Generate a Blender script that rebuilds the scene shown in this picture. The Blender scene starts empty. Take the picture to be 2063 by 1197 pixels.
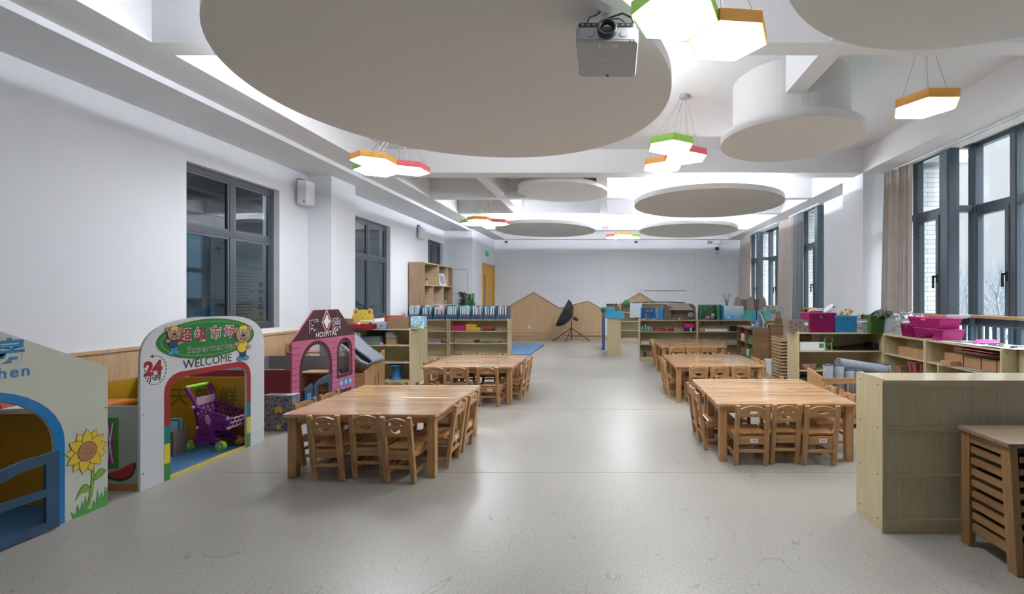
import bpy, math, random
from mathutils import Matrix, Vector
random.seed(7)
PI = math.pi
S = bpy.context.scene
COL = S.collection

# ------------------------------------------------------------ camera
cd = bpy.data.cameras.new('camera')
cam = bpy.data.objects.new('camera', cd)
COL.objects.link(cam)
cam.location = (0, 0, 1.4)
cam.rotation_euler = (PI/2, 0, 0)
cd.sensor_width = 36
cd.lens = 930/2063*36
cd.shift_x = -196.5/2063
cd.shift_y = 1.5/2063
cd.clip_start = 0.05
cd.clip_end = 200
S.camera = cam
# ------------------------------------------------------------ sky, exposure
S.view_settings.view_transform = 'Standard'
S.view_settings.look = 'None'
S.view_settings.gamma = 1
S.view_settings.use_curve_mapping = False
S.view_settings.exposure = 0.5
LAMP = 32.0      # radiance of the hexagon diffusers
COVE = 72.0      # radiance of the light strips hidden on the discs
w = bpy.data.worlds.new('overcast_sky')
S.world = w
w.use_nodes = True
nt = w.node_tree
nt.nodes.clear()
wo = nt.nodes.new('ShaderNodeOutputWorld')
bg = nt.nodes.new('ShaderNodeBackground')
tc = nt.nodes.new('ShaderNodeTexCoord')
sx = nt.nodes.new('ShaderNodeSeparateXYZ')
rp = nt.nodes.new('ShaderNodeValToRGB')
nt.links.new(tc.outputs['Generated'], sx.inputs[0])
nt.links.new(sx.outputs['Z'], rp.inputs[0])
nt.links.new(rp.outputs[0], bg.inputs[0])
nt.links.new(bg.outputs[0], wo.inputs[0])
e = rp.color_ramp.elements
e[0].position = 0.0; e[0].color = (.20, .225, .255, 1)
e[1].position = 0.9; e[1].color = (6.2, 6.35, 6.6, 1)
x = rp.color_ramp.elements.new(0.06); x.color = (.255, .277, .297, 1)
x = rp.color_ramp.elements.new(0.50); x.color = (2.7, 2.77, 2.88, 1)
x = rp.color_ramp.elements.new(0.30); x.color = (.306, .325, .343, 1)
bg.inputs[1].default_value = 2.2

# ------------------------------------------------------------ materials
def C(h):
    if not isinstance(h, str): return (*h, 1)
    v = [int(h[i:i+2], 16)/255 for i in (0, 2, 4)]
    return tuple(c/12.92 if c <= .04045 else ((c+.055)/1.055)**2.4 for c in v) + (1,)
MC = {}
def base(name):
    m = bpy.data.materials.new(name)
    m.use_nodes = True
    return m, m.node_tree, m.node_tree.nodes['Principled BSDF']
def node(nt, t, **k):
    n = nt.nodes.new(t)
    for a, b in k.items(): setattr(n, a, b)
    return n
def plain(name, col, rough=.5, metal=0, bump=0, bscale=60, var=0, vscale=3, spec=.5, sheen=0, alpha=1):
    if name in MC: return MC[name]
    m, nt, p = base(name)
    c = C(col)
    p.inputs['Base Color'].default_value = c
    p.inputs['Roughness'].default_value = rough
    p.inputs['Metallic'].default_value = metal
    p.inputs['Specular IOR Level'].default_value = spec
    if alpha < 1: p.inputs['Alpha'].default_value = alpha
    tc = node(nt, 'ShaderNodeTexCoord')
    if var:
        n = node(nt, 'ShaderNodeTexNoise'); n.inputs['Scale'].default_value = vscale; n.inputs['Detail'].default_value = 4
        r = node(nt, 'ShaderNodeValToRGB')
        r.color_ramp.elements[0].position = .3; r.color_ramp.elements[1].position = .7
        r.color_ramp.elements[0].color = tuple(q*(1-var) for q in c[:3]) + (1,)
        r.color_ramp.elements[1].color = tuple(min(1, q*(1+var)) for q in c[:3]) + (1,)
        nt.links.new(tc.outputs['Object'], n.inputs['Vector']); nt.links.new(n.outputs['Fac'], r.inputs[0])
        nt.links.new(r.outputs[0], p.inputs['Base Color'])
    if bump:
        n = node(nt, 'ShaderNodeTexNoise'); n.inputs['Scale'].default_value = bscale; n.inputs['Detail'].default_value = 3
        b = node(nt, 'ShaderNodeBump'); b.inputs['Strength'].default_value = bump; b.inputs['Distance'].default_value = .01
        nt.links.new(tc.outputs['Object'], n.inputs['Vector']); nt.links.new(n.outputs['Fac'], b.inputs['Height'])
        nt.links.new(b.outputs[0], p.inputs['Normal'])
    MC[name] = m
    return m
def wood(name, c1, c2, axis='z', rough=.45, scale=1.0, staves=None, coat=0, fine=True):
    """grain runs along axis; staves=(length,width) gives butcher-block strips in the XY plane with strips along X"""
    if name in MC: return MC[name]
    m, nt, p = base(name)
    tc = node(nt, 'ShaderNodeTexCoord'); mp = node(nt, 'ShaderNodeMapping')
    s = {'x': (1, 26, 26), 'y': (26, 1, 26), 'z': (26, 26, 1)}[axis]
    mp.inputs['Scale'].default_value = [q*scale for q in s]
    n = node(nt, 'ShaderNodeTexNoise'); n.inputs['Scale'].default_value = 2.2; n.inputs['Detail'].default_value = 5
    n.inputs['Distortion'].default_value = .6
    r = node(nt, 'ShaderNodeValToRGB')
    r.color_ramp.elements[0].position = .28; r.color_ramp.elements[1].position = .72
    r.color_ramp.elements[0].color = C(c1); r.color_ramp.elements[1].color = C(c2)
    nt.links.new(tc.outputs['Object'], mp.inputs[0]); nt.links.new(mp.outputs[0], n.inputs['Vector'])
    nt.links.new(n.outputs['Fac'], r.inputs[0])
    out = r.outputs[0]
    if staves:
        b = node(nt, 'ShaderNodeTexBrick')
        b.inputs['Color1'].default_value = (.44, .42, .40, 1); b.inputs['Color2'].default_value = (.70, .68, .66, 1)
        b.inputs['Mortar'].default_value = (.44, .41, .38, 1)
        b.inputs['Scale'].default_value = 1; b.inputs['Mortar Size'].default_value = .0006
        b.inputs['Brick Width'].default_value = staves[0]; b.inputs['Row Height'].default_value = staves[1]
        b.offset = .37
        mp2 = node(nt, 'ShaderNodeMapping')
        if axis == 'z': mp2.inputs['Rotation'].default_value = (PI/2, PI/2, 0)
        nt.links.new(tc.outputs['Object'], mp2.inputs[0]); nt.links.new(mp2.outputs[0], b.inputs['Vector'])
        mx = node(nt, 'ShaderNodeMix', data_type='RGBA', blend_type='MULTIPLY'); mx.inputs[0].default_value = .9
        nt.links.new(out, mx.inputs[6]); nt.links.new(b.outputs[0], mx.inputs[7])
        ml = node(nt, 'ShaderNodeMix', data_type='RGBA', blend_type='MULTIPLY'); ml.inputs[0].default_value = 1
        ml.inputs[7].default_value = (1.7, 1.7, 1.7, 1)
        nt.links.new(mx.outputs[2], ml.inputs[6])
        out = ml.outputs[2]
    nt.links.new(out, p.inputs['Base Color'])
    p.inputs['Roughness'].default_value = rough
    if coat:
        p.inputs['Coat Weight'].default_value = coat; p.inputs['Coat Roughness'].default_value = .08
    MC[name] = m
    return m
def emit(name, col, s):
    if name in MC: return MC[name]
    m = bpy.data.materials.new(name); m.use_nodes = True
    nt = m.node_tree; nt.nodes.clear()
    o = node(nt, 'ShaderNodeOutputMaterial'); q = node(nt, 'ShaderNodeEmission')
    q.inputs[0].default_value = C(col); q.inputs[1].default_value = s
    nt.links.new(q.outputs[0], o.inputs[0])
    MC[name] = m
    return m
def glass(name, tint=(.985, .99, .995), refl=.08):
    if name in MC: return MC[name]
    m = bpy.data.materials.new(name); m.use_nodes = True
    nt = m.node_tree; nt.nodes.clear()
    o = node(nt, 'ShaderNodeOutputMaterial'); t = node(nt, 'ShaderNodeBsdfTransparent'); g = node(nt, 'ShaderNodeBsdfGlossy')
    t.inputs[0].default_value = (*tint, 1); g.inputs['Roughness'].default_value = .01
    mx = node(nt, 'ShaderNodeMixShader'); f0 = node(nt, 'ShaderNodeLayerWeight'); f0.inputs[0].default_value = .5; f = node(nt, 'ShaderNodeMath', operation='POWER'); f.inputs[1].default_value = 5.0; nt.links.new(f0.outputs['Facing'], f.inputs[0])
    a = node(nt, 'ShaderNodeMath', operation='MULTIPLY_ADD'); a.inputs[1].default_value = .5; a.inputs[2].default_value = refl
    nt.links.new(f.outputs[0], a.inputs[0]); nt.links.new(a.outputs[0], mx.inputs[0])
    nt.links.new(t.outputs[0], mx.inputs[1]); nt.links.new(g.outputs[0], mx.inputs[2]); nt.links.new(mx.outputs[0], o.inputs[0])
    MC[name] = m
    return m

# ------------------------------------------------------------ mesh builder
class B:
    def __init__(s): s.v = []; s.f = []; s.m = []; s.mats = []; s.sm = []
    def mi(s, mat):
        if mat not in s.mats: s.mats.append(mat)
        return s.mats.index(mat)
    def add(s, vs, fs, mat, M=None, smooth=False):
        o = len(s.v)
        s.v += [tuple(M @ Vector(v)) if M is not None else tuple(v) for v in vs]
        k = s.mi(mat)
        for f in fs: s.f.append(tuple(i+o for i in f)); s.m.append(k); s.sm.append(smooth)
        return s
    def box(s, x0, x1, y0, y1, z0, z1, mat, M=None):
        vs = [(x, y, z) for z in (z0, z1) for y in (y0, y1) for x in (x0, x1)]
        return s.add(vs, [(0, 2, 3, 1), (4, 5, 7, 6), (0, 1, 5, 4), (2, 6, 7, 3), (0, 4, 6, 2), (1, 3, 7, 5)], mat, M)
    def hexa(s, bot, top, mat, M=None):
        n = len(bot)
        fs = [tuple(range(n))[::-1], tuple(range(n, 2*n))] + [(i, (i+1) % n, n+(i+1) % n, n+i) for i in range(n)]
        return s.add(list(bot)+list(top), fs, mat, M)
    def prism(s, pts, z0, z1, mat, M=None):   # pts 2D CCW, extruded along local z
        return s.hexa([(p[0], p[1], z0) for p in pts], [(p[0], p[1], z1) for p in pts], mat, M)
    def tube(s, p0, p1, r, mat, n=8, r1=None, cap=True, M=None):
        p0 = Vector(p0); p1 = Vector(p1); d = (p1-p0).normalized()
        a = d.cross(Vector((0, 0, 1)))
        if a.length < 1e-3: a = d.cross(Vector((1, 0, 0)))
        a.normalize(); b = d.cross(a)
        r1 = r if r1 is None else r1
        vs = [p0+(a*math.cos(2*PI*i/n)+b*math.sin(2*PI*i/n))*r for i in range(n)] + [p1+(a*math.cos(2*PI*i/n)+b*math.sin(2*PI*i/n))*r1 for i in range(n)]
        s.add(vs, [(i, n+i, n+(i+1) % n, (i+1) % n) for i in range(n)], mat, M, True)
        if cap:
            s.add(vs[:n], [tuple(range(n))], mat, M); s.add(vs[n:], [tuple(range(n))[::-1]], mat, M)
        return s
    def path(s, pts, r, mat, n=8, closed=False, M=None):
        pts = [Vector(p) for p in pts]; N = len(pts); rings = []
        up = None
        for i, p in enumerate(pts):
            if closed: d = pts[(i+1) % N]-pts[i-1]
            else: d = pts[min(i+1, N-1)]-pts[max(i-1, 0)]
            d.normalize()
            if up is None:
                up = Vector((0, 0, 1)) if abs(d.z) < .9 else Vector((1, 0, 0))
            a = d.cross(up); a.normalize(); b = a.cross(d); up = b
            rr = r[i] if isinstance(r, (list, tuple)) else r
            rings.append([p+(a*math.cos(2*PI*k/n)+b*math.sin(2*PI*k/n))*rr for k in range(n)])
        vs = [v for q in rings for v in q]; fs = []
        for i in range(N if closed else N-1):
            j = (i+1) % N
            for k in range(n): fs.append((i*n+k, i*n+(k+1) % n, j*n+(k+1) % n, j*n+k))
        s.add(vs, fs, mat, M, True)
        if not closed:
            s.add(rings[0], [tuple(range(n))[::-1]], mat, M); s.add(rings[-1], [tuple(range(n))], mat, M)
        return s
    def lathe(s, prof, mat, c=(0, 0, 0), n=24, M=None, smooth=True):
        vs = []; N = len(prof)
        for r, z in prof:
            for k in range(n): vs.append((c[0]+r*math.cos(2*PI*k/n), c[1]+r*math.sin(2*PI*k/n), c[2]+z))
        fs = [(i*n+k, i*n+(k+1) % n, (i+1)*n+(k+1) % n, (i+1)*n+k) for i in range(N-1) for k in range(n)]
        s.add(vs, fs, mat, M, smooth)
        if prof[0][0] > 1e-4: s.add(vs[:n], [tuple(range(n))[::-1]], mat, M)
        if prof[-1][0] > 1e-4: s.add(vs[-n:], [tuple(range(n))], mat, M)
        return s
    def ball(s, c, r, mat, n=12, sc=(1, 1, 1), M=None):
        prof = [(max(math.sin(PI*i/8), 1e-5)*r, -math.cos(PI*i/8)*r) for i in range(9)]
        vs = []
        for q, z in prof:
            for k in range(n): vs.append((c[0]+sc[0]*q*math.cos(2*PI*k/n), c[1]+sc[1]*q*math.sin(2*PI*k/n), c[2]+sc[2]*z))
        return s.add(vs, [(i*n+k, i*n+(k+1) % n, (i+1)*n+(k+1) % n, (i+1)*n+k) for i in range(8) for k in range(n)], mat, M, True)
    def flat(s, loops, mat, M, t=.001):       # filled 2D loops (later loops inside earlier ones are holes)
        vs, fs = curve_mesh(loops, t)
        return s.add(vs, fs, mat, M @ Matrix.Translation((0, 0, t/2)))
    def text(s, body, size, mat, M, t=.001, align='CENTER', offset=0.0, space=1.0):
        vs, fs = text_mesh(body, size, t, align, offset, space)
        return s.add(vs, fs, mat, M @ Matrix.Translation((0, 0, t/2)))
    def build(s, name, parent=None, bevel=0, loc=None, rz=None, subsurf=0):
        me = bpy.data.meshes.new(name)
        me.from_pydata([tuple(v) for v in s.v], [], s.f)
        for m in s.mats: me.materials.append(m)
        me.polygons.foreach_set('material_index', s.m)
        me.polygons.foreach_set('use_smooth', s.sm)
        me.update()
        o = bpy.data.objects.new(name, me)
        COL.objects.link(o)
        if parent: o.parent = parent
        if loc is not None: o.location = loc
        if rz is not None: o.rotation_euler = (0, 0, rz)
        if bevel:
            b = o.modifiers.new('bevel', 'BEVEL'); b.width = bevel; b.segments = 2; b.limit_method = 'ANGLE'; b.angle_limit = math.radians(40)
        if subsurf:
            b = o.modifiers.new('sub', 'SUBSURF'); b.levels = subsurf; b.render_levels = subsurf
        return o
def grab(ob):
    me = bpy.data.meshes.new_from_object(ob)
    vs = [tuple(v.co) for v in me.vertices]; fs = [tuple(p.vertices) for p in me.polygons]
    bpy.data.meshes.remove(me)
    return vs, fs
def curve_mesh(loops, t):
    cu = bpy.data.curves.new('outline', 'CURVE'); cu.dimensions = '2D'; cu.fill_mode = 'BOTH'; cu.extrude = t/2
    for l in loops:
        sp = cu.splines.new('POLY'); sp.points.add(len(l)-1)
        for i, p in enumerate(l): sp.points[i].co = (p[0], p[1], 0, 1)
        sp.use_cyclic_u = True
    ob = bpy.data.objects.new('outline', cu)
    r = grab(ob)
    bpy.data.objects.remove(ob); bpy.data.curves.remove(cu)
    return r
def text_mesh(body, size, t, align, offset, space):
    cu = bpy.data.curves.new('lettering', 'FONT'); cu.body = body; cu.size = size; cu.extrude = t/2
    cu.align_x = align; cu.align_y = 'CENTER'; cu.offset = offset; cu.space_character = space; cu.resolution_u = 3
    ob = bpy.data.objects.new('lettering', cu)
    r = grab(ob)
    bpy.data.objects.remove(ob); bpy.data.curves.remove(cu)
    return r
def plane_x(x, y=0, z=0, k=1):     # local x->+Y, y->+Z, z->+X  (faces the room from the left)
    return Matrix(((0, 0, 1, x), (k, 0, 0, y), (0, 1, 0, z), (0, 0, 0, 1)))
def plane_nx(x, y=0, z=0):         # faces -X : local x->-Y
    return Matrix(((0, 0, -1, x), (-1, 0, 0, y), (0, 1, 0, z), (0, 0, 0, 1)))
def plane_y(y, x=0, z=0):          # faces the camera: local x->+X, y->+Z, z->-Y
    return Matrix(((1, 0, 0, x), (0, 0, -1, y), (0, 1, 0, z), (0, 0, 0, 1)))
def plane_z(z, x=0, y=0):
    return Matrix.Translation((x, y, z))
def rrect(x0, x1, y0, y1, r, n=5, corners=(1, 1, 1, 1)):
    P = []
    for (cx, cy, a0, on) in ((x1-r, y0+r, -90, corners[0]), (x1-r, y1-r, 0, corners[1]), (x0+r, y1-r, 90, corners[2]), (x0+r, y0+r, 180, corners[3])):
        if not on:
            P.append(((x1 if a0 in (-90, 0) else x0), (y0 if a0 in (-90, 180) else y1))); continue
        for i in range(n+1):
            a = math.radians(a0+90*i/n); P.append((cx+r*math.cos(a), cy+r*math.sin(a)))
    return P
def ell(cx, cy, rx, ry=None, n=28, a0=0, a1=360):
    ry = rx if ry is None else ry
    full = a1-a0 >= 360
    return [(cx+rx*math.cos(math.radians(a0+(a1-a0)*i/(n if full else n-1))), cy+ry*math.sin(math.radians(a0+(a1-a0)*i/(n if full else n-1)))) for i in range(n)]
def stroke(pts, w):                 # a thick open line as one outline
    L = []; R = []
    for i, p in enumerate(pts):
        a = pts[max(i-1, 0)]; b = pts[min(i+1, len(pts)-1)]
        dx, dy = b[0]-a[0], b[1]-a[1]; q = math.hypot(dx, dy) or 1
        nx, ny = -dy/q*w/2, dx/q*w/2
        L.append((p[0]+nx, p[1]+ny)); R.append((p[0]-nx, p[1]-ny))
    return L+R[::-1]

ORD = ['first', 'second', 'third', 'fourth', 'fifth', 'sixth', 'seventh', 'eighth', 'ninth', 'tenth', 'eleventh', 'twelfth', 'thirteenth', 'fourteenth', 'fifteenth', 'sixteenth']
def tag(o, label=None, cat=None, group=None, kind=None):
    if label: o['label'] = label
    if cat: o['category'] = cat
    if group: o['group'] = group
    if kind: o['kind'] = kind
    return o
def T(name, label, cat, loc=(0, 0, 0), rz=0, group=None):
    o = bpy.data.objects.new(name, None); COL.objects.link(o)
    o.empty_display_size = .1
    o.location = loc; o.rotation_euler = (0, 0, rz)
    return tag(o, label, cat, group)
def struct(name, b, label=None, **k):
    o = b.build(name, **k); o['kind'] = 'structure'
    if label: o['label'] = label
    return o
KIDS = {}
def dup(root, loc, rz=None, label=None, group=None):
    kids = [c for c in KID_SCAN(root)]
    r = root.copy(); COL.objects.link(r); r.location = loc
    if rz is not None: r.rotation_euler = (0, 0, rz)
    if label: r['label'] = label
    if group: r['group'] = group
    for ch in kids:
        c = ch.copy(); COL.objects.link(c); c.parent = r
        for g in KID_SCAN(ch):
            d = g.copy(); COL.objects.link(d); d.parent = c
    return r
def KID_SCAN(o): return list(o.children)
# ------------------------------------------------------------ palette
WALL = plain('white_wall_paint', 'E9EDF2', .75, bump=.04, bscale=90, spec=.25)
CEIL = plain('white_ceiling_paint', 'E6E7E9', .85, spec=.2)
DISCM = plain('disc_paint', 'DCDAD8', .85, spec=.2)
FRAME = plain('dark_grey_aluminium', '55616A', .35, metal=.3)
FRAMEL = plain('dark_grey_inner_frame', '50545B', .45, metal=.2)
GLASS = glass('window_glass')
GLASSL = glass('interior_glass', (.55, .60, .62), .10)
PINE = wood('pine', '9C7046', 'C79D6C', 'z', .4)
PINEX = wood('pine_along', '9C7046', 'C79D6C', 'x', .4)
PINEY = wood('pine_deep', '9C7046', 'C79D6C', 'y', .4)
STAVE = wood('stave_board_varnished', 'A97D54', 'DDB88C', 'x', .2, staves=(.42, .047), coat=.5)
MAPLE = wood('pale_laminate', 'B8A983', 'CDBE98', 'z', .38, scale=1.6)
MAPLEX = wood('pale_laminate_edge', 'BDB08E', 'CFC2A0', 'x', .18)
BACKP = wood('laminate_back_panel', 'C0B595', 'D2C7A8', 'z', .45, scale=1.8)
OAK = wood('oak_veneer', 'A98862', 'C2A37C', 'z', .5)
OAKD = wood('oak_edge', '80684C', '9A8062', 'x', .55)
OAKW = wood('wainscot_veneer', 'B79671', 'CDB08A', 'z', .5, scale=.8)
BROWN = wood('walnut_stain', '70543A', '967252', 'z', .45, staves=(.5, .11))
RACKW = wood('rack_beech', '84603C', 'A67F54', 'z', .45)
RACKX = wood('rack_beech_along', '84603C', 'A67F54', 'y', .45)
BLACK = plain('black_plastic', '17181A', .45)
WHITE = plain('white_plastic', 'E4E5E6', .35)
GREY = plain('grey_plastic', '8C8F92', .5)
STEEL = plain('brushed_steel', '9AA0A5', .35, metal=.9)
CARD = plain('brown_cardboard', '93765A', .85, var=.08, vscale=4)
CARDG = plain('grey_brown_cardboard', '7C6F66', .85, var=.08, vscale=4)

# ------------------------------------------------------------ floor
def floor_material():
    m, nt, p = base('speckled_vinyl')
    tc = node(nt, 'ShaderNodeTexCoord')
    big = node(nt, 'ShaderNodeTexNoise'); big.inputs['Scale'].default_value = .5; big.inputs['Detail'].default_value = 7
    sp = node(nt, 'ShaderNodeTexNoise'); sp.inputs['Scale'].default_value = 90; sp.inputs['Detail'].default_value = 2
    r1 = node(nt, 'ShaderNodeValToRGB'); r1.color_ramp.elements[0].position = .3; r1.color_ramp.elements[1].position = .75
    r1.color_ramp.elements[0].color = C('9A9790'); r1.color_ramp.elements[1].color = C('B1AEA6')
    r2 = node(nt, 'ShaderNodeValToRGB'); r2.color_ramp.elements[0].position = .36; r2.color_ramp.elements[1].position = .6
    r2.color_ramp.elements[0].color = (.80, .79, .77, 1); r2.color_ramp.elements[1].color = (1, 1, 1, 1)
    mx = node(nt, 'ShaderNodeMix', data_type='RGBA', blend_type='MULTIPLY'); mx.inputs[0].default_value = 1
    L = nt.links.new
    L(tc.outputs['Object'], big.inputs['Vector']); L(tc.outputs['Object'], sp.inputs['Vector'])
    L(big.outputs['Fac'], r1.inputs[0]); L(sp.outputs['Fac'], r2.inputs[0])
    L(r1.outputs[0], mx.inputs[6]); L(r2.outputs[0], mx.inputs[7])
    out = mx.outputs[2]
    # scuffs: thin curved dark marks = narrow bands of a distorted noise, only where a mask allows
    for (sc, rot, w0, mlo) in ((1.6, .3, .0035, .56), (2.3, 1.4, .003, .58), (3.4, 2.3, .004, .6)):
        mp = node(nt, 'ShaderNodeMapping'); mp.inputs['Rotation'].default_value = (0, 0, rot); mp.inputs['Scale'].default_value = (sc, sc*.35, 1)
        n = node(nt, 'ShaderNodeTexNoise'); n.inputs['Scale'].default_value = 1.3; n.inputs['Detail'].default_value = 1; n.inputs['Distortion'].default_value = 2.2
        a = node(nt, 'ShaderNodeMath', operation='SUBTRACT'); a.inputs[1].default_value = .5
        b = node(nt, 'ShaderNodeMath', operation='ABSOLUTE')
        c = node(nt, 'ShaderNodeMath', operation='LESS_THAN'); c.inputs[1].default_value = w0
        k = node(nt, 'ShaderNodeTexNoise'); k.inputs['Scale'].default_value = 2.7+rot; k.inputs['Detail'].default_value = 3
        g = node(nt, 'ShaderNodeMath', operation='GREATER_THAN'); g.inputs[1].default_value = mlo
        q = node(nt, 'ShaderNodeMath', operation='MULTIPLY')
        h = node(nt, 'ShaderNodeMath', operation='MULTIPLY'); h.inputs[1].default_value = .45
        L(tc.outputs['Object'], mp.inputs[0]); L(mp.outputs[0], n.inputs['Vector']); L(n.outputs['Fac'], a.inputs[0]); L(a.outputs[0], b.inputs[0]); L(b.outputs[0], c.inputs[0])
        L(tc.outputs['Object'], k.inputs['Vector']); L(k.outputs['Fac'], g.inputs[0]); L(c.outputs[0], q.inputs[0]); L(g.outputs[0], q.inputs[1]); L(q.outputs[0], h.inputs[0])
        m2 = node(nt, 'ShaderNodeMix', data_type='RGBA'); m2.inputs[7].default_value = C('6B6760')
        L(h.outputs[0], m2.inputs[0]); L(out, m2.inputs[6]); out = m2.outputs[2]
    L(out, p.inputs['Base Color'])
    rr = node(nt, 'ShaderNodeMapRange'); rr.inputs[3].default_value = .24; rr.inputs[4].default_value = .42
    L(big.outputs['Fac'], rr.inputs[0]); L(rr.outputs[0], p.inputs['Roughness'])
    bp = node(nt, 'ShaderNodeBump'); bp.inputs['Strength'].default_value = .05; bp.inputs['Distance'].default_value = .002
    L(sp.outputs['Fac'], bp.inputs['Height']); L(bp.outputs[0], p.inputs['Normal'])
    return m
FLOORM = floor_material()
XL, XR, YB, YF = -4.72, 4.45, -3.2, 15.75     # room extents
ZB, ZC = 3.37, 3.74                           # beam underside, slab
SEAM = plain('floor_seam', '7E7A73', .6)
b = B().box(XL-.3, XR+.9, YB-.2, YF+.2, -.12, 0, FLOORM)
struct('floor', b)
for i, y in enumerate((3.70, 5.78, 8.0, 10.9)):
    struct('trim_%d' % (i+1), B().box(XL+1.6, 3.9, y-.0025, y+.0025, 0.0, .0008, SEAM), 'welded seam across the vinyl floor')

# ------------------------------------------------------------ walls
def wall_x(name, xa, xb, y0, y1, z0, z1, holes, mat):       # holes: (ya, yb, za, zb), sorted in y
    b = B(); y = y0
    for (ya, yb, za, zb) in holes:
        if ya > y: b.box(xa, xb, y, ya, z0, z1, mat)
        if za > z0: b.box(xa, xb, ya, yb, z0, za, mat)
        if zb < z1: b.box(xa, xb, ya, yb, zb, z1, mat)
        y = yb
    if y < y1: b.box(xa, xb, y, y1, z0, z1, mat)
    return struct(name, b)
LW = [(5.15, 6.60, .98, 2.93), (8.45, 9.94, .98, 2.93), (12.0, 13.10, .98, 2.93)]
wall_x('wall_left', XL-.24, XL, YB, 13.2, 0, ZC, LW, WALL)
struct('wall_left_corner', B().box(XL-.24, -3.92, 13.2, 13.44, 0, ZC, WALL))
DY0, DY1, DZ = 14.25, 15.60, 2.42
wall_x('wall_left_far', -4.14, -3.92, 13.44, YF+.2, 0, ZC, [(DY0, DY1, 0, DZ)], WALL)
struct('wall_back', B().box(-4.3, XR+.9, YF, YF+.2, 0, ZC, WALL))
struct('wall_front', B().box(XL-.24, XR+.9, YB-.2, YB, 0, ZC, plain('front_wall_paint', '9A9EA1', .8)))  # unseen wall; its grey is set for the light it bounces
# right wall: bays with a straight run in the wall plane, a short return and an outer run
SILL, HEAD, XO = .42, 3.43, 4.84
BAYS = [(2.4, 6.1, 7.27), (9.58, 9.9, 11.2), (12.0, 13.85, 15.0)]   # outer run from, to; inner run to; first shortened to dim the front
holes = [(a, c, SILL, HEAD) for a, bb, c in BAYS]
b = B(); y = YB
for a, bb, c in BAYS:
    b.box(XR, XR+.16, y, a, 0, ZC, WALL)
    b.box(XR, XR+.16, bb, c, 0, SILL, WALL)
    b.box(XR, XR+.16, a, c, HEAD, ZC, WALL)
    b.box(XO-.03, XO+.13, a, bb, 0, SILL-.05, WALL)
    b.box(XR, XO+.2, a, bb, SILL-.05, SILL, WALL)
    b.box(XR+.16, XO+.2, a, bb, HEAD, HEAD+.12, WALL)
    b.box(XR+.16, XO+.2, a-.14, a, 0, HEAD+.12, WALL)
    b.box(XR+.16, XO+.05, bb-.05, bb+.05, 0, SILL, WALL)
    y = c
b.box(XR, XR+.16, y, YF+.1, 0, ZC, WALL)
struct('wall_right', b)
# wainscot on the left wall
b = B().box(XL, XL+.025, YB, 7.22, .0, .90, OAKW).box(XL, XL+.04, YB, 7.22, .885, .915, OAKW)
b.box(XL, XL+.025, 7.9, 13.2, 0, .90, OAKW).box(XL, XL+.04, 7.9, 13.2, .885, .915, OAKW)
struct('trim_5', b, 'oak veneer wainscot with a cap rail along the left wall')

# ceiling slab, beams, soffit
struct('ceiling', B().box(XL-.24, XR+.9, YB-.2, YF+.2, ZC, ZC+.15, CEIL))
k = 6
def beam(x0, x1, y0, y1, label, z0=ZB, z1=ZC+.02, mat=None):
    global k
    struct('trim_%d' % k, B().box(x0, x1, y0, y1, z0, z1, mat or CEIL), label); k += 1
beam(3.99, XR+.16, YB, YF, 'white ceiling beam running along the window wall')
beam(XL, -3.53, YB, YF, 'white ceiling beam running along the left wall')
beam(-3.53, 3.99, 7.27, 7.57, 'main white cross beam between the two columns')
beam(-3.53, 3.99, 13.3, 13.6, 'main white cross beam near the far wall')
beam(-3.53, 3.99, 15.5, YF, 'white beam along the top of the far wall')
for y, t in ((-.2, 'behind the camera'), (3.56, 'nearest to the camera'), (9.09, 'behind the main cross beam'), (10.75, 'midway to the far wall')):
    beam(-3.53, 3.99, y, y+.19, 'secondary white cross beam '+t)
for x, y0, y1, t in ((1.70, YB, 4.45, 'from the front to the round drum'), (-2.21, 7.57, 10.75, 'left of centre in the back half'), (-.22, 7.57, 13.3, 'at the centre of the back half'),
                     (1.80, 7.57, 13.3, 'right of centre in the back half')):
    beam(x, x+.18, y0, y1, 'narrow white ceiling rib '+t, z0=ZB+.004)
b = B().box(XL, -3.98, YB, 13.2, 3.31, ZB, WALL)
b.box(-4.06, -3.98, YB, 13.2, ZB, 3.385, WALL)
struct('trim_%d' % k, b, 'dropped white soffit with a lip along the left wall'); k += 1
# columns
struct('column_left', B().box(XL, -4.35, 7.22, 7.9, 0, ZB, WALL), 'square white column against the left wall', bevel=.006)
struct('column_right', B().box(3.99, XR+.1, 7.27, 7.9, 0, ZB, WALL), 'square white column against the window wall', bevel=.006)
# shadow-gap slot vent in the soffit end, access panel outlines
GAP = plain('shadow_gap', '8E9196', .6)
def outline(x0, x1, z0, z1, M, w=.012):
    b = B()
    for l in ([(x0, z0), (x1, z0), (x1, z0+w), (x0, z0+w)], [(x0, z1-w), (x1, z1-w), (x1, z1), (x0, z1)], [(x0, z0), (x0+w, z0), (x0+w, z1), (x0, z1)], [(x1-w, z0), (x1, z0), (x1, z1), (x1-w, z1)]):
        b.prism(l, 0, .006, GAP, M)
    return b
tag(outline(-4.62, -4.06, 1.50, 2.22, plane_y(13.2)).build('access_panel'), 'flush white access panel outlined on the left corner wall', 'panel')
tag(B().box(-4.4, -4.0, 12.8, 12.86, 3.300, 3.31, GAP).build('slot_vent'), 'thin dark slot vent in the far end of the left soffit', 'vent')
GAPL = plain('faint_panel_gap', 'D3D7DC', .7)
GAP, gapd = GAPL, GAP
tag(outline(-2.32, -.25, 1.66, 2.88, plane_y(YF), .01).build('wall_panel'), 'left of two large flush panels outlined on the far wall', 'panel')
tag(outline(.80, 2.92, 1.66, 2.88, plane_y(YF), .01).build('wall_panel'), 'right of two large flush panels outlined on the far wall', 'panel')
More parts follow.
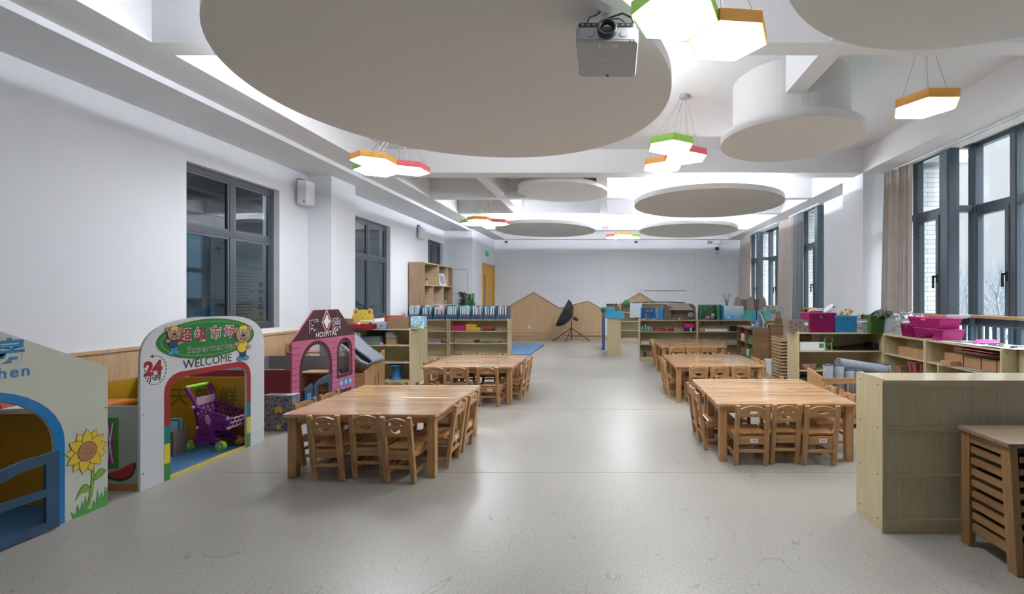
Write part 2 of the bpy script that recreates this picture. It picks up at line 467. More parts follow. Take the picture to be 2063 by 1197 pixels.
tag(B().box(1.17, 2.62, YF-.02, YF, 1.625, 1.65, gapd).build('chalk_ledge'), 'long thin grey ledge on the far wall below right panel', 'ledge')
struct('baseboard_back', B().box(-3.92, XR, YF-.03, YF, 0, .11, OAKW))
struct('baseboard_left', B().box(-3.92, -3.895, 13.2, DY0, 0, .09, OAKW))

# far wall house-shaped panels
def house_panel(pts, label):
    h = T('house_panel', label, 'wall panel', (0, YF-.03, 0))
    n = len(pts)
    poly = [(pts[0][0], .11)]+[(pts[-1][0], .11)]+[p for p in pts[::-1]]
    B().flat([poly], OAKW, plane_y(0, 0, 0), .025).build('panel_board', h)
    e = B()
    for i in range(n-1):
        (xa, za), (xb, zb) = pts[i], pts[i+1]
        if abs(xa-xb) < .01: continue
        e.hexa([(xa, -.05, za-.005), (xb, -.05, zb-.005), (xb, 0.0, zb-.005), (xa, 0.0, za-.005)], [(xa, -.05, za+.025), (xb, -.05, zb+.025), (xb, 0.0, zb+.025), (xa, 0.0, za+.025)], OAKD)
    e.build('edge_trim', h)
    B().box(pts[0][0], pts[-1][0], -.045, 0, .11, .2, OAKW).box(pts[0][0], pts[-1][0], -.05, 0, .2, .212, OAKD).build('skirting', h)
house_panel([(-3.85, .86), (-3.32, 1.15), (-2.58, 1.57), (-1.70, 1.03)], 'oak veneer wall panel with tall gable, left of the softbox')
house_panel([(-1.70, 1.03), (-.73, 1.27), (-.26, 1.01)], 'oak veneer wall panel with low gable, right of the softbox')
house_panel([(.0, 1.0), (.37, 1.17), (1.03, 1.55), (1.70, 1.12), (2.2, 1.0)], 'oak veneer gabled wall panel rising behind the right shelves')

# ------------------------------------------------------------ left windows
def left_window(i, ya, yb, za, zb):
    x = XL-.08; r = T('window_%d' % i, None, None, (x, 0, 0)); r['kind'] = 'structure'
    ym, zt = (ya+yb)/2, 2.20
    f = B()
    for (a, c, d, e2, t) in ((ya, yb, za, za+.07, .060), (ya, yb, zb-.07, zb, .060), (ya, ya+.06, za+.07, zb-.07, .060), (yb-.06, yb, za+.07, zb-.07, .060), (ym-.035, ym+.035, za+.07, zb-.07, .058), (ya+.06, ym-.035, zt-.035, zt+.035, .060), (ym+.035, yb-.06, zt-.035, zt+.035, .060)):
        f.box(-t, t*.0+(t-.06), a, c, d, e2, FRAMEL)
    f.build('window_frame', r)
    for (a, c) in ((ya+.06, ym-.035), (ym+.035, yb-.06)):
        for (d, e2) in ((za+.07, zt-.035), (zt+.035, zb-.07)):
            s = B()
            s.box(-.045, -.008, a, a+.028, d, e2, FRAME).box(-.045, -.008, c-.028, c, d, e2, FRAME).box(-.044, -.009, a+.028, c-.028, d, d+.028, FRAME).box(-.044, -.009, a+.028, c-.028, e2-.028, e2, FRAME)
            s = s.build('sash', r)
            B().box(-.032, -.026, a+.02, c-.02, d+.02, e2-.02, GLASSL).build('pane', s)
    B().box(-.02, .06, ya-.01, yb+.01, za-.03, za, WALL).build('window_sill', r)
for i, q in enumerate(LW): left_window(i+1, *q)
# the corridor behind the left wall
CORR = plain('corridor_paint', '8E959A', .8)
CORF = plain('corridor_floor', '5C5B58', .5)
XC = -7.3
wall_x('wall_corridor', XC-.2, XC, 1.0, 20, 0, 3.3, [(7.35, 8.45, 1.05, 2.62)], CORR)
struct('floor_corridor', B().box(XC-.2, XL-.24, 1.0, 20, -.12, 0, CORF))
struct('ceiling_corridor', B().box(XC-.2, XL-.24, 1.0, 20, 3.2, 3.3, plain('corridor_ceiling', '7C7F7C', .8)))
struct('wall_corridor_end', B().box(XC-.2, XL-.24, 20, 20.2, 0, 3.3, CORR).box(XC-.2, XL-.24, .8, 1.0, 0, 3.3, CORR))
wf = B().box(XC-.1, XC-.02, 7.35, 8.45, 1.85, 1.93, FRAME).box(XC-.1, XC-.02, 7.35, 7.42, 1.05, 2.62, FRAME).box(XC-.1, XC-.02, 8.38, 8.45, 1.05, 2.62, FRAME).box(XC-.1, XC-.02, 7.35, 8.45, 1.05, 1.11, FRAME)
r = T('window_7', None, None); r['kind'] = 'structure'
wf.build('window_frame', r); B().box(XC-.07, XC-.06, 7.4, 8.4, 1.08, 2.6, glass('tinted_glass', (.50, .66, .74), .05)).build('pane', r)
LP = emit('corridor_panel_light', 'F4F8FF', 30)
for i, y in enumerate((5.75, 9.6, 13.3)):
    t = T('panel_light', ('square ceiling light seen through the nearest left window', 'square ceiling light seen through the middle left window', 'square ceiling light seen through the far left window')[i], 'ceiling light', (-5.55, y, 3.2), 0, 'corridor ceiling lights')
    B().box(-.22, .22, 0, .5, -.03, -.012, LP).build('diffuser', t)
    B().box(-.25, .25, -.03, .53, -.012, 0, WHITE).build('frame', t)
# display board in the corridor
t = T('display_board', 'pale display board with text and photos behind the nearest left window', 'notice board', (XC+.008, 0, 0))
M0 = plane_x(.012)
b = B().box(0, .012, 8.85, 10.1, .95, 2.15, plain('board_white', 'B9C2C6', .5)); b.build('board', t)
b = B().prism([(8.87, 1.98), (10.08, 1.98), (10.08, 2.13), (8.87, 2.13)], 0, .002, plain('board_teal', '7FA8AE', .5), M0)
b.build('header_band', t)
b = B(); TX = plain('board_text', '5F666A', .6)
for j in range(14):
    z = 1.88-j*.062
    b.prism([(8.95, z), (9.45-.06*(j % 3), z), (9.45-.06*(j % 3), z+.018), (8.95, z+.018)], 0, .002, TX, M0)
for j in range(5):
    for q in range(3): b.prism([(9.58+q*.16, 1.62-j*.15), (9.70+q*.16, 1.62-j*.15), (9.70+q*.16, 1.72-j*.15), (9.58+q*.16, 1.72-j*.15)], 0, .002, (TX, plain('board_photo', '76858B', .6))[(j+q) % 2], M0)
b.text('一、幼儿园教育', .085, WHITE, M0 @ Matrix.Translation((9.42, 2.055, .003)))
b.build('printed_text', t)
# cube shelf silhouetted in front of the corridor window
t = T('cube_shelf', 'pale open cube shelf in the corridor below its window', 'shelf', (XC+.2, 7.9, 0))
b = B()
for q in range(3): b.box(-.16, .16, -.55+q*.53, -.52+q*.53, 0, 1.4, CORR)
for q in range(4): b.box(-.16, .16, -.55, .54, q*.46, q*.46+.025, CORR)
b.build('frame', t)

# ------------------------------------------------------------ right bay windows
def pane_window(parent, M, w, z0, z1, zt=2.57, casement=True, handle=None, post=.0):
    """window run of width w in the local XZ plane (x to the right, z up, room side = -y)"""
    f = B()
    for i_, (a, c, d, e2) in enumerate(((.002, w-.002, z0, z0+.06), (.002, w-.002, z1-.06, z1), (0, .05, z0+.001, z1-.001), (w-.05, w, z0+.001, z1-.001), (.003, w-.003, zt-.045, zt+.045), (.003, w-.003, 1.04, 1.13))):
        ep = (.0, .0, .003, .003, .001, .001)[i_]
        f.box(a, c, -.04-ep, .04+ep, d, e2, FRAME, M)
    fo = f.build('window_frame', parent)
    s = B(); m = .055
    a, c = .05, w-.05
    B().box(.05, w-.05, -.005, .005, z0+.06, 1.04, GLASS, M).build('pane', fo)
    d, e2 = 1.13, zt-.045
    if casement:
        s.box(a, a+m, -.055, .02, d, e2, FRAME, M).box(c-m, c, -.055, .02, d, e2, FRAME, M).box(a+m, c-m, -.054, .019, d, d+m, FRAME, M).box(a+m, c-m, -.054, .019, e2-m, e2, FRAME, M)
        so = s.build('sash', parent)
        B().box(a+.03, c-.03, -.005, .005, d+.03, e2-.03, GLASS, M).build('pane', so)
        if handle is not None:
            hx = a+m/2 if handle < 0 else c-m/2
            h = B().box(hx-.014, hx+.014, -.066, -.055, 1.60, 1.72, BLACK, M).box(hx-.009, hx+.009, -.11, -.066, 1.675, 1.70, BLACK, M).box(hx-.012-.0, hx+.012, -.118, -.098, 1.53, 1.70, BLACK, M)
            h.build('handle', so, bevel=.003)
    else:
        B().box(a, c, -.005, .005, d, e2, GLASS, M).build('pane', fo)
    B().box(a, c, -.005, .005, zt+.045, z1-.06, GLASS, M).build('pane', fo)
wi = 4
for bi, (ya, yb, yc) in enumerate(BAYS):
    r = T('window_%d' % wi, None, None); r['kind'] = 'structure'; wi += 1
    # outer run (faces -X): local x = -Y
    xo = XO
    n = max(1, round((yb-ya)/.62)); ww = (yb-ya)/n
    for j in range(n):
        M = Matrix(((0, 1, 0, xo), (-1, 0, 0, yb-j*ww), (0, 0, 1, 0), (0, 0, 0, 1)))
        if ww > .2: pane_window(r, M, ww, SILL, HEAD, handle=(1 if j % 2 == 0 else None), casement=(j % 2 == 0) and ww > .4)
        if j: B().box(xo-.05, xo+.05, yb-j*ww-.035, yb-j*ww+.035, SILL, HEAD, FRAME).build('mullion', r)
    # return
    M = Matrix(((1, 0, 0, XR+.09), (0, 1, 0, yb), (0, 0, 1, 0), (0, 0, 0, 1)))
    pane_window(r, M, xo-XR-.09, SILL, HEAD, casement=False)
    B().box(xo-.06, xo+.06, yb-.06, yb+.06, SILL, HEAD, FRAME).build('corner_post', r, bevel=.01)
    B().box(XR-.02, XR+.12, yb-.05, yb+.09, SILL, HEAD, FRAME).build('corner_post', r, bevel=.02)
    # inner run
    L = yc-yb-.09; n = max(1, round(L/.5)); ww = L/n
    for j in range(n):
        M = Matrix(((0, 1, 0, XR+.05), (-1, 0, 0, yc-j*ww), (0, 0, 1, 0), (0, 0, 0, 1)))
        pane_window(r, M, ww, SILL, HEAD, handle=(1 if j == n-1 else None), casement=(j == n-1))
# curtain tracks under the head of each bay
for bi, (ya, yb, yc) in enumerate(BAYS):
    struct('trim_%d' % k, B().box(XR-.06, XR-.03, ya, yc, 3.345, 3.37, WHITE).box(XR-.11, XR-.08, ya, yc, 3.345, 3.37, WHITE), 'white curtain track under the window beam'); k += 1
# outside: tiled brick piers
def brick_mat():
    m, nt, p = base('white_brick_tile')
    tc = node(nt, 'ShaderNodeTexCoord'); mp = node(nt, 'ShaderNodeMapping'); mp.inputs['Rotation'].default_value = (PI/2, 0, 0)
    b = node(nt, 'ShaderNodeTexBrick'); b.inputs['Color1'].default_value = C('B4B9BE'); b.inputs['Color2'].default_value = C('C6CACD'); b.inputs['Mortar'].default_value = C('656D73')
    b.inputs['Scale'].default_value = 1; b.inputs['Mortar Size'].default_value = .0035; b.inputs['Brick Width'].default_value = .42; b.inputs['Row Height'].default_value = .075
    nt.links.new(tc.outputs['Object'], mp.inputs[0]); nt.links.new(mp.outputs[0], b.inputs['Vector']); nt.links.new(b.outputs[0], p.inputs['Base Color'])
    p.inputs['Roughness'].default_value = .6
    return m
BR = brick_mat()
for y in (7.32, 11.25, 15.05):
    struct('wall_outside', B().box(XR+.17, 5.45, y, y+.55, -.4, 3.43, BR), 'white brick pier outside the bay windows')
    struct('wall_outside', B().box(XR+.17, 5.8, y-.02, y+.6, 3.55, 4.3, BR), 'white brick band above the bay windows')
GRD = plain('pale_ground', '5A605E', .9, var=.1)
struct('floor_outside', B().box(XR+.9, 90, -60, 90, -4.2, -4.0, GRD))
# bare winter trees far outside
BARK = plain('hazed_bark', '6F7A82', .9)  # outdoor haze is put into the bark's grey-blue colour
def tree(x, y, h, seed):
    rnd = random.Random(seed); b = B()
    def br(p, d, L, r, lv):
        q = p+d*L
        b.tube(p, q, r, BARK, 4, r*.6, cap=False)
        if lv == 0: return
        for i in range(3 if lv > 1 else 4):
            nd = (d+Vector((rnd.uniform(-1, 1), rnd.uniform(-1, 1), rnd.uniform(-.1, .8)))*.55).normalized()
            br(p+d*L*rnd.uniform(.45, 1), nd, L*rnd.uniform(.55, .8), r*.55, lv-1)
    br(Vector((0, 0, 0)), Vector((0, 0, 1)), h*.34, h*.012, 5)
    return b.build('bare_tree', loc=(x, y, -4.0))
tl = ['bare tree outside, leftmost through the large bay window', 'bare tree outside behind the first tall bay pane', 'bare tree outside in the middle of the large bay window', 'bare tree outside behind the window handle', 'bare tree outside at the right edge of the photo', 'tall bare tree farther off to the right outside', 'small bare tree low in the large bay window', 'distant bare tree between the bay mullions']
for i, (x, y, h) in enumerate(((17, 22.5, 8.5), (19, 22, 8.0), (20, 22.5, 7.8), (18, 21, 8.6), (20.5, 22.5, 9), (22, 23.5, 9), (24, 31, 9.5), (27, 32, 10))):
    tag(tree(x, y, h, 30+i), tl[i], 'tree', 'bare winter trees outside')
# ------------------------------------------------------------ ceiling discs
STRIP = emit('cove_strip', 'F2F6FF', COVE)
ZD = 3.10
def disc(x, y, R, label, drum=.72, lit=1, th=.085, z=None):
    ZD = z or 3.10
    t = T('ceiling_disc', label, 'ceiling disc', (x, y, ZD), 0, 'round discs under the ceiling')
    B().lathe([(R, 0), (R, th)], DISCM, n=96, smooth=False).build('disc_plate', t)
    B().lathe([(R*drum, th), (R*drum, ZC-ZD+.01)], DISCM, n=64, smooth=False).build('drum', t)
    if lit:
        b = B(); n = 64; ri, ro = R*drum+.02, R*drum+.045
        vs = []
        for q in range(n):
            a = 2*PI*q/n
            for rr, z in ((ri, th+.005), (ro, th+.005), (ro, th+.02), (ri, th+.02)): vs.append((rr*math.cos(a), rr*math.sin(a), z))
        b.add(vs, [(4*i+j, 4*((i+1) % n)+j, 4*((i+1) % n)+(j+1) % 4, 4*i+(j+1) % 4) for i in range(n) for j in range(4)], emit('cove_strip_%d' % (lit*10), 'F2F6FF', COVE*lit))
        b.build('light_strip', t)
disc(-1.19, 3.90, 1.70, 'huge round white disc filling the ceiling in the foreground', .78, lit=1.3)
disc(2.05, 1.92, 1.25, 'large round white disc cut off by the top right corner', .7, lit=.1)
disc(1.97, 5.05, .735, 'medium white disc on a tall round drum, right of centre', .82, lit=0)
disc(1.80, 8.50, 1.34, 'large white disc beyond the main beam, nearest the window side', .7, lit=2)
disc(2.00, 11.80, 1.24, 'farthest white disc on the window side of the ceiling', .7, lit=4.6)
disc(-.85, 8.45, .815, 'smallest white disc just behind the main cross beam', .9, lit=0, z=3.32)
disc(-1.61, 11.70, 1.25, 'farthest white disc on the left side of the ceiling', .7, lit=4.6)

# ------------------------------------------------------------ hexagon pendants
DIFF = emit('lamp_diffuser', 'F7FAFF', LAMP)
HC = {'orange': plain('lamp_orange', 'F4B050', .4), 'green': plain('lamp_green', '93CB4A', .4), 'red': plain('lamp_red', 'E0606A', .4)}  # shells lightened so the colour carries their translucent glow
WIRE = plain('hanging_wire', '77797C', .5)
ZL = 3.05
def hexlamp(x, y, rot, col, canopy, label, group):
    t = T('hexagon_pendant', label, 'pendant light', (x, y, ZL), 0, group)
    r = .262; P = [(r*math.cos(math.radians(rot+60*i)), r*math.sin(math.radians(rot+60*i))) for i in range(6)]
    Q = [(p[0]*.96, p[1]*.96) for p in P]
    b = B(); m = HC[col]
    b.hexa([(p[0], p[1], 0) for p in P], [(p[0], p[1], .075) for p in P], m); 
    b.build('housing', t)
    B().hexa([(p[0], p[1], -.004) for p in Q], [(p[0], p[1], 0.0) for p in Q], DIFF).build('diffuser', t)
    w = B(); cx, cy = canopy[0]-x, canopy[1]-y
    for i in (0, 2, 4): w.tube((P[i][0]*.85, P[i][1]*.85, .075), (cx*.9+P[i][0]*.08, cy*.9+P[i][1]*.08, ZC-ZL-.03), .0016, WIRE, 5)
    w.tube((0, 0, .075), (cx, cy, ZC-ZL-.03), .003, WHITE, 5)
    w.build('wire', t)
def canopy(x, y, label):
    tag(B().lathe([(.05, ZC-.035), (.06, ZC-.03), (.06, ZC)], GREY, n=24).build('lamp_canopy', loc=(x, y, 0)), label, 'lamp canopy', 'canopies of the pendant lamps')
def cluster(cx, cy, rot, cols, canpos, where, dirs=None):
    """first hexagon at cx,cy; the others share edges with it"""
    d = .458
    g = 'hexagon lamps '+where
    canopy(canpos[0], canpos[1], 'small round grey canopy above the lamps '+where)
    hexlamp(cx, cy, rot, cols[0], canpos, cols[0]+' hexagon pendant '+where, g)
    for c, a in zip(cols[1:], dirs):
        hexlamp(cx+d*math.cos(math.radians(a)), cy+d*math.sin(math.radians(a)), rot, c, canpos, c+' hexagon pendant '+where, g)
K = 1.65
cluster(-1.743*K, 3.413*K, 25, ['orange', 'red', 'green'], (-2.75, 6.05), 'beyond the huge disc on the left', [55, 115])
canopy(.867, 5.34, 'small round grey canopy above the lamps left of the drum disc')
for (dx, dy, c) in ((.405, 3.074, 'green'), (.545, 3.31, 'red'), (.405, 3.548, 'orange')):
    hexlamp(dx*K, dy*K, 30, c, (.867, 5.34), c+' hexagon pendant left of the drum disc', 'hexagon lamps left of the drum disc')
cluster(.463*K, 1.807*K, 6, ['orange', 'green'], (.62, 2.8), 'by the projector at the top of the photo', [214.5])
hexlamp(1.667*K, 2.435*K, 0, 'orange', (2.75, 4.02), 'orange hexagon pendant hanging alone near the large bay window', 'hexagon lamp by the bay window')
canopy(2.75, 4.02, 'small round grey canopy above the lone lamp near the bay window')
cluster(-1.696*K, 6.03*K, 22, ['orange', 'green', 'red'], (-2.75, 10.3), 'far left under the soffit end', [125, 50])
cluster(.222*K, 7.45*K, 22, ['orange', 'red', 'green'], (.3, 12.5), 'farthest away at the centre', [120, 60])  # green hexagon is added to brighten the far end

# ------------------------------------------------------------ projector
PJ = plain('projector_shell', 'B9BBBC', .45); PJD = plain('projector_dark', '34363A', .5)
t = T('projector', 'grey white ceiling projector hanging from a pole, lens towards the camera', 'projector', (-.014, 2.64, 2.865))
MT = Matrix.Rotation(math.radians(11), 4, 'X')
# body: bottom plate at z=0 (front) tapering to the rear
b = B()
bot = [(p[0], p[1], 0) for p in rrect(-.18, .18, 0, .31, .022, 4)]
top = [(p[0], p[1], .095) for p in rrect(-.18, .18, 0, .31, .022, 4)]
MT2 = Matrix.Rotation(math.radians(-11), 4, 'X')
b.hexa([(x*.975, y*.985+.002, z) for x, y, z in bot], [(x, y, .012) for x, y, z in top], PJ, MT2)
b.hexa([(x, y, .012) for x, y, z in top], top, PJ, MT2)
b.build('body', t, bevel=.004)
b = B().hexa([(x*.93, y, .095) for x, y, z in top], [(x*.93, y*.98, .125) for x, y, z in top], PJD, MT2)
for i in range(9): b.box(-.15+i*.033, -.133+i*.033, -.004, 0.0, .102, .116, GREY, MT2)
b.build('connector_panel', t)
ML = MT2 @ Matrix.Translation((0, 0, .072)) @ Matrix.Rotation(PI/2, 4, 'X')
l = B().lathe([(.056, -.02), (.056, .03), (.050, .034), (.043, .034), (.040, .02), (.03, .012), (.018, .012)], PJD, n=36, M=ML)
lo = l.build('lens', t)
B().lathe([(.041, .014), (.03, .022), (.012, .027), (1e-4, .028)], plain('lens_glass', '1B2730', .08), n=32, M=ML).build('lens_glass', lo)
b = B()
for xx in (-.105, .105): b.lathe([(.021, 0.0), (.021, .002)], GREY, n=24, M=MT2 @ Matrix.Translation((xx*.9, 0, .05)) @ Matrix.Rotation(PI/2, 4, 'X'))
for xx in (-.095, .095): b.lathe([(.0195, 0.0), (.0195, .003)], PJ, n=24, M=MT2 @ Matrix.Translation((xx, 0, .05)) @ Matrix.Rotation(PI/2, 4, 'X'))
b.build('speaker_grille', t)
MU = MT2 @ Matrix.Rotation(PI, 4, 'X')      # underside
b = B().prism([(-.05, -.045), (.06, -.045), (.06, -.018), (-.05, -.018)], 0, .0008, WHITE, MU)
for i in range(4): b.prism([(-.04, -.041+i*.006), (.05-.012*(i % 3), -.041+i*.006), (.05-.012*(i % 3), -.039+i*.006), (-.04, -.039+i*.006)], .0008, .0012, GREY, MU)
b.build('rating_label', t)
B().text('SONY', .03, plain('embossed_letters', 'C9CBCC', .4), MU @ Matrix.Translation((.0, -.15, 0)), .0012, offset=.0006).build('embossed_letters', t)
B().box(-.008, .008, .285, .297, -.004, .001, PJD, MT2).box(.13, .135, -.001, .002, .0, .012, PJD, MT2).box(.15, .155, -.001, .002, .0, .012, PJD, MT2).build('sensor_window', t)
b = B().tube((.005, .13, .13), (.005, .13, .868), .02, WHITE, 16).tube((.005, .13, .82), (.005, .13, .868), .05, WHITE, 20)
b.box(-.06, .07, .07, .19, .10, .125, WHITE)
b.build('pole', t)
b = B().path([(-.03, .14, .36), (-.035, .12, .25), (-.06, .06, .19), (-.10, .02, .15), (-.11, .01, .12)], .006, PJD, 6)
b.path([(.0, .12, .20), (.03, .07, .185), (.09, .03, .18), (.14, .02, .15), (.15, .01, .115)], .006, PJD, 6)
b.path([(-.02, .12, .16), (.02, .07, .17), (.07, .03, .15), (.10, .01, .12)], .004, PJD, 6)
b.path([(-.02, .14, .86), (-.022, .135, .4), (-.03, .13, .2)], .004, WHITE, 6)
b.build('cable', t)

# ------------------------------------------------------------ small wall devices
t = T('wall_speaker', 'white box speaker on a bracket beside the left column', 'speaker', (XL, 6.98, 3.0))
b = B().box(.06, .20, -.10, .10, -.20, .16, WHITE); b.build('cabinet', t, bevel=.012)
B().box(.0, .07, -.02, .02, .14, .20, GREY).tube((.03, 0, .18), (.12, 0, .18), .012, GREY).build('bracket', t)
B().box(.15, .18, -.103, -.10, -.17, -.155, BLACK).build('badge', t)
t = T('wall_speaker', 'small grey white speaker between the middle and far left windows', 'speaker', (XL, 11.35, 3.02))
b = B().box(.05, .15, -.10, .10, -.18, .12, WHITE); b.build('cabinet', t, bevel=.02)
B().box(.0, .06, -.02, .02, .0, .17, GREY).build('bracket', t)
for x, lb in ((-3.52, 'small black sensor box at the top left of the far wall'), (.90, 'small black sensor box at the top centre of the far wall')):
    t = T('wall_sensor', lb, 'sensor', (x, YF, 3.31))
    B().box(-.05, .05, -.05, 0, -.05, .03, GREY).build('housing', t)
    B().box(-.045, -.005, -.056, -.05, -.04, .02, BLACK).box(.01, .04, -.056, -.05, -.04, .02, BLACK).build('lens', t)
t = T('security_camera', 'white junction box with a small black camera at the top right of far wall', 'camera', (3.62, YF, 3.24))
B().box(-.13, .17, -.10, 0, -.02, .10, WHITE).box(-.28, -.13, -.07, 0, .0, .09, GREY).build('junction_box', t, bevel=.006)
B().tube((.02, -.05, -.02), (.02, -.05, -.12), .02, WHITE).ball((.02, -.06, -.34), .035, STEEL).tube((.02, -.05, -.2), (.02, -.05, -.32), .015, WHITE).build('bracket', t)
B().box(-.03, .09, -.12, -.02, -.22, -.12, BLACK).build('camera_body', t, bevel=.01)
t = T('exit_sign', 'small green running-man exit sign above the yellow door', 'sign', (-3.92, 14.75, 2.80))
EXG = emit('exit_green', '1F9B62', .55)
b = B().box(0, .02, -.16, .16, -.07, .07, EXG); b.build('sign_box', t)
b = B(); M0 = plane_x(.021)
b.flat([ell(.0, .045, .012, n=10)], WHITE, M0, .001).flat([stroke([(0, .03), (-.01, 0), (.02, -.02), (.01, -.05)], .012)], WHITE, M0).flat([stroke([(-.01, 0), (-.03, -.02), (-.05, -.035)], .012)], WHITE, M0).flat([stroke([(-.03, .015), (-.01, .028), (.02, .02), (.035, .0)], .009)], WHITE, M0)
b.flat([[(.06, -.05), (.12, -.05), (.12, .05), (.06, .05)]], WHITE, M0).flat([[(-.14, -.01), (-.09, -.01), (-.09, -.03), (-.06, 0), (-.09, .03), (-.09, .01), (-.14, .01)]], WHITE, M0)
b.build('pictogram', t)
def socket(x, z, y, lb):
    t = T('wall_socket', lb, 'socket', (x, y, z))
    B().box(-.043, .043, -.012, 0, -.043, .043, WHITE).build('plate', t, bevel=.003)
    B().box(-.02, -.01, -.0135, -.012, -.02, .02, GREY).box(.01, .02, -.0135, -.012, -.02, .02, GREY).box(-.004, .004, -.0135, -.012, -.03, -.02, GREY).build('slots', t)
socket(-2.72, .40, YF-.056, 'white wall socket on the tall gabled oak panel')
tag(B().box(-3.92, -3.905, 13.6, 13.69, 1.34, 1.43, WHITE).build('light_switch'), 'white light switch on the wall left of the yellow door', 'switch')

# ------------------------------------------------------------ yellow door
YEL = plain('door_yellow', 'D9A21B', .4); YELD = plain('door_yellow_frame', 'C98F12', .4)
r = T('door_1', 'yellow double door with a narrow glass strip', None, (-3.92, 0, 0)); r['kind'] = 'structure'
b = B().box(-.22, .03, DY0-.06, DY0+.05, 0, DZ+.06, YELD).box(-.22, .03, DY1-.05, DY1+.06, 0, DZ+.06, YELD).box(-.22, .03, DY0+.05, DY1-.05, DZ-.05, DZ+.06, YELD)
b.build('door_frame', r)
b = B().box(-.04, .005, DY0+.05, 14.80, .01, DZ-.05, YEL); dl = b.build('door_leaf', r)
B().box(-.05, .010, 14.42, 14.56, .9, 2.1, plain('door_glass', '2E3B3C', .1)).build('glass_strip', dl)
b = B().box(-.04, .005, 14.81, DY1-.05, .01, DZ-.05, YEL); dl = b.build('door_leaf', r)
B().box(.005, .05, 14.86, 14.90, 1.0, 1.14, STEEL).build('door_handle', dl)

# ------------------------------------------------------------ tables
STB = plain('knot', '5B3C22', .5)
def table(x0, y0, label, w=1.2, d=.598, h=.50):
    t = T('activity_table', label, 'table', (x0+w/2, y0+d/2, 0), 0, 'low wooden activity tables')
    b = B().prism(rrect(-w/2, w/2, -d/2, d/2, .018, 4), h-.026, h, STAVE)
    b.build('tabletop', t, bevel=.004)
    s = .032
    a = B()
    a.box(-w/2+.07, w/2-.07, -d/2+.045, -d/2+.06, h-.078, h-.026, PINEX).box(-w/2+.07, w/2-.07, d/2-.06, d/2-.045, h-.078, h-.026, PINEX)
    a.box(-w/2+.03, -w/2+.05, -d/2+.07, d/2-.07, h-.078, h-.026, PINEY).box(w/2-.05, w/2-.03, -d/2+.07, d/2-.07, h-.078, h-.026, PINEY)
    a.build('apron', t)
    for sx_ in (-1, 1):
        for sy in (-1, 1):
            cx, cy = sx_*(w/2-.058), sy*(d/2-.058)
            B().box(cx-s, cx+s, cy-s, cy+s, 0, h-.026, PINE).build('leg', t, bevel=.005)
    return t
TBL = {'L1': (-2.53, 3.56), 'L2': (-2.46, 6.02), 'R1': (.915, 3.92), 'R2': (.865, 6.11), 'R3': (.95, 8.48)}
TN = {'L1': 'nearest left table group', 'L2': 'far left table group', 'R1': 'nearest right table group', 'R2': 'middle right table group', 'R3': 'farthest right table group'}
for q, (x0, y0) in TBL.items():
    table(x0, y0, 'varnished pine table, near half of the '+TN[q])
    table(x0, y0+.602, 'varnished pine table, far half of the '+TN[q])

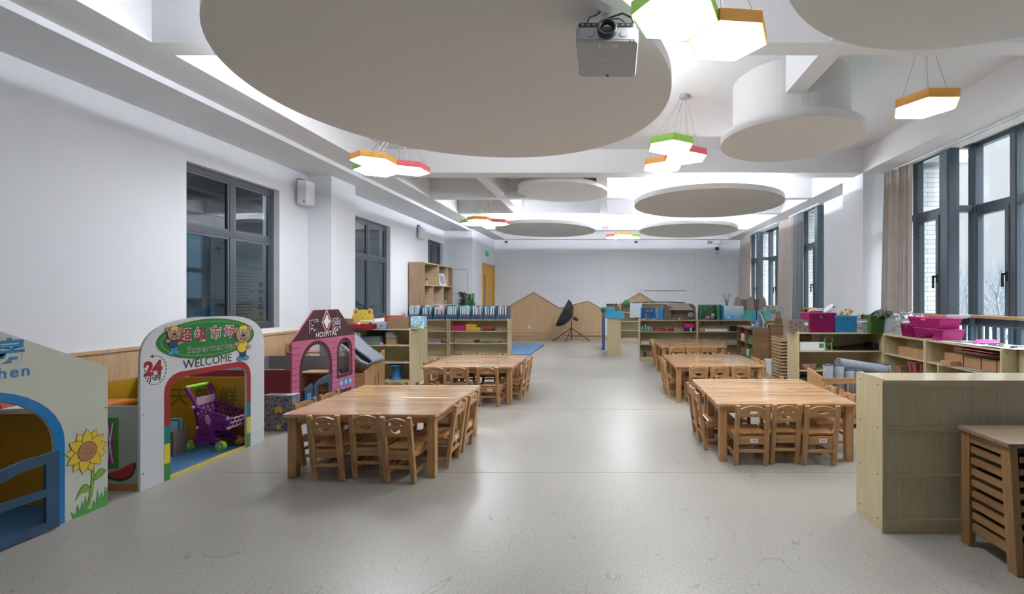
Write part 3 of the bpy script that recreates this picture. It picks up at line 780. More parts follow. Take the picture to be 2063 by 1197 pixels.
# ------------------------------------------------------------ chairs
def chair(kind):
    w = .245 if kind == 'smile' else .285
    t = T('kids_chair', '', 'chair')
    hw = w/2; pw = .038
    for s in (-1, 1):                       # rear legs run up as back posts, leaning out
        x = s*(hw-pw/2)
        P = lambda z: -.135-.075*z/.52
        bb = B().hexa([(x-pw/2, P(0)-.018, 0), (x+pw/2, P(0)-.018, 0), (x+pw/2, P(0)+.018, 0), (x-pw/2, P(0)+.018, 0)],
                      [(x-pw/2, P(.515)-.014, .515), (x+pw/2, P(.515)-.014, .515), (x+pw/2, P(.515)+.014, .52), (x-pw/2, P(.515)+.014, .52)], PINE)
        bb.build('leg', t, bevel=.006)
        x = s*(hw-.01)
        B().hexa([(x-.017, .118, 0), (x+.017, .118, 0), (x+.017, .15, 0), (x-.017, .15, 0)], [(x-.017, .11, .245), (x+.017, .11, .245), (x+.017, .142, .245), (x-.017, .142, .245)], PINE).build('leg', t, bevel=.004)
    sw = hw-pw+.0
    b = B().prism([(-hw+.005, -.12), (hw-.005, -.12), (hw+.0, .150), (-hw-.0, .150)], .245, .267, STAVE_S)
    b.build('seat', t, bevel=.005)
    a = B()
    a.box(-sw, sw, -.165, -.148, .185, .247, PINEX).box(-hw+.03, hw-.03, .115, .132, .20, .245, PINEX)
    for s in (-1, 1): a.box(s*(hw-.02)-.008, s*(hw-.02)+.008, -.14, .12, .20, .245, PINEY)
    ap = a.build('apron', t)
    B().box(-sw, sw, -.163, -.149, .115, .14, PINEX).build('stretcher', t)
    B().box(-hw+.03, hw-.03, .118, .132, .085, .108, PINEX).build('stretcher', t)
    for s in (-1, 1): B().box(s*(hw-.017)-.007, s*(hw-.017)+.007, -.14, .125, .07, .094, PINEY).build('side_stretcher', t)
    # backrest panel with cut-outs, arched top, leaning with the posts
    if kind == 'smile':
        z0, z1, z2 = .372, .490, .512
    else: z0, z1, z2 = .425, .492, .518
    n = 12
    out = [(-sw, z0), (sw, z0)]+[(sw-2*sw*i/n, z1+(z2-z1)*math.sin(PI*i/n)) for i in range(n+1)]
    if kind == 'smile':
        holes = [ell(-.045, .468, .013, n=14), ell(.045, .468, .013, n=14), ell(0, .424, .040, .030, 14, 180, 360)+[(x, .424-.006+.004*abs(x)/.04) for x in (.03, .015, 0, -.015, -.03)]]
        holes[2] = ell(0, .436, .046, .040, 16, 188, 352)+[(x, .4265) for x in (.030, 0, -.030)]
    else:
        holes = [ell(0, .468, .042, .014, 24)]
    ang = math.atan(.075/.52)
    M = Matrix.Translation((0, -.135-.075*0/.52, 0)) @ Matrix.Rotation(ang, 4, 'X') @ plane_y(.008)
    B().flat([out]+holes, PINEX, M, .016).build('backrest', t)
    if kind == 'oval':
        B().prism([(-.012, .2), (.055, .2), (.055, .232), (-.012, .232)], 0, .001, WHITE, plane_y(-.165)).prism([(0, .214), (.045, .214), (.045, .221), (0, .221)], .001, .0013, GREY, plane_y(-.165)).build('paper_label', ap)
    return t
STAVE_S = wood('stave_seat', 'A87746', 'D0A070', 'y', .25, staves=None, coat=.4)
CH = {'smile': chair('smile'), 'oval': chair('oval')}
USED = set()
def put(kind, x, y, rz, label, group):
    rz = math.radians(rz)
    kn = {'smile': 'smiley-back pine chair', 'oval': 'oval-hole pine chair'}[kind]
    lab = kn+' '+label
    if kind not in USED:
        o = CH[kind]; USED.add(kind); o.location = (x, y, 0); o.rotation_euler = (0, 0, rz)
    else: o = dup(CH[kind], (x, y, 0), rz)
    o['label'] = lab; o['group'] = group
def front(q, specs):
    nm = ['left', 'middle', 'right']
    for i, (kind, px, Yb, rot) in enumerate(specs):   # px = centre of back in the photo, Yb = depth of the rear feet
        X = (px-1228)/930*Yb
        put(kind, X, Yb+.15, rot, nm[i]+', near side of '+TN[q], 'kids chairs around the '+TN[q])
front('L1', [('smile', 660, 3.52, 0), ('smile', 741, 3.57, 2), ('smile', 809, 3.47, -5)])
front('R1', [('oval', 1513, 3.84, 0), ('smile', 1581, 3.88, 0), ('oval', 1652, 3.84, -1)])
front('L2', [('oval', 879, 5.97, 0), ('smile', 928, 5.98, -1), ('oval', 987, 5.93, -6)])
front('R2', [('smile', 1406, 6.0, 0), ('smile', 1448.5, 6.04, 0), ('smile', 1490, 6.02, 1)])
front('R3', [('oval', 1363, 8.4, 0), ('smile', 1395.5, 8.42, 0), ('oval', 1427, 8.4, 0)])
def side(q, s, ys, kinds, dx=0.0):
    x0, y0 = TBL[q]; g = 'kids chairs around the '+TN[q]
    nm = ['nearer', 'farther']
    for i, (yy, kd) in enumerate(zip(ys, kinds)):
        if s < 0: put(kd, x0+.11-dx, y0+yy, -90+random.uniform(-1.5, 1.5), nm[i]+', left side of '+TN[q], g)
        else: put(kd, x0+1.2-.11+dx, y0+yy, 90+random.uniform(-1.5, 1.5), nm[i]+', right side of '+TN[q], g)
def back(q, xs, kinds):
    x0, y0 = TBL[q]; g = 'kids chairs around the '+TN[q]
    nm = ['left', 'middle', 'right'] if len(xs) == 3 else ['left', 'right']
    for i, (xx, kd) in enumerate(zip(xs, kinds)):
        put(kd, x0+xx, y0+1.2-.12, 180, nm[i]+', far side of '+TN[q], g)
side('L1', 1, (.36, .74), ('oval', 'oval'), -.03); side('L1', -1, (.42, .76), ('oval', 'oval'))
side('R1', -1, (.47, .78), ('oval', 'oval')); side('R1', 1, (.42, .78), ('oval', 'oval'), .03)
side('L2', 1, (.46, .78), ('oval', 'oval')); side('L2', -1, (.47, .78), ('oval', 'smile'))
side('R2', -1, (.46, .78), ('oval', 'oval')); side('R2', 1, (.46, .78), ('oval', 'oval'), .0)
side('R3', -1, (.46, .78), ('oval', 'oval')); side('R3', 1, (.50, .78), ('smile', 'oval'))
back('L1', (.30, .62, .95), ('smile', 'smile', 'oval')); back('R1', (.42, .90), ('oval', 'oval'))
back('L2', (.28, .60, .92), ('oval', 'oval', 'smile')); back('R2', (.28, .60, .92), ('oval', 'smile', 'oval'))
back('R3', (.3, .64, .96), ('smile', 'oval', 'oval'))
# ------------------------------------------------------------ play house helpers
SCREW = plain('screw_head', '3A3A3C', .4, metal=.6)
INK = plain('black_print', '15171A', .5)
def spline(pts, n=6, closed=True):      # Catmull-Rom through 2D points
    N = len(pts); out = []
    for i in range(N if closed else N-1):
        p0, p1, p2, p3 = (pts[(i-1) % N] if closed or i else pts[0]), pts[i], pts[(i+1) % N], (pts[(i+2) % N] if closed or i+2 < N else pts[-1])
        for j in range(n):
            t = j/n
            out.append(tuple(.5*((2*p1[k])+(-p0[k]+p2[k])*t+(2*p0[k]-5*p1[k]+4*p2[k]-p3[k])*t*t+(-p0[k]+3*p1[k]-3*p2[k]+p3[k])*t**3) for k in (0, 1)))
    if not closed: out.append(pts[-1])
    return out
def arch(y0, y1, z0, zs, zt, n=20):      # door opening outline, straight to zs then elliptical to zt
    c = (y0+y1)/2; r = (y1-y0)/2
    return [(y0, z0), (y1, z0)]+[(c+r*math.cos(PI*i/n), zs+(zt-zs)*math.sin(PI*i/n)) for i in range(n+1)]
def screws(b, pts, M, r=.005):
    for (u, v) in pts: b.lathe([(r, 0), (r*.8, .0015)], SCREW, n=8, M=M @ Matrix.Translation((u, v, 0)))
XP = -3.39; TH = .018
MATB = plain('blue_foam_mat', '3F6C99', .7, bump=.5, bscale=45)
GATEB = plain('blue_stained_gate', '2C4C68', .5, var=.25, vscale=7)
GATEN = plain('dark_blue_gate', '2E4258', .5)
YIN = plain('mustard_panel', 'B98B1F', .45)
# ---- kitchen house
KW = plain('kitchen_house_white', 'C7CBBD', .16, spec=.6)
t = T('kitchen_playhouse', 'pale grey play kitchen house with blue arch and sunflower at left edge', 'playhouse', (XP, 0, 0))
KY0, KY1 = 1.45, 3.118
yc = (KY0+KY1)/2
outl = [(KY0, 0), (KY1, 0), (KY1, .93), (yc, 1.36), (KY0, .93)]
AY0, AY1 = 2.02, 2.82
AC = (AY0+AY1)/2
hole = arch(AY0, AY1, -.001, .50, .845)
def notch(outl, y0, y1, zs, zt):          # panel outline with the doorway cut from the floor
    a = arch(y0, y1, 0, zs, zt)[2:]
    return a
front_ = [(KY0, 0), (AY0, 0)]+[p for p in arch(AY0, AY1, 0, .50, .845)[2:]][::-1]+[(AY1, 0), (KY1, 0), (KY1, .93), (yc, 1.36), (KY0, .93)]
B().flat([front_], KW, plane_x(-TH), TH).build('front_panel', t)
BLU = plain('blue_arch_print', '2077B2', .25)
oa = arch(AY0-.052, AY1+.052, 0, .50, .895)[2:]; ia = arch(AY0, AY1, 0, .50, .845)[2:]
ring = [(AY1+.052, 0)]+oa+[(AY0-.052, 0), (AY0, 0)]+ia[::-1]+[(AY1, 0)]
M0 = plane_x(0)
B().flat([ring], BLU, M0, .0015).build('arch_border', t)
b = B()
KB = plain('blue_lettering', '2E7FB4', .35)
b.text('厨', .15, KB, M0 @ Matrix.Translation((2.43, 1.09, 0)), .0015, offset=.004)
b.text('房', .15, KB, M0 @ Matrix.Translation((2.608, 1.09, 0)), .0015, offset=.004)
b.text('Kitchen', .088, KB, M0 @ Matrix.Translation((2.538, .975, 0)), .0015, offset=.0015, space=1.2)
b.build('lettering', t)
# sunflower print
sf = B(); PET = plain('petal_yellow', 'D9BB3F', .4); LF = plain('leaf_green', '7DA83E', .4); SEED = plain('seed_brown', 'A57850', .5); GRS = plain('grass_green', '4F9A4C', .4)
fy, fz = 2.994, .405
def shape(b, pts, mat, z, edge=.0035):
    if edge:
        cx = sum(p[0] for p in pts)/len(pts); cy = sum(p[1] for p in pts)/len(pts)
        b.flat([[(cx+(p[0]-cx)*1+(p[0]-cx)/(math.hypot(p[0]-cx, p[1]-cy)+1e-6)*edge, cy+(p[1]-cy)+(p[1]-cy)/(math.hypot(p[0]-cx, p[1]-cy)+1e-6)*edge) for p in pts]], INK, M0, z)
    b.flat([pts], mat, M0, z+.0006)
grass = [(2.915, .0), (3.115, .0), (3.115, .12), (3.108, .085), (3.10, .12), (3.09, .05), (3.08, .10), (3.065, .06), (3.055, .13), (3.045, .04), (3.03, .07), (3.02, .02), (3.0, .03), (2.985, .12), (2.975, .05), (2.965, .09), (2.955, .03), (2.94, .08), (2.93, .02), (2.905, .05)]
stem = stroke(spline([(3.015, .35), (3.028, .25), (3.02, .14), (3.0, .04)], 5, False), .014)
b2 = stroke(spline([(3.015, .35), (3.028, .25), (3.02, .14), (3.0, .04)], 5, False), .020)
sf.flat([b2], INK, M0, .001).flat([stem], LF, M0, .0018)
for pts in (spline([(3.025, .205), (3.045, .235), (3.07, .262), (3.105, .235), (3.075, .21), (3.045, .20)], 3), spline([(3.015, .145), (2.995, .185), (2.965, .185), (2.93, .115), (2.965, .145), (2.995, .14)], 3)):
    shape(sf, pts, LF, .0012, .003)
for i in range(13):
    a = 2*PI*i/13+.1; ca, sa = math.cos(a), math.sin(a)
    loc = spline([(.04, -.022), (.075, -.034), (.105, -.022), (.142, .004)], 4, False)+spline([(.142, .004), (.108, .026), (.072, .034), (.04, .022)], 4, False)[1:]
    pts = [(fy+(u*ca-v*sa)*.84, fz+(u*sa+v*ca)) for u, v in loc]
    shape(sf, pts, PET, .0016+.0007*(i % 2)+.00004*i, .003)
shape(sf, ell(fy, fz, .052, .060, 24), SEED, .0042, .003)
rnd = random.Random(3)
for i in range(22):
    a = rnd.uniform(0, 6.28); q = rnd.uniform(.2, .85)
    x_, z_ = fy+.050*q*math.cos(a), fz+.058*q*math.sin(a)
    sf.flat([[(x_-.004, z_-.0015), (x_+.004, z_-.0005), (x_+.004, z_+.0015), (x_-.004, z_+.001)]], INK, M0, .0052)
sf.flat([grass], GRS, M0, .0024)
sf.build('sunflower_print', t)
b = B()
b.box(-1.16, -TH, KY1-.018, KY1, 0, .68, KW); sp_ = b.build('side_panel', t)
B().box(-1.14, -TH, KY1-.022, KY1-.018, .015, .622, YIN).build('mustard_lining', sp_)
B().box(-.85, -.25, KY1-.18, KY1-.022, .66, .68, KW).build('ledge', t)
B().box(-1.16, -TH, KY0, KY0+.018, 0, .60, KW).build('side_panel', t)
b = B().box(-1.16, -1.142, KY0+.018, KY1-.018, 0, .66, YIN); b.build('back_panel', t)
b = B().box(-1.12, -.93, KY0+.03, KY1-.04, .0, .58, YIN); b.build('counter_front', t)
b = B().box(-1.13, -.90, KY0+.02, KY1-.03, .58, .62, KW); b.build('counter_top', t)
b = B(); screws(b, [(KY1-.012, .66), (KY1-.012, .12), (KY0+.02, .66)], M0); b.build('screws', t)
tag(B().box(XP-.65, XP-.02, KY0+.03, KY1-.03, 0, .014, MATB).build('play_mat'), 'blue foam mat inside the kitchen playhouse', 'mat')
g = T('play_gate', 'blue wooden half-height gate in the kitchen arch', 'gate', (XP+.02, 0, 0))
go = spline([(2.10, .42), (2.25, .35), (2.36, .36), (2.50, .43), (2.62, .462), (2.72, .468)], 4, False)
outer = [(2.03, 0.01), (AY1-.01, .01), (AY1-.01, .472)]+go[::-1]+[(2.03, .44)]
h1 = [(2.10, .06), (2.745, .06), (2.745, .215), (2.10, .215)]
gi = spline([(2.10, .36), (2.24, .31), (2.36, .31), (2.50, .36), (2.62, .40), (2.745, .412)], 4, False)
h2 = [(2.10, .262), (2.745, .262)]+gi[::-1]
B().flat([outer, h1, h2], GATEB, plane_x(0), .022).build('gate_frame', g)
t2 = T('toy_box', 'red and white toy lying on the kitchen playhouse ledge', 'toy', (-3.90, 3.0, .681), .2)
B().hexa([(-.10, -.06, 0), (.02, -.06, 0), (.02, .06, 0), (-.10, .06, 0)], [(-.04, -.06, .05), (.01, -.06, .03), (.01, .06, .03), (-.04, .06, .05)], plain('toy_red', 'B33A35', .5)).build('red_block', t2)
B().box(.02, .2, -.08, .06, 0, .012, WHITE).build('white_tray', t2)

# ---- supermarket house
SW_ = plain('supermarket_white', 'D3D8DD', .16, spec=.6)
t = T('supermarket_playhouse', 'white arched play supermarket front with green oval sign', 'playhouse', (XP, 0, 0))
SY0, SY1 = 3.335, 4.53
oy0, oy1 = 3.56, 4.312
n = 24; cc = (SY0+SY1)/2; rr = (SY1-SY0)/2
def sup(i, n): 
    a = PI*i/n; c_, s_ = math.cos(a), math.sin(a)
    return (cc+rr*math.copysign(abs(c_)**.62, c_), .93+.31*abs(s_)**.80)
top_ = [sup(i, n) for i in range(n+1)]
opn = [(oy1, 0)]+[(oy1, .66)]+[(oy1-.10+.10*math.cos(math.radians(a)), .67+.10*math.sin(math.radians(a))) for a in range(0, 91, 15)]+[(oy0+.10-.10*math.sin(math.radians(a)), .67+.10*math.cos(math.radians(a))) for a in range(0, 91, 15)]+[(oy0, 0)]
B().flat([[(SY0, 0), (oy0, 0)]+opn[::-1][1:-1]+[(oy1, 0), (SY1, 0)]+top_], SW_, plane_x(-TH), TH).build('front_panel', t)
wd = .046
def trim_seg(outr, name, mat):
    B().flat([outr], mat, M0, .0018).build(name, t)
def offc(y0, y1, zt, r, lo):
    return [(y1, lo)]+[(y1-r+r*math.cos(math.radians(a)), zt-r+r*math.sin(math.radians(a))) for a in range(0, 91, 15)]+[(y0+r-r*math.sin(math.radians(a)), zt-r+r*math.cos(math.radians(a))) for a in range(0, 91, 15)]+[(y0, lo)]
lo = .42
RED = plain('arch_red', '9C3034', .3); TEAL = plain('arch_teal', '0F7C78', .3); AYEL = plain('arch_yellow', 'D8C53C', .3); AGR = plain('arch_green', '3F8A45', .3)
trim_seg(offc(oy0-wd, oy1+wd, .77+wd, .14, lo)+offc(oy0, oy1, .77, .10, lo)[::-1], 'arch_border_red', RED)
for (a, c) in ((oy0-wd, oy0), (oy1, oy1+wd)):
    b = B()
    for z0, z1, m_ in ((.28, .42, TEAL), (.13, .28, AYEL), (0, .13, AGR)):
        b.flat([[(a, z0), (c, z0), (c, z1), (a, z1)]], m_, M0, .0018)
    b.build('arch_border_foot', t)
sg = B(); SGN = plain('sign_green', '357F45', .22); SGL = plain('sign_line', '9DC25A', .3)
ex, ez = 3.925, 1.058
sg.flat([ell(ex, ez, .475, .165, 48)], SGN, M0, .0018)
sg.flat([ell(ex, ez, .44, .142, 48), ell(ex, ez, .436, .139, 48)], SGL, M0, .0024)
so = sg.build('oval_sign', t)
b = B(); LRED = plain('letter_red', '9E2830', .3)
for i, ch in enumerate('超级市场'):
    yy = 3.68+i*.1455
    b.text(ch, .118, WHITE, M0 @ Matrix.Translation((yy, 1.092, .0022)), .0008, offset=.0062)
    b.text(ch, .118, LRED, M0 @ Matrix.Translation((yy, 1.092, .0030)), .0006, offset=.0012)
b.text('Supermarket', .078, WHITE, M0 @ Matrix.Translation((3.94, .974, .0022)), .0008, offset=.0016, space=1.18)
b.text('Supermarket', .078, INK, M0 @ Matrix.Translation((3.94, .974, .0030)), .0006, offset=-.0006, space=1.18+.0)
b.build('sign_lettering', so)
b = B().text('WELCOME', .098, INK, M0 @ Matrix.Translation((3.905, .862, .0)), .0012, offset=0, space=1.0); b.build('welcome_lettering', t)
b = B()
b.text('24', .14, LRED, M0 @ Matrix.Translation((3.428, .872, 0)), .0012, offset=.007, space=.95)
b.text('小时', .055, INK, M0 @ Matrix.Translation((3.436, .798, 0)), .0012, offset=.0006)
for q in range(22):
    a0 = 78-q*15.2
    if a0 < -215: break
    pts = [(3.447+.082*math.cos(math.radians(a)), .858+.108*math.sin(math.radians(a))) for a in (a0, a0-4.5, a0-9)]
    b.flat([stroke(pts, .005)], INK, M0, .0012)
b.flat([[(3.405, .966), (3.43, .980), (3.424, .966), (3.43, .952)]], INK, M0, .0012).flat([stroke([(3.425, .966), (3.452, .966)], .005)], INK, M0, .0012)
b.build('opening_hours_print', t)
def bear(cx, cz, s, shirt, pants, hat, arm):       # simple smiling cartoon cub print
    b = B(); FUR = plain('cub_tan', 'B08D6E', .4); k_ = [.0034]
    def e_(x, z, rx, rz, m, dz=.0005):
        k_[0] += .0002
        b.flat([ell(cx+x*s, cz+z*s, (rx+.008)*s, (rz+.008)*s, 20)], INK, M0, k_[0]); b.flat([ell(cx+x*s, cz+z*s, rx*s, rz*s, 20)], m, M0, k_[0]+.0003); k_[0] += .0002
    for dx in (-.07, .07): e_(dx, -.36, .065, .035, plain('shoe_blue', '2F9BD0', .4))
    b.flat([[(cx-.07*s, cz-.34*s), (cx+.07*s, cz-.34*s), (cx+.08*s, cz-.2*s), (cx-.08*s, cz-.2*s)]], pants, M0, .0042)
    for dx in (-.13, .13): e_(dx*1.2, .17, .05, .055, FUR)
    e_(.02*arm, -.12, .12, .13, shirt)
    e_(.15*arm, -.08, .06, .035, FUR); e_(-.12*arm, -.16, .05, .03, FUR)
    e_(0, .08, .165, .15, FUR)
    e_(0, .20, .10, .045, hat)
    e_(-.05, .12, .028, .04, WHITE); e_(.05, .12, .028, .04, WHITE)
    e_(-.045, .115, .008, .012, INK); e_(.055, .115, .008, .012, INK)
    e_(0, .06, .03, .018, INK)
    b.flat([stroke([(cx+.08*math.sin(math.radians(a))*s, cz+(.055-.07*math.cos(math.radians(a)))*s) for a in range(-60, 61, 15)], .012*s)], INK, M0, k_[0]+.0006)
    return b
HY = plain('cub_yellow', 'E0C63A', .4); NAVY = plain('cub_navy', '24406A', .4)
bear(3.59, 1.095, .34, NAVY, plain('cub_blue', '3B86C0', .4), HY, -1).build('cartoon_cub_print', t)
bear(4.265, 1.022, .50, HY, NAVY, HY, -1).build('cartoon_cub_print', t)
b = B(); screws(b, [(SY0+.02, .55), (SY0+.02, .12), (SY1-.02, .70), (SY1-.02, .12)], M0); b.build('screws', t)
GP = plain('counter_grey_panel', 'A8ACAB', .4)
b = B().box(-1.15, -TH, 3.347, 3.365, 0, .613, GP); b.build('near_side_panel', t)
b = B(); M1 = plane_y(3.347, 0, 0)
ORB = plain('orange_base_strip', 'B98447', .45); WG = plain('window_green', '3C8A30', .4)
b.flat([[(-.62, .0), (-.02, .0), (-.02, .05), (-.62, .05)]], ORB, M1, .001)
b.flat([[(-.55, .16), (-.17, .16), (-.17, .53), (-.55, .53)], [(-.51, .20), (-.205, .20), (-.205, .49), (-.51, .49)]], WG, M1, .001)
b.flat([[(-.53, .18), (-.19, .18), (-.19, .51), (-.53, .51)]], plain('grid_magenta', '9C3E8C', .4), M1, .0006)
for q in range(7):
    b.flat([stroke([(-.51+q*.043, .20), (-.47+q*.043, .49)], .008)], WHITE, M1, .0014); b.flat([stroke([(-.47+q*.043, .20), (-.51+q*.043, .49)], .008)], WHITE, M1, .0014)
mel = [(-.24+.15*math.cos(math.radians(a)), .165+.07*math.sin(math.radians(a))) for a in range(180, 361, 12)]
wm = [(-.33, .12), (-.06, .225)]+[(-.06-.02*i-.0*i, .225-.045*i-.0) for i in (1,)]
wm = spline([(-.27, .105), (-.16, .155), (-.05, .205), (-.052, .14), (-.09, .09), (-.17, .068)], 4)
wi_ = [(-.15+(p[0]+.15)*.86, .125+(p[1]-.125)*.80+.008) for p in wm]
b.flat([wm], plain('melon_rind', '1F4A35', .4), M1, .0012).flat([wi_], plain('melon_red', 'B73A30', .4), M1, .0018)
for (u, v) in ((-.20, .11), (-.16, .13), (-.12, .11), (-.09, .155), (-.12, .145), (-.16, .095), (-.08, .13)): b.flat([ell(u, v, .004, .006, 8)], INK, M1, .0023)
b.build('watermelon_and_window_print', t)
b = B().box(-1.15, -1.132, 3.366, 4.44, 0, .64, YIN); b.build('back_panel', t)
b = B().box(-1.13, -TH, 4.42, 4.438, 0, .64, YIN); b.build('far_side_panel', t)
b = B(); M1 = plane_y(4.42, 0, 0); OL = plain('olive_lettering', '6E6A14', .5)
for i, ch in enumerate('天天新鲜'): b.text(ch, .185, OL, M1 @ Matrix.Translation((-.965+i*.235, .44, 0)), .0012, offset=.003)
b.build('olive_lettering', t)
b = B().box(-1.13, -.75, 3.55, 4.0, .0, .44, YIN); b.build('counter_front', t)
b = B().box(-1.13, -.72, 3.38, 4.02, .50, .52, plain('shelf_orange', 'C9742E', .4)); b.build('orange_shelf', t)
tag(B().box(XP-1.0, XP-.03, 3.38, 4.40, 0, .014, MATB).build('play_mat'), 'blue foam mat inside the supermarket playhouse', 'mat')
tag(B().box(XP-.03, XP-.015, 3.56, 4.31, 0.0, .02, AYEL).build('threshold_strip'), 'yellow edge strip across the supermarket doorway', 'strip')
# green toy on the shelf
tag(B().box(-.10, .10, -.04, .04, 0, .03, plain('lime', '6CC24A', .5)).build('toy_block', loc=(-4.26, 3.62, .52)), 'lime green toy block behind the supermarket counter', 'toy')

# boxes inside
def carton(name, label, loc, sx_, sy, sz, mat, rz=0, group=None, open_=False, flaps=True, tape=None):
    t = T(name, label, 'box', loc, rz, group)
    b = B(); w_ = .005
    b.box(-sx_/2, sx_/2, -sy/2, sy/2, 0, w_, mat)
    b.box(-sx_/2, sx_/2, -sy/2, -sy/2+w_, 0, sz, mat).box(-sx_/2, sx_/2, sy/2-w_, sy/2, 0, sz, mat).box(-sx_/2, -sx_/2+w_, -sy/2, sy/2, 0, sz, mat).box(sx_/2-w_, sx_/2, -sy/2, sy/2, 0, sz, mat)
    b.build('box_body', t)
    if not open_:
        B().box(-sx_/2, sx_/2, -sy/2, 0-.0005, sz-.004, sz, mat).build('flap', t); B().box(-sx_/2, sx_/2, .0005, sy/2, sz-.004, sz, mat).build('flap', t)
    elif flaps:
        q = min(sx_, sy)*.35
        B().hexa([(-sx_/2, sy/2-.004, sz), (sx_/2, sy/2-.004, sz), (sx_/2, sy/2, sz), (-sx_/2, sy/2, sz)], [(-sx_/2, sy/2+q*.3, sz+q), (sx_/2, sy/2+q*.3, sz+q), (sx_/2, sy/2+q*.3+.004, sz+q), (-sx_/2, sy/2+q*.3+.004, sz+q)], mat).build('flap', t)
    return t
carton('cardboard_box', 'grey cardboard box on the blue mat inside the supermarket', (-3.92, 4.10, .014), .20, .16, .21, CARDG, .1, open_=True, flaps=False)
tag(B().box(-.07, .07, -.012, .012, 0, .30, plain('box_blue', '3C8FB5', .5)).box(-.05, .05, -.016, -.012, .14, .28, plain('pale_blue', 'A9C9D8', .5)).build('toy_package', loc=(-3.9, 4.12, .02), rz=.1), 'blue toy package sticking up from the grey cardboard box', 'package')
carton('cardboard_box', 'low open cardboard tray just inside the supermarket doorway', (-4.12, 3.98, .014), .18, .2, .10, CARD, .05, open_=True)
tag(B().hexa([(-.03, -.02, 0), (.03, -.02, 0), (.03, .02, 0), (-.03, .02, 0)], [(-.004, -.02, .05), (.004, -.02, .05), (.004, .02, .05), (-.004, .02, .05)], AYEL).build('toy_block', loc=(-4.12, 3.93, .09)), 'yellow triangular block on the low cardboard tray', 'toy')

# ---- toy shopping cart
MAG = plain('cart_magenta', '7A1E84', .35); PNK = plain('cart_pink', 'D9B3C8', .4); LIME = plain('cart_lime', '8FD236', .35)
ct = T('toy_shopping_cart', 'purple toy shopping cart with lime wheels in the supermarket', 'toy cart', (-3.665, 4.285, .014), math.radians(-4)); ct.scale = (1.17, 1.1, 1.19)
# local: x along the room (left/right in the photo), handle at -x
for s in (-1, 1):
    b = B(); y = s*.085
    b.path([(-.15, y*1.15, .475), (-.10, y*1.1, .40), (-.055, y, .31)], [.014, .013, .011], MAG, 8)
    b.build('handle_arm', ct)
b = B().tube((-.155, -.10, .475), (-.155, .10, .475), .017, LIME, 12); h = b.build('handle', ct)
bk = B()
# basket walls as crossing bars in a tapered shape
def wallbars(b, A, Bp, Cp, D, n, r=.0045):     # quad A(bottom0) B(bottom1) C(top1) D(top0)
    A, Bp, Cp, D = map(Vector, (A, Bp, Cp, D))
    P = lambda u, v: A.lerp(Bp, u).lerp(D.lerp(Cp, u), v)
    for q in [(0, 0, 1, 0), (1, 0, 1, 1), (1, 1, 0, 1), (0, 1, 0, 0)]: b.tube(P(q[0], q[1]), P(q[2], q[3]), r*1.7, MAG, 6)
    for i in range(-n, n+1):
        for sgn in (1, -1):
            u0, u1 = i/n, i/n+.55
            if sgn < 0: u0, u1 = 1-u0, 1-u1
            def clip(u0, v0, u1, v1):
                pts = []
                for (ua, va, ub, vb) in ((u0, v0, u1, v1),):
                    t0, t1 = 0, 1
                    du = ub-ua
                    for lo_, hi_ in ((0, 1),):
                        if abs(du) > 1e-6:
                            ta, tb = (lo_-ua)/du, (hi_-ua)/du
                            if ta > tb: ta, tb = tb, ta
                            t0, t1 = max(t0, ta), min(t1, tb)
                    if t1 > t0+.02: return (ua+du*t0, va+(vb-va)*t0, ua+du*t1, va+(vb-va)*t1)
            c_ = clip(u0, 0, u1, 1)
            if c_: b.tube(P(c_[0], c_[1]), P(c_[2], c_[3]), r, MAG, 4, cap=False)
wallbars(bk, (-.07, -.07, .17), (.16, -.06, .15), (.22, -.10, .255), (-.075, -.10, .335), 8)
wallbars(bk, (-.07, .07, .17), (.16, .06, .15), (.22, .10, .255), (-.075, .10, .335), 8)
wallbars(bk, (-.07, -.07, .17), (-.07, .07, .17), (-.075, .10, .335), (-.075, -.10, .335), 5)
bk.box(-.07, .16, -.065, .065, .152, .158, MAG)
bk.build('basket', ct)
b = B()
for z in (.17, .21, .245): b.tube((.165+(z-.15)*.5, -.075, z), (.165+(z-.15)*.5, .075, z), .005, PNK, 6)
for y in (-.07, -.035, 0, .035, .07): b.tube((.165, y*.9, .155), (.22, y*1.3, .255), .004, PNK, 5)
b.box(-.078, -.074, -.08, .08, .27, .40, PNK)
b.build('pink_grille', ct)
b = B()
for p in ((-.077, -.106, .33), (.205, -.106, .25), (.18, -.075, .17), (-.07, -.078, .17)): b.ball(p, .013, PNK, 10)
b.build('corner_caps', ct)
b = B().lathe([(.0, 0), (.028, 0), (.028, .003), (.0, .003)][1:3], PNK, n=20, M=Matrix.Translation((.03, -.093, .235)) @ Matrix.Rotation(PI/2+.25, 4, 'X') @ Matrix.Diagonal((.75, 1.5, 1, 1)))
b.build('oval_badge', ct)
b = B()
for s in (-1, 1):
    y = s*.07
    b.flat([[(-.13, .04), (-.10, .03), (-.04, .06), (.06, .06), (.11, .035), (.14, .04), (.13, .07), (.06, .10), (.07, .155), (-.07, .17), (-.08, .10)], ell(.0, .125, .03, .02, 14)], MAG, plane_y(y), .012)
b.box(-.06, .06, -.07, .07, .10, .115, MAG)
b.build('base', ct)
for (x_, y_) in ((-.13, -.085), (-.13, .085), (.13, -.085), (.13, .085)):
    wv = B().tube((x_, y_-.016, .036), (x_, y_+.016, .036), .036, LIME, 18); wv = wv.build('wheel', ct)
    B().tube((x_, y_-.024, .036), (x_, y_+.02, .036), .014, PNK, 12).build('hub_cap', wv)
tag(B().tube((-3.5, 4.36, .05), (-3.44, 4.36, .05), .036, plain('toy_orange', 'D08A2A', .5), 14).build('toy_roll'), 'small orange toy roll by the right foot of the supermarket arch', 'toy')

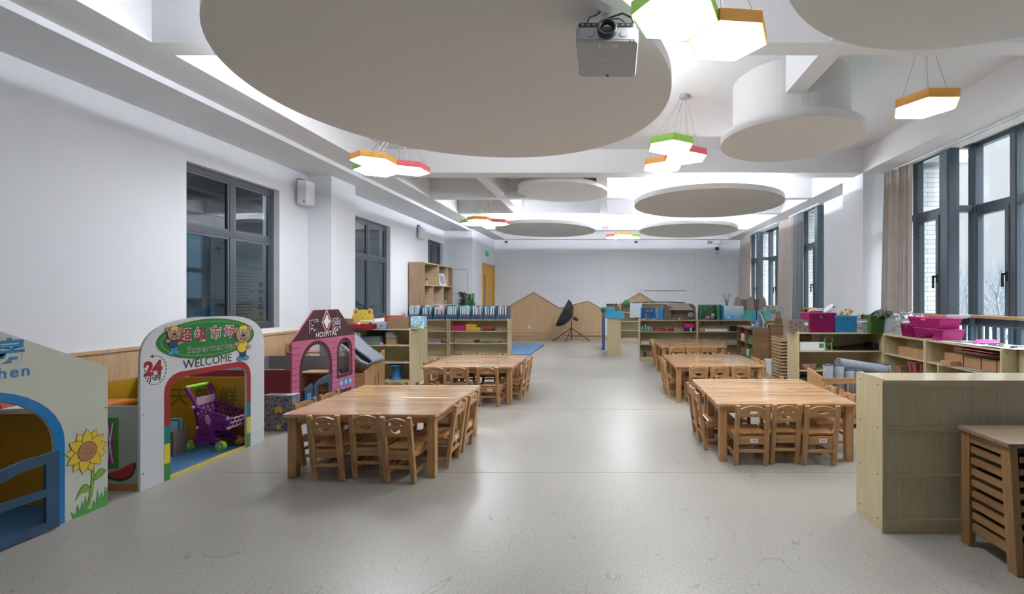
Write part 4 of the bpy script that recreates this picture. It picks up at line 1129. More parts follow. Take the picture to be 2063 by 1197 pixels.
# ---- hospital house
HP = plain('hospital_pink', 'B86080', .35); HD = plain('hospital_maroon', '45242C', .35); HPD = plain('hospital_dark_pink', '7E2A48', .4)
t = T('hospital_playhouse', 'pink plank-print play hospital house with dark maroon roof', 'playhouse', (XP, 0, 0))
HY0, HY1 = 4.93, 6.145
o_ = [(HY0, 0), (HY1, 0), (HY1, .915), (5.77, 1.256), (5.29, 1.258), (HY0, .928)]
da = (5.09, 5.60)
door = arch(da[0], da[1], 0, .60, .86)[2:]
whole = [(HY0, 0), (da[0], 0)]+door[::-1]+[(da[1], 0)]+o_[1:]
win = arch(5.775, 6.045, .43, .73, .85, 14)
B().flat([whole, win], HP, plane_x(-TH), TH).build('front_panel', t)
b = B()
b.flat([[(HY0, .928), (HY1, .915), (5.77, 1.256), (5.29, 1.258)]], HD, M0, .0015)
b.build('roof_print', t)
da2 = (da[0]-.042, da[1]+.042)
oa = arch(da2[0], da2[1], 0, .60, .905)[2:]
b = B().flat([[(da2[1], 0)]+oa+[(da2[0], 0), (da[0], 0)]+door[::-1]+[(da[1], 0)]], HD, M0, .0015)
b.flat([arch(5.74, 6.08, .39, .73, .89, 14), win], HD, M0, .0015)
b.build('opening_border', t)
b = B(); LN = plain('plank_line', '3A1C26', .5)
for j in range(1, 13):
    z = .928-j*.072
    for (a, c) in ((HY0, da2[0]), (da2[1], 5.74), (6.08, HY1)):
        if z > .89 or z < .39:
            if (a, c) == (da2[1], 5.74): c = HY1
            elif a == 6.08: continue
        b.flat([[(a, z-.0025), (c, z-.0025), (c, z+.0025), (a, z+.0025)]], LN, M0, .001)
b.build('plank_lines', t)
b = B(); HR = plain('hospital_red', 'A02534', .35)
dm = lambda s_: [(5.53-.095*s_, 1.115), (5.53, 1.115-.145*s_), (5.53+.095*s_, 1.115), (5.53, 1.115+.145*s_)]
b.flat([dm(1)], WHITE, M0, .0022).flat([dm(.9)], HD, M0, .0028).flat([dm(.84)], HR, M0, .0034)
b.flat([[(5.53-.017, 1.04), (5.53+.017, 1.04), (5.53+.017, 1.19), (5.53-.017, 1.19)]], WHITE, M0, .004).flat([[(5.47, 1.097), (5.59, 1.097), (5.59, 1.133), (5.47, 1.133)]], WHITE, M0, .0042)
for a in (45, 135):
    ca, sa = math.cos(math.radians(a)), math.sin(math.radians(a))
    b.flat([stroke([(5.53-.045*ca, 1.115-.055*sa), (5.53+.045*ca, 1.115+.055*sa)], .02)], WHITE, M0, .0044)
b.build('emblem', t)
b = B()
for (ch, y) in (('医', 5.29), ('院', 5.73)):
    b.text(ch, .165, WHITE, M0 @ Matrix.Translation((y, 1.06, .0015)), .0008, offset=.0075)
    b.text(ch, .165, HD, M0 @ Matrix.Translation((y, 1.06, .0024)), .0006, offset=.0018)
b.text('HOSPITAL', .085, WHITE, M0 @ Matrix.Translation((5.53, .965, .0015)), .0012, offset=0, space=1.1)
for (x_, z_) in ((5.0, .96), (5.1, 1.0), (5.2, 1.12), (5.4, 1.21), (5.66, 1.21), (5.85, 1.1), (5.95, 1.0), (6.05, .95), (5.22, .97), (5.9, .95)):
    b.flat([stroke([(x_-.012, z_+.004), (x_, z_-.006), (x_+.012, z_+.004)], .004)], INK, M0, .002)
b.build('roof_lettering', t)
b = B()
for i, (ch, y) in enumerate((('挂', 5.83), ('号', 5.93), ('处', 6.03))):
    b.flat([ell(y, .318, .036, .045, 22)], plain('icon_blue', '2FA0DC', .35), M0, .002); b.text(ch, .055, WHITE, M0 @ Matrix.Translation((y, .318, .0022)), .0008)
b.text('Register', .078, INK, M0 @ Matrix.Translation((5.93, .222, .0012)), .0012, offset=.002)
b.build('register_print', t)
b = B().box(-1.12, -TH, HY0+.02, HY0+.038, 0, .623, HPD)
for j in range(1, 8): b.box(-1.12, -TH, HY0+.0185, HY0+.02, .623-j*.072-.002, .623-j*.072+.002, LN)
b.build('near_side_panel', t)
HG = plain('hospital_grey', '77787C', .45)
b = B().box(-1.12, -TH, HY1-.04, HY1-.022, 0, .632, HG); b.build('far_side_panel', t)
b = B().box(-1.13, -1.112, HY0+.03, HY1-.03, 0, .632, HG); b.build('back_panel', t)
t3 = T('toy_cabinet', 'small wooden toy cabinet standing inside the hospital house', 'cabinet', (-3.72, 5.93, 0))
B().box(-.20, -.185, -.12, .12, 0, .46, OAK).box(.2, .185, -.12, .12, 0, .46, OAK).box(-.2, .2, -.12, .12, .445, .46, OAK).box(-.2, .2, .105, .12, 0, .46, OAK).box(-.19, .19, -.12, .1, .22, .235, OAK).build('cabinet_body', t3)
B().box(-.20, -.19, -.15, -.12, 0, .48, HPD).build('pink_edge', t3)
g = T('play_gate', 'dark blue half-height gate in the hospital doorway', 'gate', (XP+.003, 0, 0))
B().flat([[(5.26, .01), (5.58, .01), (5.58, .47)]+spline([(5.56, .475), (5.42, .455), (5.32, .42), (5.26, .36)], 4, False), rrect(5.33, 5.53, .13, .39, .03, 3)], GATEN, plane_x(0), .02).build('gate_leaf', g)
B().hexa([(0.0, 5.10, .01), (.02, 5.10, .01), (.02, 5.235, .01), (0, 5.235, .01)], [(0, 5.10, .385), (.02, 5.10, .385), (.02, 5.235, .43), (0, 5.235, .43)], GATEN).box(.02, .024, 5.13, 5.20, .06, .33, plain('light_blue_inlay', '3E7FB8', .4)).build('gate_leaf', g)
t4 = T('picture_board', 'pale wooden toy panel inside the hospital house near its back wall', 'toy', (-4.0, 5.6, 0))
B().box(-.22, .0, 0, .02, .0, .53, OAKW).box(0.0, .03, 0, .02, .0, .53, WHITE).build('panel', t4)
# crib toy behind
t = T('wooden_toy_rack', 'red and wooden toy rack standing on the far side of hospital wall', 'rack', (-4.28, 6.55, 0))
B().box(-.25, -.23, -.1, .1, 0, .76, PINE).box(.23, .25, -.1, .1, 0, .90, PINE).box(-.25, .25, -.1, .1, .62, .64, PINEX).box(-.25, .25, -.1, .1, .20, .22, PINEX).build('frame', t)
B().box(-.2, -.02, -.06, .06, .64, .78, plain('toy_red', 'B33A35', .5)).build('red_toy', t)
# printed cardboard box in front
def doodle_mat():
    m, nt, p = base('doodle_print')
    tc = node(nt, 'ShaderNodeTexCoord')
    v = node(nt, 'ShaderNodeTexVoronoi'); v.inputs['Scale'].default_value = 26; v.feature = 'F1'
    n = node(nt, 'ShaderNodeTexNoise'); n.inputs['Scale'].default_value = 30; n.inputs['Detail'].default_value = 2; n.inputs['Distortion'].default_value = 1.5
    r = node(nt, 'ShaderNodeValToRGB'); r.color_ramp.interpolation = 'CONSTANT'
    e = r.color_ramp.elements; e[0].position = 0; e[0].color = C('1F3F74'); e[1].position = .45; e[1].color = C('B4B2AC')
    for p_, c_ in ((.51, '1F3F74'), (.55, '8A6F86'), (.60, '1F3F74'), (.64, 'C2B04A'), (.67, '7C8FA8')):
        q = e.new(p_); q.color = C(c_)
    nt.links.new(tc.outputs['Object'], n.inputs['Vector']); nt.links.new(n.outputs['Fac'], r.inputs[0]); nt.links.new(r.outputs[0], p.inputs['Base Color'])
    p.inputs['Roughness'].default_value = .5
    return m
DOO = doodle_mat()
t = T('printed_box', 'blue doodle-printed cardboard box on the floor beside the hospital house', 'box', (-3.475, 4.84, 0))
B().box(-.155, .15, 0.0, .115, 0, .375, DOO).build('box_body', t, bevel=.003)
B().box(-.158, .152, -.001, .116, .372, .378, plain('box_edge', 'B5BAC4', .6)).box(.148, .152, -.002, .0, 0, .375, plain('box_edge', 'B5BAC4', .6)).build('white_edge', t)
B().flat([spline([(-.03, .19), (.0, .20), (.03, .19), (.045, .22), (.04, .25), (.0, .255), (-.03, .25), (-.035, .22)], 3)], plain('print_yellow', 'C9A93A', .5), plane_y(0), .001).flat([ell(.005, .045, .025, .025, 18)], plain('print_yellow2', 'D8C43A', .5), plane_y(0), .001).build('yellow_print', t)
# ------------------------------------------------------------ shelf units
def shelf(name, label, loc, rz, wd, dp, h=.92, boards=(.635, .36, .07), dividers=(), rails=False, low=(), cat='shelf', group=None, back=True, lip=.012):
    """local: front at y=-dp/2 facing -y, centred on x"""
    t = T(name, label, cat, loc, rz, group)
    th = .018; hw, hd = wd/2, dp/2
    for s in (-1, 1):
        x0 = s*hw-(th if s > 0 else 0)
        M = Matrix(((0, 0, 1, x0), (1, 0, 0, 0), (0, 1, 0, 0), (0, 0, 0, 1)))
        b = B().prism(rrect(-hd, hd, 0, h, .022, 4, corners=(0, 1, 1, 0)), 0, th, MAPLE, M)
        MS = plane_nx(x0) if s < 0 else plane_x(x0+th)
        b2 = B()
        for z in (h-.045,)+tuple(z+.009 for z in boards):
            for y in (-hd+.05, hd-.05): b.lathe([(.005, 0), (.004, .0012)], SCREW, n=8, M=MS @ Matrix.Translation((y, z, 0)))
        b.build('side_panel', t)
    B().box(-hw+th, hw-th, -hd+.003, hd-.003, h-.03, h-lip, MAPLEX).build('top_board', t)
    for z in boards: B().box(-hw+th, hw-th, -hd+.012, hd-.02, z, z+.018, MAPLEX).build('shelf_board', t)
    B().box(-hw+th, hw-th, -hd+.02, -hd+.034, .002, boards[-1], MAPLEX).build('kick_board', t)
    for x in dividers: B().box(x-.009, x+.009, -hd+.01, hd-.02, boards[-1]+.018, h-.03, MAPLE).build('divider', t)
    for x in low: B().box(x-.009, x+.009, -hd+.01, hd-.02, boards[-1]+.018, boards[0], MAPLE).build('divider', t)
    if back:
        b = B().box(-hw+th, hw-th, hd-.02, hd-.012, .05, h-.03, BACKP)
        b.build('back_panel', t)
    if rails:
        for z in (h-.045,)+tuple(z for z in boards): B().box(-hw+th, hw-th, hd-.014, hd-.001, z-.004, z+.022, MAPLEX).build('back_rail', t)
        B().box(-hw+th, hw-th, hd-.014, hd-.004, .002, boards[-1], MAPLEX).build('back_kick', t)
    return t
# near right unit, its back to the camera
shelf('storage_shelf', 'pale laminate shelf seen from behind in the right foreground', (2.24, 2.885, 0), PI, 1.24, .29, rails=True, boards=(.607, .325, .06))
# left units
shelf('storage_shelf', 'pale laminate shelf behind the hospital house holding the blue spool', (-3.70, 7.28+.18, 0), 0, 1.12, .36)
shelf('storage_shelf', 'pale laminate shelf standing back to back with the blue spool shelf', (-3.42, 7.65+.155, 0), PI, .56, .31)
shelf('storage_shelf', 'pale laminate shelf under the blue file boxes with red toys', (-2.95, 10.38+.19, 0), 0, 1.34, .38)
shelf('storage_shelf', 'pale laminate shelf under the left end of blue file boxes', (-4.145, 10.38+.19, 0), 0, 1.02, .38)
# right units
shelf('storage_shelf', 'narrow laminate shelf end under the blue foam board', (.108, 11.16+.6, 0), PI/2, 1.2, .335)
t = shelf('storage_shelf', 'tall wide laminate shelf in the back right near the far wall', (1.5, 15.1, 0), 0, 2.30, .36, h=1.235, boards=(.91, .62, .32, .07), dividers=(-.5, .4))
shelf('storage_shelf', 'laminate shelf carrying the blue sea diorama and cardboard house', (1.30, 10.2+.19, 0), 0, 1.28, .38)
shelf('storage_shelf', 'laminate shelf carrying the green and the pale blue dioramas', (2.795, 10.2+.19, 0), 0, 1.70, .38)
shelf('storage_shelf', 'laminate shelf carrying the magenta and blue baskets', (3.26, 6.5+.2, 0), 0, 1.21, .40)
shelf('storage_shelf', 'laminate shelf under the green basket along the window wall', (3.72+.17, 5.87, 0), -PI/2, .83, .34)
shelf('storage_shelf', 'laminate shelf with brown boxes under the paper sheets', (3.72+.17, 4.915, 0), -PI/2, 1.07, .34, low=(-.33,))
shelf('storage_shelf', 'laminate shelf cut off by the right edge of photo', (4.14, 4.19, 0), 0, .55, .34, boards=(.62, .33, .06))
tag(B().box(3.93, 3.95, 3.86, 4.00, .0, .80, OAK).build('wooden_board', loc=(.06, 0, 0)), 'upright brown wooden board at the right edge of the photo', 'board')

# ---- file boxes with folders on the far left shelves
FB = plain('file_box_blue', '465C7C', .5); 
FC = {'pale blue': plain('folder_pale_blue', 'A9C7D6', .5), 'teal': plain('folder_teal', '6FA9AD', .5), 'pink': plain('folder_pink', 'C48FA3', .5), 'white': plain('folder_white', 'C3CBD2', .5), 'grey blue': plain('folder_grey_blue', '8298AC', .5)}
def filebox(x, y, label):
    t = T('magazine_file', label, 'file box', (x, y, .908), 0, 'blue file boxes on the left shelves')
    w_ = .133; d_ = .125; b = B()
    b.box(-w_, w_, -d_, -d_+.004, 0, .115, FB).box(-w_, w_, d_-.004, d_, 0, .31, FB).box(-w_, w_, -d_, d_, 0, .004, FB)
    for s in (-1, 1): b.add([(s*w_-s*.004*(i % 2), yy, zz) for (yy, zz) in ((-d_, 0), (d_, 0), (d_, .31), (-d_+.1, .31), (-d_, .115)) for i in (0, 1)], [(0, 2, 4, 6, 8), (1, 9, 7, 5, 3)]+[(2*i, 2*i+1, (2*i+3) % 10, (2*i+2) % 10) for i in range(5)], FB)
    b.build('box_body', t)
    b = B()
    for q in range(4): b.box(-.06+q*.035, -.04+q*.035, -d_-.001, -d_, .03, .055, INK)
    b.build('marking', t)
    return t
rnd = random.Random(11)
names = list(FC)
ords = ['leftmost', 'second', 'third', 'fourth', 'fifth', 'sixth', 'seventh', 'rightmost']
pal = [['pale blue', 'white'], ['teal', 'white', 'grey blue'], ['white', 'pink'], ['teal', 'pale blue'], ['pale blue', 'teal'], ['pale blue', 'white', 'pink'], ['pale blue', 'teal', 'white'], ['pink', 'white']]
F0 = {}
for i in range(8):
    x = -2.42-(7-i)*.285
    filebox(x, 10.52, '%s of the eight blue file boxes on the left shelves' % ords[i])
    n = rnd.choice((4, 5)); xs = -.11
    cnt = {}
    for j in range(n):
        c = pal[i][j % len(pal[i])]
        th = rnd.uniform(.022, .04); hh = rnd.uniform(.27, .315)
        xx = x-.105+.21*(j+.5)/n
        key = c
        if key not in F0:
            o = B().box(-.5, .5, -.10, .10, 0, 1, FC[c]).box(-.3, .3, -.101, -.10, .1, .9, WHITE).build('folder'); F0[key] = o
        else:
            o = F0[key].copy(); COL.objects.link(o)
        o.location = (xx, 10.51+rnd.uniform(-.005, .005), .913); o.scale = (th, 1, hh); o.rotation_euler = (0, rnd.uniform(-.06, .06), 0)
        cnt[c] = cnt.get(c, 0)+1
        tag(o, '%s folder from the left, %s one in the %s blue file box' % (ORD[j], c, ords[i]), 'folder', 'pastel folders in the file boxes')

# ---- small toy makers
def blob(name, label, cat, loc, sx_, sy, sz, mat, group=None):
    return tag(B().ball((0, 0, sz), 1, mat, 12, (sx_, sy, sz)).build(name, loc=loc), label, cat, group)
def blk(name, label, cat, loc, sx_, sy, sz, mat, group=None, rz=0, bevel=.004):
    return tag(B().box(-sx_/2, sx_/2, -sy/2, sy/2, 0, sz, mat).build(name, loc=loc, rz=rz, bevel=bevel), label, cat, group)
def sheet(name, label, loc, sx_, sy, mat, rz=0, cat='paper', th=.0015, group=None):
    return tag(B().box(-sx_/2, sx_/2, -sy/2, sy/2, 0, th, mat).build(name, loc=loc, rz=rz), label, cat, group)
MGN = plain('toy_magenta', 'C4207A', .35); TR = plain('toy_red', 'B33A35', .5); TY = plain('toy_yellow', 'D2A72E', .4); TG = plain('toy_green', '3E9A4A', .4); TB = plain('toy_blue', '3C8FC9', .4)
# first-aid toys on the far left shelf (upper board, z .653)
zu = .654
t = T('toy_first_aid_case', 'magenta toy case lying on the shelf below the file boxes', 'toy case', (-3.42, 10.52, zu))
B().prism(rrect(-.15, .15, 0, .115, .03), -.06, .06, MGN, plane_y(0)).build('case_body', t, bevel=.006); B().path([(-.04, -.065, .09), (-.03, -.09, .10), (.03, -.09, .10), (.04, -.065, .09)], .006, MGN, 6).build('handle', t)
t = T('toy_first_aid_case', 'yellow toy case with a white cross badge on left shelf', 'toy case', (-3.13, 10.52, zu))
B().prism(rrect(-.13, .12, 0, .155, .03), -.06, .06, TY, plane_y(0)).build('case_body', t, bevel=.006)
B().flat([ell(0, .09, .03, .03, 16)], WHITE, plane_y(-.06), .002).flat([[(-.008, .07), (.008, .07), (.008, .11), (-.008, .11)], ], TR, plane_y(-.062), .002).flat([[(-.02, .082), (.02, .082), (.02, .098), (-.02, .098)]], TR, plane_y(-.062), .0024).build('cross_badge', t)
t = T('toy_camera', 'small yellow toy box in front of the yellow case', 'toy', (-3.0, 10.43, zu)); B().box(-.1, .08, -.03, .03, 0, .07, TY).build('body', t, bevel=.008); B().tube((-.02, -.03, .035), (-.02, -.05, .035), .02, TY).build('knob', t)
t = T('toy_truck', 'red toy truck on the shelf below the file boxes', 'toy truck', (-2.72, 10.5, zu))
B().box(-.15, .03, -.05, .05, .02, .095, TR).box(.04, .13, -.05, .05, .02, .085, TR).build('body', t, bevel=.01)
for x_ in (-.1, 0.0, .09): B().tube((x_, -.06, .022), (x_, .06, .022), .022, BLACK, 12).build('wheel', t)
for i in range(5):
    tag(B().path([(.03*math.cos(a/8*2*PI), .03*math.sin(a/8*2*PI), 0) for a in range(8)], .008, (TR, TY)[i % 2], 6, closed=True).build('toy_ring', loc=(-2.52+i*.05, 10.45+.03*(i % 2), zu+.009)), '%s toy ring, %s from the left, right of the red truck' % (('red', 'yellow')[i % 2], ORD[i]), 'toy ring', 'toy rings right of the red truck')
t = T('hoop_net', 'flat dark green net hoop on the middle board below file boxes', 'hoop', (-2.72, 10.5, .392))
B().path([(.26*math.cos(a/24*2*PI), .12*math.sin(a/24*2*PI), 0.01*math.sin(a)) for a in range(24)], .008, plain('dark_green', '4F6E45', .6), 6, closed=True).build('rim', t)
b = B()
for i in range(-4, 5): b.tube((i*.055, -.11*math.sqrt(max(0, 1-(i*.055/.26)**2)), .0), (i*.055, .11*math.sqrt(max(0, 1-(i*.055/.26)**2)), .0), .003, plain('dark_green', '4F6E45', .6), 4)
for i in (-1, 0, 1): b.tube((-.24, i*.05, 0), (.24, i*.05, 0), .003, plain('dark_green', '4F6E45', .6), 4)
b.build('net', t)
t = T('toy_bowl', 'dark red toy bowl on the middle board beside green hoop', 'bowl', (-3.02, 10.5, .379)); B().lathe([(.03, 0), (.06, .03), (.07, .06)], plain('dark_red', '6E2C38', .5), n=20).build('bowl', t)
blk('toy_package', 'stack of printed toy papers on the left lower board', 'package', (-3.95, 10.5, .379), .28, .2, .05, plain('lilac_print', '8F8AA8', .5))
t = T('stuffed_bag', 'crumpled brown bag on the board behind the left table', 'bag', (-3.72, 10.5, .379)); B().ball((0, 0, .07), .1, CARD, 12, (1.1, .8, .7)).build('bag', t, subsurf=0)

# ---- on and in the blue spool shelf (top .908; boards .653,.378,.088)
ZT = .908
t = T('bear_board', 'yellow bear-face board standing on the shelf behind the hospital', 'toy board', (-4.0, 7.50, ZT))
BY = plain('bear_yellow', 'D5B548', .45)
b = B().flat([[(-.175, 0), (.175, 0)]+[(.175*math.cos(math.radians(a)), .16+.14*math.sin(math.radians(a))) for a in range(0, 181, 10)]], BY, plane_y(0), .018); b.build('face_board', t)
for s in (-1, 1):
    eo = B().flat([ell(s*.115, .27, .042, .048, 20)], BY, plane_y(.002), .018).build('ear', t)
    B().flat([ell(s*.11, .262, .022, .03, 16)], plain('ear_brown', '96643F', .5), plane_y(-.0165), .002).build('inner_ear', eo)
b = B()
for s in (-1, 1): b.flat([ell(s*.035, .215, .006, .009, 10)], INK, plane_y(-.018), .001)
b.flat([stroke([(.02*math.sin(math.radians(a)), .175-.016*math.cos(math.radians(a))) for a in range(-80, 81, 20)], .005)], INK, plane_y(-.018), .001)
b.build('face_print', t)
b = B().box(-.02, .18, -.05, -.04, .0, .13, WHITE); b.build('white_frame', t); B().box(-.005, .165, -.055, -.05, .015, .115, BY).build('frame_inset', t)
carton('cardboard_box', 'brown cardboard box on the shelf left of the red tray', (-4.28, 7.42, ZT), .26, .2, .155, CARD, 0, open_=False)
t = T('red_tray_box', 'dark red open tray of small toys on the spool shelf', 'tray', (-3.90, 7.34, ZT-.0), 0)
RB = plain('tray_red', '97202C', .4)
B().box(-.185, .185, -.09, .09, 0, .006, RB).box(-.185, .185, -.09, -.084, 0, .075, RB).box(-.185, .185, .084, .09, 0, .075, RB).box(-.185, -.179, -.09, .09, 0, .075, RB).box(.179, .185, -.09, .09, 0, .075, RB).box(-.18, .18, -.085, .085, .05, .062, WHITE).build('tray_body', t)
for i, (x_, c) in enumerate(((-.14, TB), (-.08, WHITE), (.10, BLACK), (.14, TB))):
    blk('toy_figure', ('blue toy piece at the left of the red tray', 'white toy piece in the red tray', 'black toy piece in the red tray', 'blue toy piece at the right of the red tray')[i], 'toy', (-3.90+x_, 7.33, ZT+.062), .03, .03, .035, c)
t = T('open_suitcase', 'orange red open toy suitcase behind the red tray', 'toy case', (-3.55, 7.53, ZT))
OR_ = plain('orange_red_case', '9E3B28', .5); B().box(-.15, .15, -.07, .07, 0, .095, OR_).build('base', t, bevel=.006); B().box(-.15, .15, .05, .075, .10, .2, OR_).build('lid', t, bevel=.006)
t = T('toy_till', 'small pale blue toy box with red button on spool shelf', 'toy', (-3.60, 7.33, ZT)); B().box(-.075, .075, -.05, .05, 0, .10, plain('till_blue', '86A6BE', .5)).build('body', t, bevel=.005); B().tube((0, -.05, .05), (0, -.055, .05), .015, TR, 12).build('button', t)
t = T('wood_grain_box', 'brown wood-grain box on the spool shelf beside the picture box', 'box', (-3.35, 7.36, ZT)); B().box(-.155, .155, -.07, .07, 0, .185, wood('box_wood', '7C6248', '97795A', 'x', .6)).build('body', t)
def sky_print():
    m, nt, p = base('sky_and_flowers_print')
    tc = node(nt, 'ShaderNodeTexCoord'); v = node(nt, 'ShaderNodeTexVoronoi'); v.inputs['Scale'].default_value = 28; v.feature = 'SMOOTH_F1'
    sx = node(nt, 'ShaderNodeSeparateXYZ'); r = node(nt, 'ShaderNodeValToRGB'); r.color_ramp.elements[0].position = .02; r.color_ramp.elements[0].color = C('5E9E58'); r.color_ramp.elements[1].position = .06; r.color_ramp.elements[1].color = C('97C4DC')
    n = node(nt, 'ShaderNodeTexNoise'); n.inputs['Scale'].default_value = 18; r2 = node(nt, 'ShaderNodeValToRGB'); r2.color_ramp.elements[0].position = .58; r2.color_ramp.elements[1].position = .60
    mx = node(nt, 'ShaderNodeMix', data_type='RGBA'); mx.inputs[7].default_value = C('DDE6EA')
    L = nt.links.new; L(tc.outputs['Object'], sx.inputs[0]); L(sx.outputs['Z'], r.inputs[0]); L(tc.outputs['Object'], n.inputs['Vector']); L(n.outputs['Fac'], r2.inputs[0]); L(r2.outputs[0], mx.inputs[0]); L(r.outputs[0], mx.inputs[6]); L(mx.outputs[2], p.inputs['Base Color'])
    p.inputs['Roughness'].default_value = .4
    return m
SKYP = sky_print()
t = T('picture_box', 'pale blue picture box with clouds and grass on the spool shelf', 'box', (-3.065, 7.42, ZT)); B().box(-.11, .11, -.05, .05, 0, .195, SKYP).build('body', t)
b = B()
for (x_, z_, c) in ((.07, .17, TY), (-.02, .06, TY), (.06, .10, MGN), (.03, .05, TG), (-.07, .04, MGN)): b.flat([ell(x_, z_, .012, .014, 12)], c, plane_y(-.05), .001)
b.build('flower_print', t)
sheet('paper_sheet', 'white paper flat on the spool shelf near its right end', (-3.22, 7.40, ZT), .3, .16, WHITE)
t = carton('cardboard_box', 'grey open box on the upper board of the spool shelf', (-3.82, 7.47, .654), .34, .22, .13, plain('grey_card', '6B7076', .8), 0, open_=True)
t = T('milk_carton', 'pale blue printed carton on the upper board, left end', 'carton', (-4.02, 7.36, .654)); B().box(-.06, .06, -.04, .04, 0, .20, plain('carton_blue', 'A6C0CF', .5)).build('body', t); B().box(-.03, .03, -.042, -.04, .02, .12, plain('carton_dark', '3C4A58', .5)).build('print', t)
t = T('folded_box', 'brown folded box on the upper board of spool shelf, right', 'box', (-3.49, 7.42, .654)); B().box(-.08, .08, -.05, .05, 0, .12, CARD).build('body', t); B().hexa([(-.08, -.055, .12), (.08, -.055, .12), (.08, .05, .12), (-.08, .05, .12)], [(-.08, -.06, .19), (.0, -.06, .2), (.0, .05, .2), (-.08, .05, .19)], plain('carton_blue', 'A6C0CF', .5)).build('lid', t)
blk('toy_car', 'small green toy car on the upper board of spool shelf', 'toy', (-3.70, 7.32, .654), .07, .04, .035, TG); blk('toy_car', 'small pink toy piece on the upper board of spool shelf', 'toy', (-3.62, 7.32, .654), .05, .04, .035, plain('toy_pink', 'D48BB5', .5))
blob('small_pebble', 'tiny grey ball on the middle board of the spool shelf', 'ball', (-3.27, 7.36, .378), .015, .015, .01, GREY)
t = T('blue_spool', 'blue spool-shaped toy stool on the lowest board behind the table', 'toy stool', (-3.42, 7.42, .088))
SPB = plain('spool_blue', '2F6FA5', .35); B().lathe([(.085, 0), (.09, .01), (.075, .025), (.068, .04), (.068, .2), (.075, .215)], SPB, n=32).build('spool_body', t); B().lathe([(.10, .215), (.125, .222), (.125, .24), (.12, .245)], SPB, n=32).build('rim', t); 

# ---- felt cloth and wooden crate beside the spool shelf
def felt():
    m, nt, p = base('grey_felt')
    tc = node(nt, 'ShaderNodeTexCoord'); n = node(nt, 'ShaderNodeTexNoise'); n.inputs['Scale'].default_value = 120; n.inputs['Detail'].default_value = 3
    r = node(nt, 'ShaderNodeValToRGB'); r.color_ramp.elements[0].position = .35; r.color_ramp.elements[1].position = .65; r.color_ramp.elements[0].color = C('6E757D'); r.color_ramp.elements[1].color = C('9BA2A9')
    L = nt.links.new; L(tc.outputs['Object'], n.inputs['Vector']); L(n.outputs['Fac'], r.inputs[0]); L(r.outputs[0], p.inputs['Base Color']); p.inputs['Roughness'].default_value = .95
    p.inputs['Specular IOR Level'].default_value = .1
    return m
FELT = felt(); FEDGE = plain('felt_edge', '3C4048', .9)
t = T('wooden_crate', 'pale wooden crate under the grey felt beside the hospital house', 'crate', (-3.72, 6.72, 0))
M1 = plane_x(.29)
B().flat([[(-.28, 0), (.28, 0), (.28, .62), (.20, .58), (-.28, .36)], [(-.02, .06), (.01, .06), (.01, .26), (-.02, .26)], [(.08, .06), (.11, .06), (.11, .30), (.08, .30)]], PINE, M1, .02).build('side_panel', t)
B().flat([[(-.28, 0), (.28, 0), (.28, .62), (.20, .58), (-.28, .36)]], PINE, plane_x(-.31), .02).build('side_panel', t)
B().box(-.29, .29, -.28, -.26, .05, .34, PINEX).build('front_panel', t); B().box(-.29, .29, .26, .28, .05, .5, PINEX).build('back_panel', t); B().box(-.29, .29, -.26, .26, .05, .07, PINEX).build('bottom', t)
t = T('felt_cloth', 'thick grey felt mat folded over the wooden crate', 'felt mat', (-3.72, 6.62, 0))
def slab(pts, w0, w1, th, mat, axis='y'):      # thick bent sheet: profile in XZ, extruded in y
    b = B(); n = len(pts); up = []; 
    for i, p in enumerate(pts):
        a = pts[max(i-1, 0)]; c = pts[min(i+1, n-1)]; dx, dz = c[0]-a[0], c[1]-a[1]; q = math.hypot(dx, dz) or 1
        up.append((p[0]-dz/q*th, p[1]+dx/q*th))
    loop = pts+up[::-1]; N = len(loop)
    vs = [(x, w0, z) for x, z in loop]+[(x, w1, z) for x, z in loop]
    fs = [(i, (i+1) % N, N+(i+1) % N, N+i) for i in range(N)]
    fs += [(i, i+1, N-2-i, N-1-i) for i in range(n-1)]+[(N+i, N+N-1-i, N+N-2-i, N+i+1) for i in range(n-1)]
    b.add(vs, fs, mat); return b
pr = spline([(-.34, .78), (-.15, .90), (.0, .80), (.16, .66), (.30, .56), (.36, .50), (.30, .475), (.18, .47)], 5, False)
slab(pr, -.12, .22, .022, FELT).build('upper_layer', t)
pr = spline([(-.30, .68), (-.1, .74), (.08, .62), (.22, .50), (.33, .455)], 5, False)
slab(pr, -.16, .20, .02, FELT).build('lower_layer', t)
b = B().flat([[(-.30, .73), (-.08, .86), (.02, .60), (.0, .32), (-.20, .34), (-.3, .5)]], FELT, plane_y(-.20), .02).build('hanging_flap', t)
tag(B().path([(-.1+.02*math.sin(i*1.3), -.03*i/3, .05*math.sin(i*.9)) for i in range(8)], .006, FEDGE, 6).path([(-.1, -.02, .03), (.05, -.05, .05), (.12, -.08, .0)], .006, FEDGE, 6).build('felt_piping', loc=(-3.95, 6.65, .94)), 'dark piping cord lying on top of the grey felt', 'cord')

